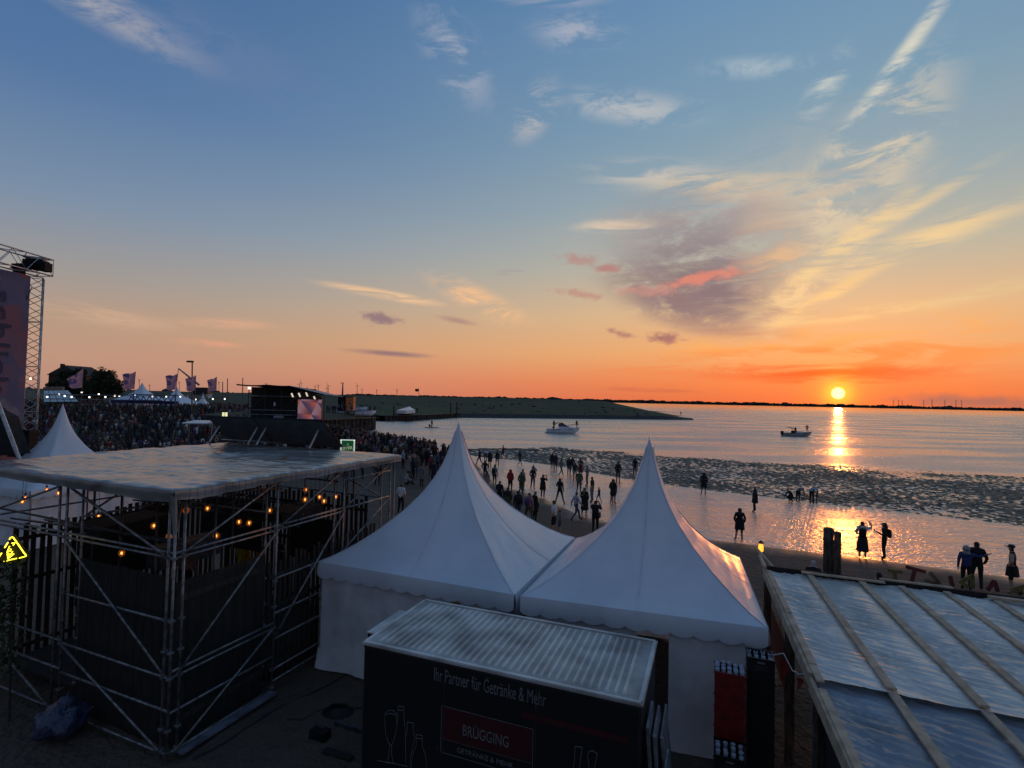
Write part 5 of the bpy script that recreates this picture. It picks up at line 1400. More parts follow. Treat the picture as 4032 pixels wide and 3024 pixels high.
# rubbish bag, cables, hedge in the dark
rb = P(240, 2905, 0.0)
t = thing('rubbish_bag', 'crumpled blue rubbish bag on the dark sand', 'bag', rb)
b = MB(); b.ball((rb.x, rb.y, .30), .42, 22, 16, (1.0, .85, .72), .45); b.build('sack', mat('blue plastic bag', (.015, .028, .075), .35, .3, 4, .8, 9, col2=(.05, .07, .11), bdist=.06), t, smooth=True)
b = MB(); b.ball((rb.x + .05, rb.y + .05, .62), .13, 12, 8, (1, 1, 1.2), .6); b.build('knot', MATS['blue plastic bag'], t, smooth=True)
for k, lb in enumerate(['black cable looping on the sand before the tent wall', 'black cable running from the trailer to the scaffold']):
    pts = [P(1130 + 60 * i, 2830 - 12 * i + 18 * math.sin(i * 1.7 + k * 2), .02) if k == 0 else P(760 + 75 * i, 2985 - 42 * i + 10 * math.sin(i * 1.1), .02) for i in range(9)]
    b = MB(); b.path(pts, .014, 5); tag(b.build('cable', M_CORD), lb, 'cable', 'cables on the sand')
cb = P(1330, 2800, .05)
b = MB()
for r_ in range(5):
    b.path([V((cb.x + (.30 - .03 * r_) * math.cos(a), cb.y + (.22 - .02 * r_) * math.sin(a), .03 + .025 * r_ + .01 * math.sin(3 * a))) for a in np.linspace(0, 6.28, 20)], .016, 4)
tag(b.build('cable_coil', M_CORD), 'coil of black cable by the tent wall', 'cable')
for k, (u, v, sx, sy, h_, lb) in enumerate([(1260, 2905, .35, .2, .16, 'dark toolbox lying on the sand between scaffold and trailer'), (1330, 2975, .6, .12, .05, 'short plank lying on the sand by the trailer drawbar')]):
    p = P(u, v, 0); t = thing(['toolbox', 'loose_plank'][k], lb, ['toolbox', 'plank'][k], p)
    b = MB(); b.box(p + V((0, 0, h_ / 2)), EX * sx / 2, EY * sy / 2, V((0, 0, h_ / 2))); b.build('body', M_WOODDARK if k else M_BLACK, t)
    if k == 0:
        b = MB(); b.path([p + EX * -.1 + V((0, 0, h_)), p + EX * -.08 + V((0, 0, h_ + .05)), p + EX * .08 + V((0, 0, h_ + .05)), p + EX * .1 + V((0, 0, h_))], .012, 5); b.build('handle', M_DARKSTEEL, t)
# leafy screen on the dark side of the bar
rnd = random.Random(21)
b = MB()
hd_ = thing('hedge', 'dark leafy hedge screening the shaded side of the bar', 'hedge', sp(-.35, 5.2, 0))
for k in range(2600):
    p = sp(-.45 + rnd.uniform(-.22, .18), 3.7 + 3.2 * rnd.random(), .9 + 2.2 * rnd.random() ** .9)
    d1 = V((rnd.uniform(-1, 1), rnd.uniform(-1, 1), rnd.uniform(-1, 1))).normalized() * .045; d2 = d1.cross(V((rnd.uniform(-1, 1), rnd.uniform(-1, 1), rnd.uniform(-1, 1)))).normalized() * .03
    b.face([p - d1, p + d2, p + d1, p - d2])
b.build('foliage', M_TREE, hd_)
for k in range(5):
    b = MB(); b.tube(sp(-.45, 3.9 + .7 * k, 0), sp(-.45, 4.0 + .7 * k, 2.6), .025, 5, .01); b.build('stem', M_BARK, hd_)

# ------------------------------------------------------------------ plank roof with plastic film
RW = V((.928, -.372, 0)).normalized(); RU = V((.325, .9457, 0)).normalized(); R0 = V((6.09, 12.48, 0)); RZ = 2.6
def rp(a, b, z): return R0 + RW * a - RU * b + V((0, 0, z))      # a along the back edge, b towards the camera
ht = thing('beach_shelter', 'wooden beach shelter roofed with shiny plastic film and battens', 'shelter', rp(4, 4, 0))
SEAM = 5.15
def wrinkle(a, b, sd_):
    bay = .5 + .5 * math.cos(2 * math.pi * (a / .86))
    n1 = noise.noise(V((a * 1.6 + .25 * b, b * 6.5 - a * 1.8, sd_)))
    n2 = 1.2 * (1 - abs(noise.noise(V((a * 1.6, b * 12 - a * 4.5, sd_ + 4))))) ** 4 - .6
    n3 = noise.noise(V((a * .8, b * .8, sd_ + 8)))
    if sd_ == 0: bay = max(bay, 1 - max(0, (SEAM - b) / .5)) if SEAM - b < .5 else bay
    return (.024 * n1 + .036 * n2) * (1 - .7 * bay) + .03 * n3 - .02 * (1 - bay)
M_FILM = mat('plastic film', (.78, .75, .69), .24, .12, .8, .15, 14, spec=.55, trans=.2, bdist=.03)
M_FILM2 = mat('blue plastic film', (.33, .37, .42), .30, .15, 1.2, .3, 12, spec=.45, trans=.22, bdist=.03)
b = MB(); b.grid(lambda s, q: rp(.06 + 7.6 * s, .05 + SEAM * q, RZ + wrinkle(.06 + 7.6 * s, SEAM * q, 0)), 150, 190); b.build('plastic_sheet', M_FILM, ht, smooth=True)
b = MB(); b.grid(lambda s, q: rp(.06 + 7.6 * s, SEAM - .30 + 3.8 * q, RZ - .10 + .04 * min(1, q * 6) + wrinkle(.06 + 7.6 * s, 3.6 * q, 20) * 1.2), 150, 110); b.build('plastic_sheet', M_FILM2, ht, smooth=True)
def board(name, p, q, w_, h_, m_=M_LUMBER, par=None):
    b = MB(); b.beam(p, q, w_, h_); return b.build(name, m_, par or ht)
bat_u = [(3185, 2265), (3390, 2295), (3545, 2312), (3722, 2335), (3908, 2362)]
avals = [(P(u, v, RZ) - R0).dot(RW) for u, v in bat_u] + [4.75, 5.6, 6.5, 7.4]
for k, a in enumerate(avals):
    board('batten', rp(a, .12, RZ + .035), rp(a + .03, SEAM + .02, RZ + .045), .12, .03)
    board('batten', rp(a + .04, SEAM - .02, RZ - .01), rp(a + .05, SEAM + 3.4, RZ - .01), .12, .03)
board('edge_beam', rp(-.02, -.75, RZ + .10), rp(-.02, .25, RZ + .10), .06, .08)
board('edge_beam', rp(-.03, .12, RZ - .05), rp(-.03, SEAM, RZ - .05), .05, .20)
board('edge_beam', rp(-.03, SEAM + .01, RZ - .10), rp(.0, SEAM + 3.6, RZ - .10), .05, .20)
for (b0, b1, dz) in [(.3, 1.9, .06), (1.85, 2.9, .075), (2.7, 3.6, .06), (3.5, 4.9, .072), (4.8, 5.4, .06), (5.5, 8.2, .01)]:
    board('top_plank', rp(.04, b0, RZ + dz), rp(.05, b1, RZ + dz), .10, .024)
board('back_beam', rp(.05, -.02, RZ + .02), rp(7.8, -.02, RZ + .02), .06, .12, M_WOODDARK)
board('back_plank', rp(.75, .12, RZ + .07), rp(2.35, .13, RZ + .075), .11, .03); board('back_plank', rp(2.3, -.02, RZ + .095), rp(3.6, -.03, RZ + .10), .09, .03); board('back_plank', rp(4.1, .22, RZ + .07), rp(7.6, .22, RZ + .07), .13, .05)
for (a, b0) in [(0, .1), (0, 3.0), (0, 5.3), (0, 8.4), (3.8, .1), (7.6, .1), (7.6, 5.3)]:
    board('post', rp(a + .05, b0, 0), rp(a + .05, b0, RZ - .16), .12, .12, M_LOG)
for (p, q) in [(rp(.02, 1.0, 1.3), rp(.02, 2.8, 1.3))]:
    b = MB(); b.box((p + q) / 2 + V((0, 0, .3)), (q - p) / 2, RW * .012, V((0, 0, .45))); b.build('red_panel', mat('dark red panel', (.13, .02, .015), .7, .3), ht)
for k in range(9):
    b = MB(); b.box(rp(.12, 5.4 + .3 * k, 1.15), RU * .145, RW * .012, V((0, 0, 1.1))); b.build('wall_board', M_WOODDARK, ht)
# letters cut from painted planks along the back edge
M_LY = mat('faded yellow plank', (.15, .12, .035), .8, .3); M_LR = mat('faded red plank', (.12, .025, .02), .8, .3); M_LO = mat('olive brown plank', (.13, .10, .05), .8, .3)
def zl(x, y): return 3480 + .2495 * x, 2180 + .2495 * y
LETTERS = [('T', M_LY, [((60, 262), (295, 292)), ((165, 285), (185, 425))], 'yellow plank letter T on the shelter edge'), ('T', M_LR, [((345, 205), (660, 290)), ((485, 270), (435, 460))], 'tilted red plank letter T on the shelter edge'),
           ('L', M_LO, [((725, 290), (880, 475)), ((645, 415), (850, 480))], 'olive plank letter lying on its corner on the shelter edge'), ('I', M_LR, [((1045, 350), (1085, 520))], 'short red upright plank letter on the shelter edge'),
           ('A', M_LY, [((1190, 455), (1410, 345)), ((1395, 340), (1400, 545)), ((1200, 440), (1330, 530))], 'yellow plank letter A in front of the blue jacket'), ('V', M_LR, [((1635, 580), (1745, 420)), ((1740, 420), (1800, 600))], 'red plank letter like an upturned V'),
           ('A', M_LY, [((2000, 575), (2230, 515)), ((2060, 590), (2170, 640)), ((2150, 560), (2170, 645))], 'yellow plank letter cut by the picture edge')]
for (nm, m_, strokes, lb) in LETTERS:
    pts = [plane_hit(*zl(*p), rp(0, -.06, 0), RU) for s in strokes for p in s]
    base = sum(pts, V()) / len(pts)
    t = thing('plank_letter', lb, 'letter', (base.x, base.y, RZ + .08), 0, 'plank letters on the shelter')
    for (a, b2) in strokes:
        p, q = plane_hit(*zl(*a), rp(0, -.06, 0), RU), plane_hit(*zl(*b2), rp(0, -.06, 0), RU)
        b = MB(); b.beam(p, q, .028, .075, up=RU.cross(q - p)); b.build('stroke', m_, t)
# twin log posts behind the roof
for (ub, vb, ut, vt, w_, lb) in [(3262, 2280, 3243, 2080, .135, 'taller thick log post rising behind the shelter roof'), (3298, 2290, 3292, 2096, .088, 'slimmer log post standing against the thick one')]:
    p = D(ub, vb, 12.35 if w_ > .1 else 12.15); q = D(ut, vt, p.y)
    t = thing('log_post', lb, 'post', (p.x, p.y, 0), 0, 'twin log posts')
    b = MB()
    b.lathe([(w_ * .9, 0), (w_ * .85, p.z), (w_ * .8, q.z - .12), (w_ * .85, q.z - .05), (w_ * .75, q.z), (w_ * .35, q.z + .02)], (p.x, p.y, 0), 10); b.build('log', M_LOG, t, smooth=False)
    b = MB(); b.lathe([(w_ * .93, q.z - .30), (w_ * .93, q.z - .26)], (p.x, p.y, 0), 10); b.build('band', M_DARKSTEEL, t)
# pole with a lit lantern
a, l_ = D(3075, 2272, 12.3), D(2978, 2158, 13.4)
t = thing('lantern_pole', 'slanting wooden pole carrying a glowing orange lantern', 'lantern', (a.x, a.y, 0))
b = MB(); b.tube(a, l_, .045, 7, .035); b.build('pole', M_LUMBER, t)
lp_ = D(2987, 2155, 13.35)
b = MB(); b.lathe([(.03, -.11), (.055, -.09), (.06, .03), (.035, .10)], lp_ + V((.06, 0, 0)), 9); b.build('glass', mat('lit lantern', (1, .5, .1), .4, 0, emit=(1.0, .26, .02), es=3), t, smooth=True)
b = MB(); b.lathe([(.07, .10), (.05, .14), (.015, .17)], lp_ + V((.06, 0, 0)), 9); b.lathe([(.06, -.14), (.06, -.11)], lp_ + V((.06, 0, 0)), 9); b.build('cap', M_DARKSTEEL, t)
b = MB(); b.tube(a, (a.x, a.y, 0), .045, 7); b.build('lower_pole', M_LUMBER, t)
# red and white barrier tape pieces by the shelter
for k, (u, v, lb) in enumerate([(3085, 2600, 'torn red pennant on the rope beside the shelter'), (3147, 2670, 'small red pennant lower on the rope beside the shelter')]):
    p = D(u, v, 9.2 - k * .4); t = thing('pennant', lb, 'pennant', p, 0, 'red pennants by the shelter')
    b = MB(); s_ = .18 if k == 0 else .1
    b.grid(lambda s, q: p + V((s_ * (s - .5) * (1 - .6 * q) + .03 * math.sin(q * 4), .02 * math.sin(s * 5 + q * 3), -s_ * 1.9 * q)), 5, 7); b.build('cloth', mat('red pennant', (.30, .03, .02), .8, .2), t, smooth=True)
rope_pts = [D(3040, 2580, 9.3), D(3085, 2572, 9.2), D(3120, 2640, 9.0), D(3147, 2655, 8.8), D(3220, 2640, 8.4)]
b = MB(); b.path(rope_pts, .01, 5); tag(b.build('rope', M_WHITE), 'pale rope strung from the tent corner to the shelter', 'rope')

# ------------------------------------------------------------------ main stage side: truss tower, roof truss and printed banner
def truss(parent, p, q, w, r=.03, bay=.6, wx=None, name='truss'):
    """square box truss between p and q: each chord a part, each face's lacing a part"""
    p, q = V(p), V(q); d = (q - p).normalized(); L = (q - p).length
    s = V(wx) if wx is not None else d.cross(V((0, 0, 1))); s.normalize(); t_ = d.cross(s).normalized()
    cor = [(-1, -1), (1, -1), (1, 1), (-1, 1)]
    off = [s * a * w / 2 + t_ * b * w / 2 for a, b in cor]
    for o in off:
        b = MB(); b.tube(p + o, q + o, r, 6); b.build('chord', M_ALU, parent, smooth=True)
    n = max(2, int(L / bay))
    for k in range(4):
        a, c = off[k], off[(k + 1) % 4]; b = MB()
        for i in range(n):
            f0, f1 = i / n, (i + 1) / n
            x, y = (a, c) if i % 2 == 0 else (c, a)
            b.tube(p + d * L * f0 + x, p + d * L * f1 + y, r * .55, 4, cap=False)
        for i in range(0, n + 1, 6): b.tube(p + d * L * i / n + a, p + d * L * i / n + c, r * .6, 4, cap=False)
        b.build('lacing', M_ALU, parent)
YS = 30.0
tb = D(143, 1100, YS)
st = thing('stage_tower', 'aluminium truss tower at the corner of the main stage', 'truss tower', (tb.x, tb.y, 0))
ang = V((.80, .60, 0)).normalized()
truss(st, (tb.x, tb.y, .05), (tb.x, tb.y, tb.z + .1), .62, .034, .42, wx=ang)
b = MB(); b.cube((tb.x, tb.y, .03), 1.4, 1.4, .06); b.build('base_plate', M_DARKSTEEL, st)
# head block with motors
hb = thing('roof_truss', 'horizontal roof truss with dark motors on top of the stage tower', 'truss', (tb.x, tb.y, tb.z))
e0 = D(178, 1056, YS + .3); e1 = D(-260, 1005, YS - 5.5); e1.z = e0.z - .0
hd = (e1 - e0).normalized()
truss(hb, e0, e1, .95, .04, .75)
for (du, dv, sx, sz, Y) in [(150, 1045, .55, .55, YS), (178, 1052, .4, .5, YS - .1), (85, 1052, .7, .3, YS - .6), (75, 1080, .28, .42, YS - .7), (120, 1035, .5, .35, YS - .3)]:
    p = D(du, dv, Y); b = MB(); b.cube(p, sx, .5, sz); b.cube(p + V((0, 0, sz * .55)), sx * .6, .3, sz * .2); b.build('motor', M_BLACK, hb)
p, q = D(95, 1010, YS - .3), D(185, 1022, YS); b = MB(); b.beam(p, q, .3, .12); b.build('flood_light', M_ALU, hb)
b = MB(); b.path([D(126, 1130, YS - .6), D(60, 1280, YS - .9), D(-20, 1470, YS - 1.2)], .02, 5); tag(b.build('guy_cable', M_CORD), 'dark guy cable running down across the stage banner', 'cable')
# printed banner: angular pastel fields and a word set sideways
m, t, nn, tex, mth, mixc, rng, bump, link = nodes_mat('festival print')
def vor(scale, feat='F1'):
    tcn = nn('ShaderNodeTexCoord'); n = nn('ShaderNodeTexVoronoi'); n.inputs['Scale'].default_value = scale
    t.links.new(tcn.outputs['Object'], n.inputs['Vector']); s = nn('ShaderNodeSeparateColor'); t.links.new(n.outputs['Color'], s.inputs[0]); return s.outputs
va = vor(.42); vb = vor(.75)
c1 = mixc(rng(va[0], .3, .5), (.13, .13, .23), (.20, .11, .16))
c2 = mixc(rng(va[1], .60, .72), c1, (.28, .09, .09))
c3 = mixc(rng(vb[0], .70, .8), c2, (.22, .20, .25))
c4 = mixc(rng(tex('n', .8, 3), .45, .62), c3, (.10, .105, .20))
link(c4, 'Base Color'); link(.8, 'Roughness')
M_FEST = m
bn0, bn1 = D(119, 1086, YS - .55), D(-330, 1092, YS - 5.8)
bd_ = (bn1 - bn0); bd_.z = 0; bdn = bd_.normalized(); BLn = bd_.length
bnr = thing('stage_banner', 'tall printed stage banner in muted purple and red with sideways lettering', 'banner', (bn0.x, bn0.y, 0))
BH = bn0.z - .6
outn = V((bdn.y, -bdn.x, 0));
if outn.dot(-bn0) < 0: outn = -outn
b = MB(); b.grid(lambda s, q: bn0 + bdn * BLn * s + outn * (.05 * noise.noise(V((s * 5, q * 6, 0)))) + V((0, 0, -BH * q)), 24, 30); b.build('cloth', M_FEST, bnr, smooth=True)
lt = bn0 + bdn * 1.95 + outn * .08 + V((0, 0, -2.05 + .9))
M_FTXT = mat('banner ink', (.045, .048, .11), .8, .1)
put_text('lettering', 'schlick fest', D(-18, 1160, lt.y) * 0 + lt, (0, 0, -1), -bdn, M_FTXT, bnr, height=1.0, width=9.2, ext=.004)
bulb = D(121, 1491, YS - .7); t2 = thing('lamp', 'small lit lamp clipped to the stage tower', 'lamp', bulb); b = MB(); b.ball(bulb, .055, 8, 6); b.build('bulb', mat('warm lamp', (1, .8, .5), .4, 0, emit=(1, .72, .42), es=4), t2, smooth=True)
b = MB(); b.cube(bulb + V((0, .08, 0)), .1, .1, .1); b.build('housing', M_BLACK, t2)
# dark stage wing in front of the banner: slanting prop and black drape
bs_ = D(-40, 1560, 21); bt = D(72, 1775, 20)
t = thing('stage_wing', 'black draped stage wing with a slanting grey prop', 'stage wing', (bs_.x, bs_.y, 0))
b = MB(); b.tube(D(-30, 1530, 20.5), V((D(63, 1775, 20.0))), .07, 7); b.tube(D(63, 1775, 20.0), D(95, 1850, 20.0), .07, 7); b.build('prop', M_ALU, t)
w1_ = [D(-120, 1570, 22.5), D(20, 1640, 22.5), D(70, 1790, 22.5), D(-120, 1800, 22.5)]
b = MB(); b.prism([w1_[0], w1_[1], w1_[2], w1_[3]], (0, .6, 0)); b.build('drape', M_BLACKCLOTH, t)
b = MB(); b.cube(D(90, 1745, 27.5), 1.1, .5, 1.4); b.build('flight_case', M_BLACK, t)

# ------------------------------------------------------------------ video tower behind the crowd
YV = 60.0
def vp(u, v, dy=0.0): return D(u, v, YV + dy)
vt = thing('video_tower', 'black scaffold control tower with sloping roof and video wall', 'tower', (vp(1100, 1600).x, YV, 0))
xl, xm, xr = vp(978, 1600).x, vp(1168, 1600).x, vp(1272, 1600).x
z_t = vp(1060, 1520).z; z_f = vp(1100, 1648).z; z_r = vp(1272, 1556).z
b = MB(); b.hexa([(xl, YV + .6, .2), (xm, YV + .6, .2), (xm, YV + 6, .2), (xl, YV + 6, .2)], [(xl, YV + .6, z_t - .15), (xm, YV + .6, z_t - .15), (xm, YV + 6, z_t - .2), (xl, YV + 6, z_t - .2)]); b.build('drape', M_BLACKCLOTH, vt)
b = MB(); b.hexa([(xm, YV - .1, .2), (xr - .5, YV - .1, .2), (xr - .5, YV + .8, .2), (xm, YV + .8, .2)], [(xm, YV - .1, z_t - .4), (xr - .5, YV - .1, z_r - .05), (xr - .5, YV + .8, z_r - .1), (xm, YV + .8, z_t - .45)]); b.build('drape', M_BLACKCLOTH, vt)
ra, rb_, rc = vp(942, 1512), vp(1136, 1516), vp(1282, 1552)
def roofpt(s, q):
    p = ra.lerp(rb_, s / .57) if s < .57 else rb_.lerp(rc, (s - .57) / .43)
    sag = .10 * abs(math.sin(s * 9)) if s < .57 else 0
    return V((p.x, YV - .6 + 7.5 * q, p.z - sag - .3 * q))
b = MB(); b.grid(roofpt, 30, 4); b.build('roof', mat('roof film', (.30, .27, .27), .5, .2, 1), vt)
b = MB(); b.grid(lambda s, q: roofpt(s, 0) + V((0, 0, -.16 * q)), 30, 1); b.build('fascia', M_BLACK, vt)
def vtube(name, p, q, r=.05, m_=M_DARKSTEEL): b = MB(); b.tube(p, q, r, 5); b.build(name, m_, vt)
for u in (978, 1042, 1107, 1168): 
    x = vp(u, 1600).x; vtube('upright', (x, YV, 0), (x, YV, z_t - .3))
vtube('upright', (xr + .1, YV, 0), (xr + .1, YV, z_r - .1))
for v in (1560, 1615, 1633):
    z = vp(1050, v).z; vtube('ledger', (xl, YV, z), (xm, YV, z), .055, M_STEEL)
for (u0, v0, u1, v1) in [(983, 1610, 1040, 1562), (1112, 1615, 1165, 1565), (1010, 1645, 1038, 1618), (1150, 1640, 1166, 1622)]: vtube('brace', vp(u0, v0, -.1), vp(u1, v1, -.1), .05)
b = MB(); b.cube(vp(1098, 1643, -.2), 1.0, .5, .35); b.build('mixing_desk', mat('desk cover', (.25, .27, .32), .7), vt)
b = MB(); b.ball(vp(1081, 1592, -.3), .12, 8, 6, (1, 1, 2.2)); b.build('lamp', mat('white cloth lamp', (.6, .6, .62), .6), vt)
b = MB(); b.cube(vp(982, 1528, -.2), .28, .2, .3); b.build('work_light', mat('work light', (1, .9, .9), .4, 0, emit=(1, .85, .8), es=1.2), vt)
for (u, v) in [(1148, 1555), (1176, 1554), (1205, 1552), (1236, 1567)]:
    b = MB(); b.tube(vp(u, v - 6, -.3), vp(u + 6, v + 8, -.4), .09, 7); b.build('spotlight', mat('lit spot', (.9, .8, .7), .4, 0, emit=(1, .8, .6), es=.7), vt)
for k in range(7):
    b = MB(); b.tube(vp(1182 + 13 * k, 1546 + 3.5 * k, .2), vp(1190 + 13 * k, 1570, .1), .05, 5); b.build('rigging', M_DARKSTEEL, vt)
# video wall: flat picture of folded red and violet shapes
m, t, nn, tex, mth, mixc, rng, bump, link = nodes_mat('video picture')
va = None
tcn = nn('ShaderNodeTexCoord')
def wv(rot, sc, dist):
    mp = nn('ShaderNodeMapping'); mp.inputs['Rotation'].default_value = (0, R(rot), 0); t.links.new(tcn.outputs['Object'], mp.inputs[0])
    w = nn('ShaderNodeTexWave', wave_type='BANDS', bands_direction='X', wave_profile='SAW'); w.inputs['Scale'].default_value = sc; w.inputs['Distortion'].default_value = dist; w.inputs['Detail'].default_value = 0
    t.links.new(mp.outputs[0], w.inputs['Vector']); return w.outputs['Fac']
A_, B_ = wv(38, .22, .5), wv(-24, .17, .9)
c1 = mixc(rng(A_, .1, .9), (.075, .05, .10), (.40, .10, .08)); c2 = mixc(rng(B_, .1, .9), (.30, .16, .19), (.16, .045, .05)); c3 = mixc(rng(mth('SUBTRACT', A_, B_), -.06, .06), c1, c2)
em = nn('ShaderNodeEmission'); t.links.new(c3, em.inputs[0]); em.inputs[1].default_value = .7
t.links.new(em.outputs[0], [n for n in t.nodes if n.type == 'OUTPUT_MATERIAL'][0].inputs[0])
p0, p1 = vp(1172, 1652, -.5), vp(1268, 1574, -.5)
b = MB(); b.cube(((p0.x + p1.x) / 2, YV - .5, (p0.z + p1.z) / 2), p1.x - p0.x, .12, p1.z - p0.z); vw = b.build('video_wall', m, vt)
for (cx, cz, sx, sz) in [((p0.x + p1.x) / 2, p0.z - .03, p1.x - p0.x + .12, .05), ((p0.x + p1.x) / 2, p1.z + .03, p1.x - p0.x + .12, .05), (p0.x - .04, (p0.z + p1.z) / 2, .06, p1.z - p0.z), (p1.x + .04, (p0.z + p1.z) / 2, .06, p1.z - p0.z)]:
    b = MB(); b.cube((cx, YV - .52, cz), sx, .14, sz); b.build('screen_frame', M_DARKSTEEL, vw)

# ------------------------------------------------------------------ flags, masts, festoons behind the crowd
M_POLE = mat('dull mast', (.16, .13, .12), .8, .1)
def flag(pt, pb, corners, Y, label, m_, group='festival flags', name='flag'):
    base = D(pb[0], pb[1], Y); topp = D(pt[0], pt[1], Y); z0 = gz(base.x, base.y)
    t = thing(name, label, 'flag', (base.x, base.y, z0), 0, group)
    b = MB(); b.tube((base.x, base.y, z0), (topp.x, topp.y, topp.z), .07 * max(1, Y / 120), 6, .04 * max(1, Y / 120)); b.build('pole', M_POLE, t)
    c = [D(u, v, Y) for u, v in corners]
    b = MB(); b.grid(lambda s, q: c[0].lerp(c[1], s).lerp(c[3].lerp(c[2], s), q) + V((0, .5 * math.sin(s * 5 + q * 2) * (1 - s), .12 * math.sin(s * 7 + q))), 12, 10); b.build('cloth', m_, t, smooth=True)
m, t, nn, tex, mth, mixc, rng, bump, link = nodes_mat('festival flag print')
a_ = tex('n', .45, 1, (1, 1, 1.6), 0, .4, .8)
c1 = mixc(rng(a_, .42, .47), (.44, .27, .40), (.58, .34, .40)); c2 = mixc(rng(tex('n', .35, 1, (1, 1, 2.2)), .54, .58), c1, (.12, .11, .32)); c3 = mixc(rng(tex('n', .8, 1), .60, .64), c2, (.52, .45, .56))
link(c3, 'Base Color'); link(.8, 'Roughness')
pr_ = [n for n in t.nodes if n.type == 'BSDF_PRINCIPLED'][0]; tl_ = nn('ShaderNodeBsdfTranslucent'); t.links.new(c3, tl_.inputs[0]); ms_ = nn('ShaderNodeMixShader'); ms_.inputs[0].default_value = .5
t.links.new(pr_.outputs[0], ms_.inputs[1]); t.links.new(tl_.outputs[0], ms_.inputs[2]); t.links.new(ms_.outputs[0], [n for n in t.nodes if n.type == 'OUTPUT_MATERIAL'][0].inputs[0])
M_FLAG = m
YF = 92
flag((329, 1450), (318, 1590), [(262, 1492), (329, 1452), (322, 1529), (262, 1525)], YF, 'round-cornered lilac festival flag before the dark trees', M_FLAG)
flag((534, 1463), (520, 1580), [(482, 1474), (534, 1465), (527, 1534), (476, 1532)], YF, 'lilac festival flag right beside the big tree', M_FLAG)
flag((697, 1472), (690, 1590), [(651, 1481), (697, 1474), (691, 1536), (648, 1534)], YF, 'lilac festival flag in front of the second marquee', M_FLAG)
flag((771, 1478), (768, 1590), [(729, 1492), (771, 1479), (768, 1540), (727, 1538)], YF, 'lilac festival flag under the crane jib', M_FLAG)
flag((853, 1484), (850, 1595), [(815, 1498), (853, 1485), (852, 1541), (813, 1540)], YF, 'lilac festival flag closest to the video tower', M_FLAG)
flag((837, 1550), (836, 1610), [(806, 1556), (837, 1549), (836, 1567), (812, 1568)], 96, 'small white banner flag by the narrow tent', M_WHITE, 'small banners', 'banner_flag')
M_DE = mat('tricolour cloth', (.05, .02, .015), .8, .4, 1.2)
flag((1649, 1528), (1649, 1568), [(1634, 1532), (1649, 1530), (1649, 1541), (1634, 1542)], 330, 'small tricolour flag on a mast on the dike', M_DE, 'flags on the dike')
def mast(u, vt, vb, Y, label, head=None, r=.09):
    p, q = D(u, vb, Y), D(u, vt, Y); z0 = gz(p.x, p.y)
    t = thing('light_mast' if head else 'mast', label, 'mast', (p.x, p.y, z0), 0, 'masts behind the crowd')
    b = MB(); b.tube((p.x, p.y, z0), q, r, 6, r * .8); b.build('pole', M_POLE, t)
    if head: b = MB(); b.cube(q + V((-.4, 0, .1)), 1.2, .4, .35); b.build('lamp_head', M_DARKSTEEL, t)
mast(757, 1426, 1590, 100, 'tall light mast with dark lamp head above the flags', True, .14)
mast(896, 1490, 1590, 100, 'plain mast halfway between flag and video tower'); mast(956, 1487, 1600, 100, 'plain mast touching the video tower roof'); mast(877, 1503, 1590, 96, 'thin mast beside the last festival flag')
p, q = D(748, 1487, 170), D(703, 1451, 170)
t = thing('mobile_crane', 'slim crane jib poking up behind the flags', 'crane', (p.x + 3, p.y, gz(p.x, p.y)))
b = MB(); b.tube(p + (p - q) * .8, q, .35, 6, .2); b.build('jib', mat('crane grey', (.32, .25, .22), .6), t)
b = MB(); b.tube(q, q + V((-.4, 0, -4.2)), .1, 5); b.build('hook_line', M_DARKSTEEL, t)
b = MB(); b.cube(p + (p - q) * .8 + V((1, 0, -2)), 5, 2.4, 2.4); b.build('carrier', M_DARKSTEEL, t)
M_FEST_L = mat('festoon bulb', (1, .95, .85), .4, 0, emit=(1, .93, .80), es=2.4)
for (pts, lb, Y) in [([(186, 1563), (233, 1553), (255, 1559), (282, 1563), (352, 1564), (415, 1563), (452, 1558)], 'string of white festoon bulbs across the glass pavilion', 88), ([(322, 1545), (389, 1552), (470, 1559), (531, 1556), (600, 1560), (655, 1562), (710, 1562), (770, 1573), (838, 1571), (885, 1571)], 'string of white festoon bulbs running past the marquees', 95)]:
    t = thing('festoon', lb, 'string lights', D(*pts[0], Y), 0, 'festoons over the crowd')
    for u, v in pts:
        b = MB(); b.ball(D(u, v, Y), .15, 6, 4); b.build('bulb', M_FEST_L, t, smooth=True)
    b = MB(); b.path([D(u, v - 3, Y) for u, v in pts], .03, 4); b.build('cable', M_CORD, t)
# truss arch in front of the marquees and a long blue counter
for (v, lb) in [(1556, 'upper dark cross bar strung before the trees'), (1573, 'lower dark cross bar strung before the trees')]:
    b = MB(); b.tube(D(176, v - 3, 84), D(640, v + 4, 88), .07, 5); tag(b.build('cross_bar', M_STEEL), lb, 'bar', 'bars before the trees')
gt = thing('entrance_truss', 'blue zigzag truss standing in front of the marquees', 'truss', D(600, 1590, 90))
b = MB(); zz_ = [D(505 + 12 * i, 1579 if i % 2 == 0 else 1560, 90) for i in range(16)]; b.path(zz_, .09, 4); b.build('lacing', mat('blue grey truss', (.10, .12, .22), .6), gt)
b = MB(); b.tube(D(515, 1553, 90), D(700, 1556, 90), .09, 5); b.build('chord', MATS['blue grey truss'], gt)
for u in (526, 690): b = MB(); b.tube(D(u, 1553, 90), D(u, 1600, 90), .12, 5); b.build('leg', MATS['blue grey truss'], gt)
bc = thing('bar_stand', 'long stand with navy fascia below the marquees', 'stand', D(570, 1590, 89))
b = MB(); p, q = D(440, 1580, 89), D(700, 1586, 93); b.beam(p, q, 1.6, .55); b.build('fascia', mat('navy fascia', (.02, .022, .10), .7), bc)
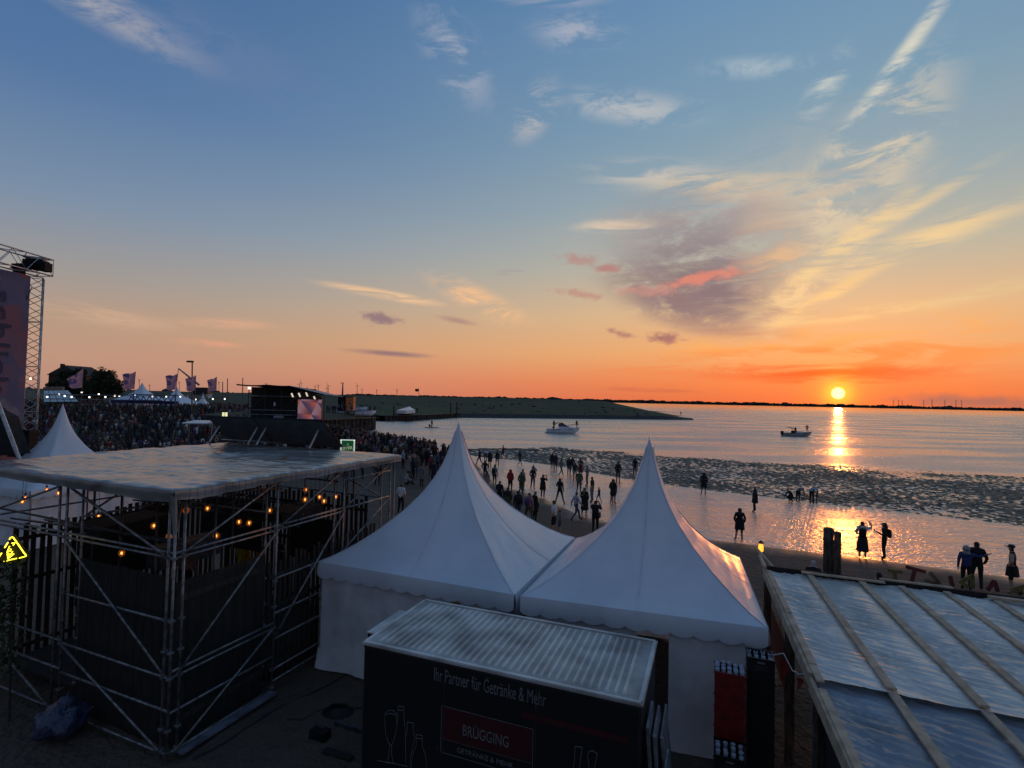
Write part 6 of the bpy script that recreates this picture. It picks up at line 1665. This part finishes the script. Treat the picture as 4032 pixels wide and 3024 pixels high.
for u in (445, 560, 690): b = MB(); b.tube(D(u, 1585, 89.5), D(u, 1604, 89.5) - V((0, 0, 1)), .08, 5); b.build('post', M_DARKSTEEL, bc)
# small lit kiosk in the crowd
t = thing('kiosk_sign', 'small glowing yellow box sign over the crowd', 'sign', D(885, 1640, 70)); b = MB(); b.cube(D(885, 1632, 70), .55, .3, .55); b.build('box', mat('kiosk glow', (.9, .9, .5), .4, 0, emit=(.85, .85, .45), es=.9), t); b = MB(); b.tube(D(885, 1640, 70), D(885, 1660, 70) - V((0, 0, 2)), .06, 5); b.build('post', M_DARKSTEEL, t)
t = thing('flat_awning', 'flat white awning amid the crowd', 'awning', D(785, 1668, 60)); b = MB(); b.box(D(790, 1662, 60), (1.4, 0, 0), (0, 1.2, .1), (0, 0, .06)); b.build('canopy', M_CANVAS, t)
for s in (-1, 1): b = MB(); c = D(790, 1664, 60); b.tube(c + V((s * 1.3, 0, 0)), (c.x + s * 1.3, c.y, .3), .04, 5); b.build('post', M_ALU, t)
fe = thing('crowd_barrier', 'low steel barrier between crowd and video tower', 'barrier', D(930, 1640, 64))
for k in range(8):
    u0 = 872 + 14 * k; b = MB(); a, c = D(u0, 1614, 64), D(u0 + 12, 1614, 64); b.tube(a, c, .03, 4); b.tube(a, (a.x, a.y, gz(a.x, a.y)), .03, 4); b.build('panel', M_STEEL, fe)
# ------------------------------------------------------------------ trees, house and glass pavilion
def leaf_tree(u, vt, vb, Y, rx, label, seed, n=5200):
    rnd = random.Random(seed)
    pb, pt = D(u, vb, Y), D(u, vt, Y); z0 = gz(pb.x, pb.y); H = pt.z - z0
    t = thing('tree', label, 'tree', (pb.x, pb.y, z0), 0, 'trees behind the crowd')
    b = MB(); c = V((pb.x, pb.y, z0)); b.tube(c, c + V((.2, 0, H * .45)), .5, 8, .32)
    for k in range(9):
        a = k * 2.4; b.tube(c + V((.2, 0, H * (.3 + .015 * k))), c + V((math.cos(a) * rx * .6, math.sin(a) * rx * .5, H * (.55 + .04 * k))), .2, 5, .05)
    b.build('trunk', M_BARK, t)
    lobes = []
    for k in range(34):
        a = rnd.random() * 6.28; el_ = rnd.uniform(-.75, 1.0); rr = rnd.uniform(.55, .95)
        lobes.append((c + V((rx * rr * math.cos(a) * math.sqrt(max(0.05, 1 - el_ ** 2 * .8)), rx * .8 * rr * math.sin(a), H * .56 + H * .40 * rr * el_)), rx * rnd.uniform(.22, .38)))
    b = MB()
    for k in range(n):
        cc, r = rnd.choice(lobes)
        d = V((rnd.gauss(0, 1), rnd.gauss(0, 1), rnd.gauss(0, 1))).normalized() * r * rnd.random() ** .33
        p = cc + d; q = V((rnd.uniform(-1, 1), rnd.uniform(-1, 1), rnd.uniform(-1, 1))).normalized() * rnd.uniform(.16, .34)
        w2 = q.cross(V((rnd.uniform(-1, 1), rnd.uniform(-1, 1), rnd.uniform(-1, 1)))).normalized() * .16
        b.face([p - q, p + w2, p + q, p - w2])
    b.build('crown', M_TREE, t)
    return t
leaf_tree(395, 1450, 1585, 128, 4.4, 'broad dark tree next to the lilac flags', 4, 7000)
leaf_tree(285, 1440, 1585, 132, 3.2, 'dark tree growing up against the gabled house', 5)
leaf_tree(222, 1488, 1585, 126, 2.0, 'smaller dark tree next to the stage tower', 6, 2600)
leaf_tree(340, 1490, 1585, 130, 3.0, 'dark tree filling the gap behind the round-cornered flag', 8, 3600)
hx = D(262, 1500, 140); zg = gz(hx.x, hx.y)
ho = thing('house', 'dark gabled house with chimney behind the trees', 'house', (hx.x, hx.y, zg))
M_BRICK = mat('dark brick', (.10, .055, .04), .9, .3, 2); M_TILE = mat('roof tile', (.06, .045, .042), .85, .3, 3)
wl0, wr0 = D(218, 1470, 140), D(345, 1470, 140); er = D(240, 1478, 140).z; pk = D(252, 1448, 140).z
b = MB(); b.hexa([(wl0.x, 138, zg), (wr0.x, 138, zg), (wr0.x, 146, zg), (wl0.x, 146, zg)], [(wl0.x, 138, er), (wr0.x, 138, er), (wr0.x, 146, er), (wl0.x, 146, er)]); b.build('wall', M_BRICK, ho)
xm_ = (wl0.x + wr0.x) / 2
b = MB(); b.prism([(wl0.x - .3, 137.6, er), (wr0.x + .3, 137.6, er), (xm_, 137.6, pk + .6)], (0, 9, 0)); rf_ = b.build('roof', M_TILE, ho)
ch = D(246, 1445, 139); b = MB(); b.cube((ch.x, 139, pk), .7, .7, 2.0); b.build('chimney', M_BRICK, rf_)
for k in range(3):
    wx_ = wl0.x + 1.2 + 2.2 * k; w_ = MB(); w_.cube((wx_, 137.96, zg + 3.2), .9, .08, 1.2); f_ = w_.build('window', mat('window dark', (.05, .06, .07), .15), ho); w_ = MB(); w_.cube((wx_, 137.94, zg + 2.55), 1.1, .16, .08); w_.build('sill', M_WHITE, f_)
gp_ = D(230, 1575, 104); zg = gz(gp_.x, gp_.y)
go = thing('glass_pavilion', 'pavilion with pale glass roof and brick parapet beside the stage tower', 'pavilion', (gp_.x, gp_.y, zg))
q = [D(172, 1583, 100), D(310, 1582, 100), D(268, 1538, 108), D(172, 1540, 108)]
M_GLASSR = mat('glass roof', (.22, .27, .28), .18, .25, .5, spec=.8)
ns_ = 5
for k in range(ns_):
    f0, f1 = k / ns_ + .01, (k + 1) / ns_ - .01
    a, b2, c, d = q[0].lerp(q[1], f0), q[0].lerp(q[1], f1), q[3].lerp(q[2], f1), q[3].lerp(q[2], f0)
    b = MB(); b.hexa([a, b2, c, d], [p + V((0, 0, .06)) for p in (a, b2, c, d)]); b.build('roof_pane', M_GLASSR, go)
b = MB(); b.beam(q[0] - V((0, 0, .12)), q[1] - V((0, 0, .12)), .2, .2); b.build('gutter', M_DARKSTEEL, go)
b = MB(); b.hexa([(q[0].x, 103, zg), (q[1].x - 1, 103, zg), (q[1].x - 1, 108, zg), (q[0].x, 108, zg)], [(q[0].x, 103, q[0].z - .4), (q[1].x - 1, 103, q[0].z - .4), (q[1].x - 1, 108, q[0].z - .4), (q[0].x, 108, q[0].z - .4)]); b.build('wall', mat('lit plaster', (.30, .22, .17), .8, .2), go)  # wall in one tan plaster tone
for k in range(9):
    p = D(176 + 9 * k, 1531, 110); b = MB(); b.cube(p, .32, .4, .75 + .2 * (k % 2)); b.build('parapet_block', mat('parapet brick', (.30, .24, .20), .85, .2), go)
b = MB(); b.beam(D(170, 1538, 110), D(250, 1538, 110), .5, .35); b.build('parapet', MATS['parapet brick'], go)
# ------------------------------------------------------------------ wind turbines and pylons on the horizon
M_FARMETAL = mat('pale far metal', (.30, .24, .22), .8, .1)
TURB = [(707, 1506, 13), (863, 1506, 12), (550, 1496, 14), (590, 1517, 10), (1049, 1512, 11), (1179, 1515, 13), (1186, 1506, 15), (1211, 1528, 8), (1241, 1521, 9), (1254, 1518, 15), (1288, 1528, 10), (1293, 1518, 17), (1407, 1518, 15), (1426, 1533, 7), (1484, 1537, 8), (1564, 1535, 8)]
for k, (u, v, bl_) in enumerate(TURB):
    Y = 4300; h_ = D(u, v, Y); R_ = bl_ / FPX * Y
    t = thing('wind_turbine', 'far wind turbine on the horizon, number %s counted from the stage' % ['one', 'two', 'three', 'four', 'five', 'six', 'seven', 'eight', 'nine', 'ten', 'eleven', 'twelve', 'thirteen', 'fourteen', 'fifteen', 'sixteen'][sorted(range(16), key=lambda i: TURB[i][0]).index(k)], 'wind turbine', (h_.x, Y, 0), 0, 'wind turbines on the horizon')
    b = MB(); b.tube((h_.x, Y, 0), h_, 2.6, 6, 1.6); b.build('tower', M_FARMETAL, t)
    b = MB(); b.cube(h_ + V((0, -2, 0)), 4, 9, 4); b.build('nacelle', M_FARMETAL, t)
    a0 = random.random() * 2
    for j in range(3):
        a = a0 + j * 2.094; b = MB(); e = V((math.sin(a), 0, math.cos(a))); c = h_ + V((0, -7, 0)); s = V((math.cos(a), 0, -math.sin(a)))
        b.prism([c - s * .8, c + e * R_ * .25 - s * 1.4, c + e * R_, c + e * R_ * .25 + s * .9, c + s * .8], (0, .8, 0)); b.build('blade', M_FARMETAL, t)
p = D(1350, 1508, 900); t = thing('harbour_beacon', 'beacon tower with cross arm standing up from the dike', 'beacon', (p.x, p.y, 0))
b = MB(); b.tube((p.x, p.y, 0), p, 2.0, 6, .9); b.build('tower', M_FARMETAL, t); b = MB(); b.beam(p + V((-4.5, 0, 0)), p + V((2, 0, 0)), 1, 1); b.build('cross_arm', M_FARMETAL, t)
PY = [(3518, 1574, 20), (3538, 1575, 18), (3552, 1577, 18), (3637, 1576, 20), (3670, 1573, 24), (3720, 1574, 24), (3764, 1575, 24), (3786, 1576, 24)]
for k, (u, v, hpx) in enumerate(PY):
    Y = 5200; p = D(u, v, Y); t = thing('power_pylon', 'hazy lattice power pylon on the far shore, ' + ['first', 'second', 'third', 'fourth', 'fifth', 'sixth', 'seventh', 'eighth'][k] + ' from the sun', 'pylon', (p.x, Y, 0), 0, 'pylons on the far shore')
    b = MB()
    for s in (-1, 1): b.tube((p.x + s * 7, Y, 0), (p.x + s * 1, Y, p.z), 1.3, 4, .8)
    for q_ in range(5):
        z = p.z * q_ / 5; w0 = 7 - 6 * q_ / 5; w1 = 7 - 6 * (q_ + 1) / 5
        b.tube((p.x - w0, Y, z), (p.x + w1, Y, z + p.z / 5), .6, 3); b.tube((p.x + w0, Y, z), (p.x - w1, Y, z + p.z / 5), .6, 3)
    b.build('lattice', M_FARMETAL, t)
    for f, w_ in ((.98, 8), (.85, 11)): b = MB(); b.beam((p.x - w_, Y, p.z * f), (p.x + w_, Y, p.z * f), 1, 1.4); b.build('cross_arm', M_FARMETAL, t)
# ------------------------------------------------------------------ harbour: sheet piles, mound, bank, boats
def sheet_wall(name, pts, ztop, label):
    t = thing(name, label, 'quay wall', (pts[0][0], pts[0][1], WATER_Z), 0, 'sheet pile quays')
    for (a, b2) in zip(pts[:-1], pts[1:]):
        a, b2 = V((*a, 0)), V((*b2, 0)); d = (b2 - a).normalized(); L = (b2 - a).length; n_ = V((d.y, -d.x, 0)); n = int(L / 1.2)
        for k in range(n):
            s0, s1 = L * k / n, L * (k + 1) / n; w_ = s1 - s0
            pr = [(s0, 0), (s0 + w_ * .18, .28), (s0 + w_ * .5, .28), (s0 + w_ * .68, 0), (s1, 0)]
            b = MB()
            for (x0, y0), (x1, y1) in zip(pr[:-1], pr[1:]):
                p, q = a + d * x0 + n_ * y0, a + d * x1 + n_ * y1
                b.face([p + V((0, 0, -1.2)), q + V((0, 0, -1.2)), q + V((0, 0, ztop)), p + V((0, 0, ztop))])
            b.build('pile', M_SHEET, t)
        b = MB(); b.beam(a + V((0, 0, ztop + .08)) + n_ * .12, b2 + V((0, 0, ztop + .08)) + n_ * .12, .5, .16); b.build('capping', M_DARKSTEEL, t)
    return t
sheet_wall('quay_wall', [(-38, 87), (-28.7, 109.7), (-46, 120)], 1.95, 'rusty sheet pile quay below the grassy bank')
sheet_wall('quay_wall', [(-36, 149), (-28, 160), (-16, 200)], 1.0, 'rusty sheet pile quay around the mown mound')
def slab(name, outline_, label, mt):
    b = MB(); b.face(outline_); return tag(b.build(name, mt), label, kind='structure')
bk = MB(); fr = [V((-38.3, 87, 2.0)), V((-29.1, 109.5, 2.0)), V((-46, 119.6, 2.0))]; bk_i = [V((-50, 84, 3.0)), V((-43, 104, 4.3)), V((-56, 114, 4.3))]
bk.grid(lambda s, q: (fr[0].lerp(fr[1], s * 2) if s < .5 else fr[1].lerp(fr[2], s * 2 - 1)).lerp(bk_i[0].lerp(bk_i[1], s * 2) if s < .5 else bk_i[1].lerp(bk_i[2], s * 2 - 1), q) + V((0, 0, .15 * noise.noise(V((s * 9, q * 4, 0))) * min(1, q * 4))), 24, 8)
tag(bk.build('bank', M_GRASS, smooth=True), 'grassy bank above the sheet pile quay', kind='structure')
md = MB(); mf = [V((-36.3, 149.3, 1.05)), V((-28.2, 160, 1.05)), V((-16.4, 200, 1.05))]; mk = [V((-52, 158, 1.2)), V((-46, 175, 3.4)), V((-22, 206, 3.0))]; mk2 = [V((-56, 165, -.6)), V((-56, 190, -.6)), V((-24, 222, -.6))]
def mnd(s, q):
    l = lambda A: A[0].lerp(A[1], s * 2) if s < .5 else A[1].lerp(A[2], s * 2 - 1)
    return l(mf).lerp(l(mk), min(1, q * 1.6)) if q < .62 else l(mk).lerp(l(mk2), (q - .62) / .38)
md.grid(mnd, 24, 10); tag(md.build('mound', M_GRASSBRIGHT, smooth=True), 'mown grass mound inside the harbour quay', kind='structure')
for k, (u, v) in enumerate([(1631, 1628), (1642, 1628)]):
    p = D(u, v, 160); person((p.x, p.y, p.z), -20, 'stand', 'black', 'black', ['first of two dark figures beside the party tent on the mound', 'second, taller of two dark figures beside the party tent'][k], h=1.9 if k else 1.7)
for k, (u, vt_, vb_, Y) in enumerate([(1426, 1602, 1650, 118), (1457, 1601, 1642, 122), (1476, 1602, 1660, 112), (1551, 1601, 1636, 152), (1775, 1587, 1605, 185), (1799, 1585, 1605, 186)]):
    p, q = D(u, vb_, Y), D(u, vt_, Y); t = thing('mooring_pile', ['mooring pile by the white boats', 'mooring pile in the harbour mouth', 'mooring pile at the quay corner', 'mooring pile beside the party tent', 'first of two piles behind the mound', 'second of two piles behind the mound'][k], 'pile', (p.x, p.y, WATER_Z), 0, 'mooring piles')
    b = MB(); b.tube((p.x, p.y, -1), q, .28, 7, .25); b.build('timber', M_LOG, t); b = MB(); b.lathe([(.29, 0), (.05, .25)], q, 7); b.build('cap', M_DARKSTEEL, t)
# orange booth and dark hut on the bank
ob_ = D(1378, 1613, 100); t = thing('orange_booth', 'orange booth with a notice standing on the bank', 'booth', ob_)
x0, x1 = D(1363, 1600, 100).x, D(1391, 1600, 100).x; zt_ = D(1378, 1563, 100).z
b = MB(); b.hexa([(x0, 100, ob_.z), (x1, 100, ob_.z), (x1, 101.4, ob_.z), (x0, 101.4, ob_.z)], [(x0, 100, zt_), (x1, 100, zt_), (x1, 101.4, zt_), (x0, 101.4, zt_)]); b.build('body', mat('orange laminate', (.62, .17, .05), .6, .15, 2), t)
b = MB(); b.cube(((x0 + x1) / 2, 99.98, ob_.z + 1.25), .8, .04, .5); b.build('notice', mat('notice orange', (.75, .30, .10), .6), t); b = MB(); b.cube(((x0 + x1) / 2, 99.95, ob_.z + 1.25), .4, .03, .28); b.build('window', M_BLACK, t)
b = MB(); b.cube(((x0 + x1) / 2, 100.7, zt_ + .05), x1 - x0 + .15, 1.6, .1); b.build('roof', M_DARKSTEEL, t)
x0, x1 = D(1330, 1600, 101).x, D(1360, 1600, 101).x; zt_ = D(1345, 1557, 101).z
t = thing('dark_hut', 'dark narrow hut next to the orange booth', 'hut', (x0 + .7, 101, ob_.z - .3)); b = MB(); b.hexa([(x0, 101, ob_.z - .3), (x1, 101, ob_.z - .3), (x1, 102.5, ob_.z - .3), (x0, 102.5, ob_.z - .3)], [(x0, 101, zt_), (x1, 101, zt_), (x1, 102.5, zt_ - .1), (x0, 102.5, zt_ - .1)]); b.build('wall', M_BLACK, t); b = MB(); b.cube(((x0 + x1) / 2 + .2, 100.97, ob_.z + .8), .5, .05, 1.8); b.build('door', M_DARKSTEEL, t)
rnd = random.Random(77)
for k in range(9):
    p = D(1285 + 12 * k + rnd.uniform(-4, 4), 1625 + rnd.uniform(-4, 6), 98); pz = p.z
    person((p.x, p.y, pz - .1), rnd.uniform(-90, 90), rnd.choice(['stand', 'relaxed', 'sit']), rnd.choice(['black', 'charcoal', 'grey']), 'black', 'dark spectator on the grassy bank above the quay', group='spectators on the bank')
# boats
def hull(mb, L, B, zk, zd, sheer=.25, bow=.55, stern=.92):
    st_ = []
    for i in range(11):
        f = i / 10; x = -L / 2 + L * f
        w = B / 2 * (stern + (1 - stern) * min(1, f * 3)) * (1 - max(0, (f - bow) / (1 - bow)) ** 2.2)
        k = zk + (zd - zk) * .85 * max(0, (f - .72) / .28) ** 2
        d = zd + sheer * f ** 2
        xx = x + (L * .03 if i == 10 else 0)
        st_.append([(x - .06 * L * max(0, f - .8) / .2 * 0, 0, k), (x, w * .55, k + (d - k) * .12), (x, w * .88, k + (d - k) * .45), (xx, w, d)])
    for s in (1, -1):
        for a, b2 in zip(st_[:-1], st_[1:]):
            for j in range(3):
                q = [V((a[j][0], s * a[j][1], a[j][2])), V((b2[j][0], s * b2[j][1], b2[j][2])), V((b2[j + 1][0], s * b2[j + 1][1], b2[j + 1][2])), V((a[j + 1][0], s * a[j + 1][1], a[j + 1][2]))]
                mb.face(q if s > 0 else q[::-1])
    mb.face([(p[0], p[1], p[2]) for p in st_[0]] + [(p[0], -p[1], p[2]) for p in st_[0][::-1]])
    for a, b2 in zip(st_[:-1], st_[1:]): mb.face([(a[3][0], a[3][1], a[3][2] - .04), (b2[3][0], b2[3][1], b2[3][2] - .04), (b2[3][0], -b2[3][1], b2[3][2] - .04), (a[3][0], -a[3][1], a[3][2] - .04)])
    return st_
M_HULL = mat('white gelcoat', (.62, .64, .68), .3, .08, 2); M_TINT = mat('tinted glass', (.03, .035, .04), .1)
def cruiser(loc, rz, label, sc=1.0):
    t = thing('cabin_cruiser', label, 'boat')
    b = MB(); hull(b, 6.9, 2.4, -.25, .95, .35); b.build('hull', M_HULL, t, weld=True)
    b = MB(); b.hexa([(-1.1, -1.0, .98), (2.4, -.55, 1.18), (2.4, .55, 1.18), (-1.1, 1.0, .98)], [(-.7, -.85, 1.45), (1.5, -.42, 1.45), (1.5, .42, 1.45), (-.7, .85, 1.45)]); b.build('cabin', M_HULL, t)
    b = MB(); b.hexa([(-1.0, -.9, 1.46), (1.3, -.55, 1.46), (1.3, .55, 1.46), (-1.0, .9, 1.46)], [(-.9, -.75, 2.1), (-.1, -.5, 2.15), (-.1, .5, 2.15), (-.9, .75, 2.1)]); b.build('windscreen', M_TINT, t)
    for s in (-1, 1): b = MB(); b.path([(-2.0, s * 1.0, .95), (-1.7, s * .95, 1.9), (-1.0, s * .8, 2.25), (-.2, s * .55, 2.2), (.9, s * .55, 1.5)], .06, 5); b.build('radar_arch', M_DARKSTEEL, t)
    b = MB(); b.hexa([(-1.75, -.95, 2.22), (-.3, -.6, 2.22), (-.3, .6, 2.22), (-1.75, .95, 2.22)], [(-1.7, -.9, 2.30), (-.35, -.55, 2.32), (-.35, .55, 2.32), (-1.7, .9, 2.30)]); b.build('top', M_HULL, t)
    b = MB(); b.hexa([(-3.9, -1.0, -.1), (-3.4, -1.05, -.1), (-3.4, 1.05, -.1), (-3.9, 1.0, -.1)], [(-3.8, -.95, .1), (-3.4, -1.05, .1), (-3.4, 1.05, .1), (-3.8, .95, .1)]); b.build('swim_platform', M_DARKSTEEL, t)
    b = MB(); b.path([(1.2, -1.1, 1.3), (1.2, -1.1, 1.75), (3.2, -.4, 1.95), (3.5, 0, 1.95), (3.2, .4, 1.95), (1.2, 1.1, 1.75), (1.2, 1.1, 1.3)], .03, 4); b.build('bow_rail', M_STEEL, t)
    for s in (-1, 1): b = MB(); b.beam((-2.6, s * 1.2, .70), (2.2, s * 1.06, .88), .03, .07); b.build('rub_strake', M_DARKSTEEL, t)
    b = MB(); b.ball((-2.0, 0, 1.2), .3, 8, 6, (1, 2.5, .7)); b.build('stern_seat', M_DARKSTEEL, t)
    t.location = loc; t.rotation_euler = (0, 0, rz); t.scale = (sc,) * 3
    return t
c1_ = P(2216, 1706, WATER_Z); cruiser(c1_, R(-6), 'white cabin cruiser with dark windows lying off the mud')
person(c1_ + V((-1.9, .2, 1.0)), -30, 'stand', 'black', 'black', 'person in white cap standing at the stern of the cabin cruiser', extras=[('cap', 'white')], group='people on boats', h=1.75)
person(c1_ + V((2.9, -.3, 1.2)), -20, 'stand', 'black', 'black', 'dark figure standing on the bow of the cabin cruiser', group='people on boats', h=1.7)
def openboat(loc, rz, label):
    t = thing('motor_boat', label, 'boat')
    b = MB(); hull(b, 6.2, 2.0, -.25, .75, .35); b.build('hull', mat('grey gelcoat', (.30, .28, .28), .35, .1, 2), t, weld=True)
    b = MB(); b.hexa([(-.4, -.85, .78), (2.0, -.5, .98), (2.0, .5, .98), (-.4, .85, .78)], [(-.2, -.6, 1.2), (1.0, -.35, 1.15), (1.0, .35, 1.15), (-.2, .6, 1.2)]); b.build('foredeck', M_HULL, t)
    for s in (-1, 1): b = MB(); b.path([(-.4, s * .8, .9), (-.6, s * .75, 1.5), (-1.2, s * .7, 1.9), (-1.9, s * .7, 2.02)], .05, 5); b.build('bimini_frame', M_DARKSTEEL, t)
    b = MB(); b.hexa([(-1.9, -.75, 1.95), (-.9, -.75, 1.80), (-.9, .75, 1.80), (-1.9, .75, 1.95)], [(-1.9, -.7, 2.05), (-.9, -.7, 1.92), (-.9, .7, 1.92), (-1.9, .7, 2.05)]); b.build('bimini', M_BLACKCLOTH, t)
    b = MB(); b.cube((-3.25, 0, .75), .5, .45, .75); b.cube((-3.3, 0, .1), .2, .15, .9); b.build('outboard', M_BLACK, t)
    b = MB(); b.cube((-.9, 0, 1.0), .5, .7, .5); b.build('console', M_BLACK, t)
    for s in (-1, 1): b = MB(); b.beam((-2.8, s * 1.02, .62), (2.0, s * .86, .78), .03, .08); b.build('rub_strake', M_BLACK, t)
    b = MB(); b.beam((2.9, 0, 1.08), (3.5, 0, 1.1), .25, .06); b.build('bowsprit', M_ALU, t)
    t.location = loc; t.rotation_euler = (0, 0, rz)
    return t
c2_ = P(3138, 1718, WATER_Z); openboat(c2_, R(-4), 'open motor boat with black bimini near the sun path')
person(c2_ + V((-.35, 0, .55)), -60, 'stand', 'black', 'black', 'person steering the open motor boat', group='people on boats', h=1.6)
person(c2_ + V((2.2, -.15, .95)), -40, 'hips', 'darkred', 'black', 'dark figure standing on the bow of the open motor boat', group='people on boats', h=1.75)
# stand-up paddler
c3_ = P(1700, 1684, WATER_Z)
t = thing('paddleboard', 'flat paddleboard on the quiet water before the mound', 'paddleboard', c3_); b = MB()
b.prism([V((c3_.x + 1.7 * math.cos(a) * (1.0), c3_.y + .38 * math.sin(a), WATER_Z + .02)) for a in np.linspace(0, 6.28, 20)[:-1]], (0, 0, .12)); b.build('board', mat('board skin', (.10, .08, .07), .5), t); b = MB(); b.prism([c3_ + V((-1.5, 0, .1)), c3_ + V((-1.2, 0, .1)), c3_ + V((-1.25, 0, -.1))], (0, .03, 0)); b.build('fin', M_BLACK, t)
person(c3_ + V((0, 0, .15)), -40, 'stand', 'black', 'black', 'paddler standing on the paddleboard', group='people on boats', h=1.75)
person(c3_ + V((-.6, 0, .15)), -40, 'sit', 'black', 'black', 'passenger sitting on the paddleboard', group='people on boats', h=1.6)
# moored boats in the harbour mouth
for k, (u, v, L, rz, col, lb) in enumerate([(1505, 1648, 5.6, 70, M_HULL, 'covered white boat moored in the harbour mouth with fenders'), (1527, 1650, 5.0, 95, M_HULL, 'second covered boat moored next to the mound'), (1495, 1640, 5.2, 60, M_TINT, 'dark boat moored behind the white ones'), (1400, 1620, 4.6, 15, M_HULL, 'small white dinghy pulled up at the bank top'), (1336, 1634, 4.4, 10, M_HULL, 'overturned white dinghy on the grassy bank'), (1440, 1634, 4.2, 30, M_HULL, 'white rowing boat behind the quay corner')]):
    wz = WATER_Z if k < 3 else 2.6; p = P(u, v, wz) if k < 3 else D(u, v, 108); t = thing('moored_boat', lb, 'boat', (0, 0, 0), 0, 'boats in the harbour')
    b = MB(); hull(b, L, 1.9, -.2, .7, .3); b.build('hull', col, t, weld=True)
    b = MB(); b.hexa([(-L * .4, -.7, .7), (L * .25, -.5, .8), (L * .25, .5, .8), (-L * .4, .7, .7)], [(-L * .35, -.25, 1.25), (L * .05, -.15, 1.2), (L * .05, .15, 1.2), (-L * .35, .25, 1.25)]); b.build('cover', mat('navy boat cover', (.05, .06, .12), .7, .5, 2, col2=(.3, .32, .38)), t)
    for s in (-1, 1): b = MB(); b.lathe([(.02, 0), (.10, .1), (.10, .4), (.02, .5)], (-.5, s * .98, .1), 6); b.build('fender', M_WHITE, t)
    t.location = (p.x, p.y, p.z); t.rotation_euler = (0, 0, R(rz)); 
# watchers on the spit
for k, (u, v, Y) in enumerate([(2681, 1634, 208), (2505, 1640, 206), (2510, 1640, 207), (1940, 1610, 205), (1945, 1610, 206), (2758, 1650, 205)]):
    p = D(u, v, Y); 
    if k == 5: continue
    person((p.x, p.y, max(p.z, .1) - .2), random.uniform(-60, 60), 'sit' if k in (1, 3) else 'stand', 'black', 'black', ['lone figure standing near the tip of the spit', 'dark figure sitting low on the spit', 'dark figure standing by the sitting one on the spit', 'first of two figures on the grassy spit behind the tent peak', 'second of two figures on the grassy spit behind the tent peak'][k], group='people on the spit')
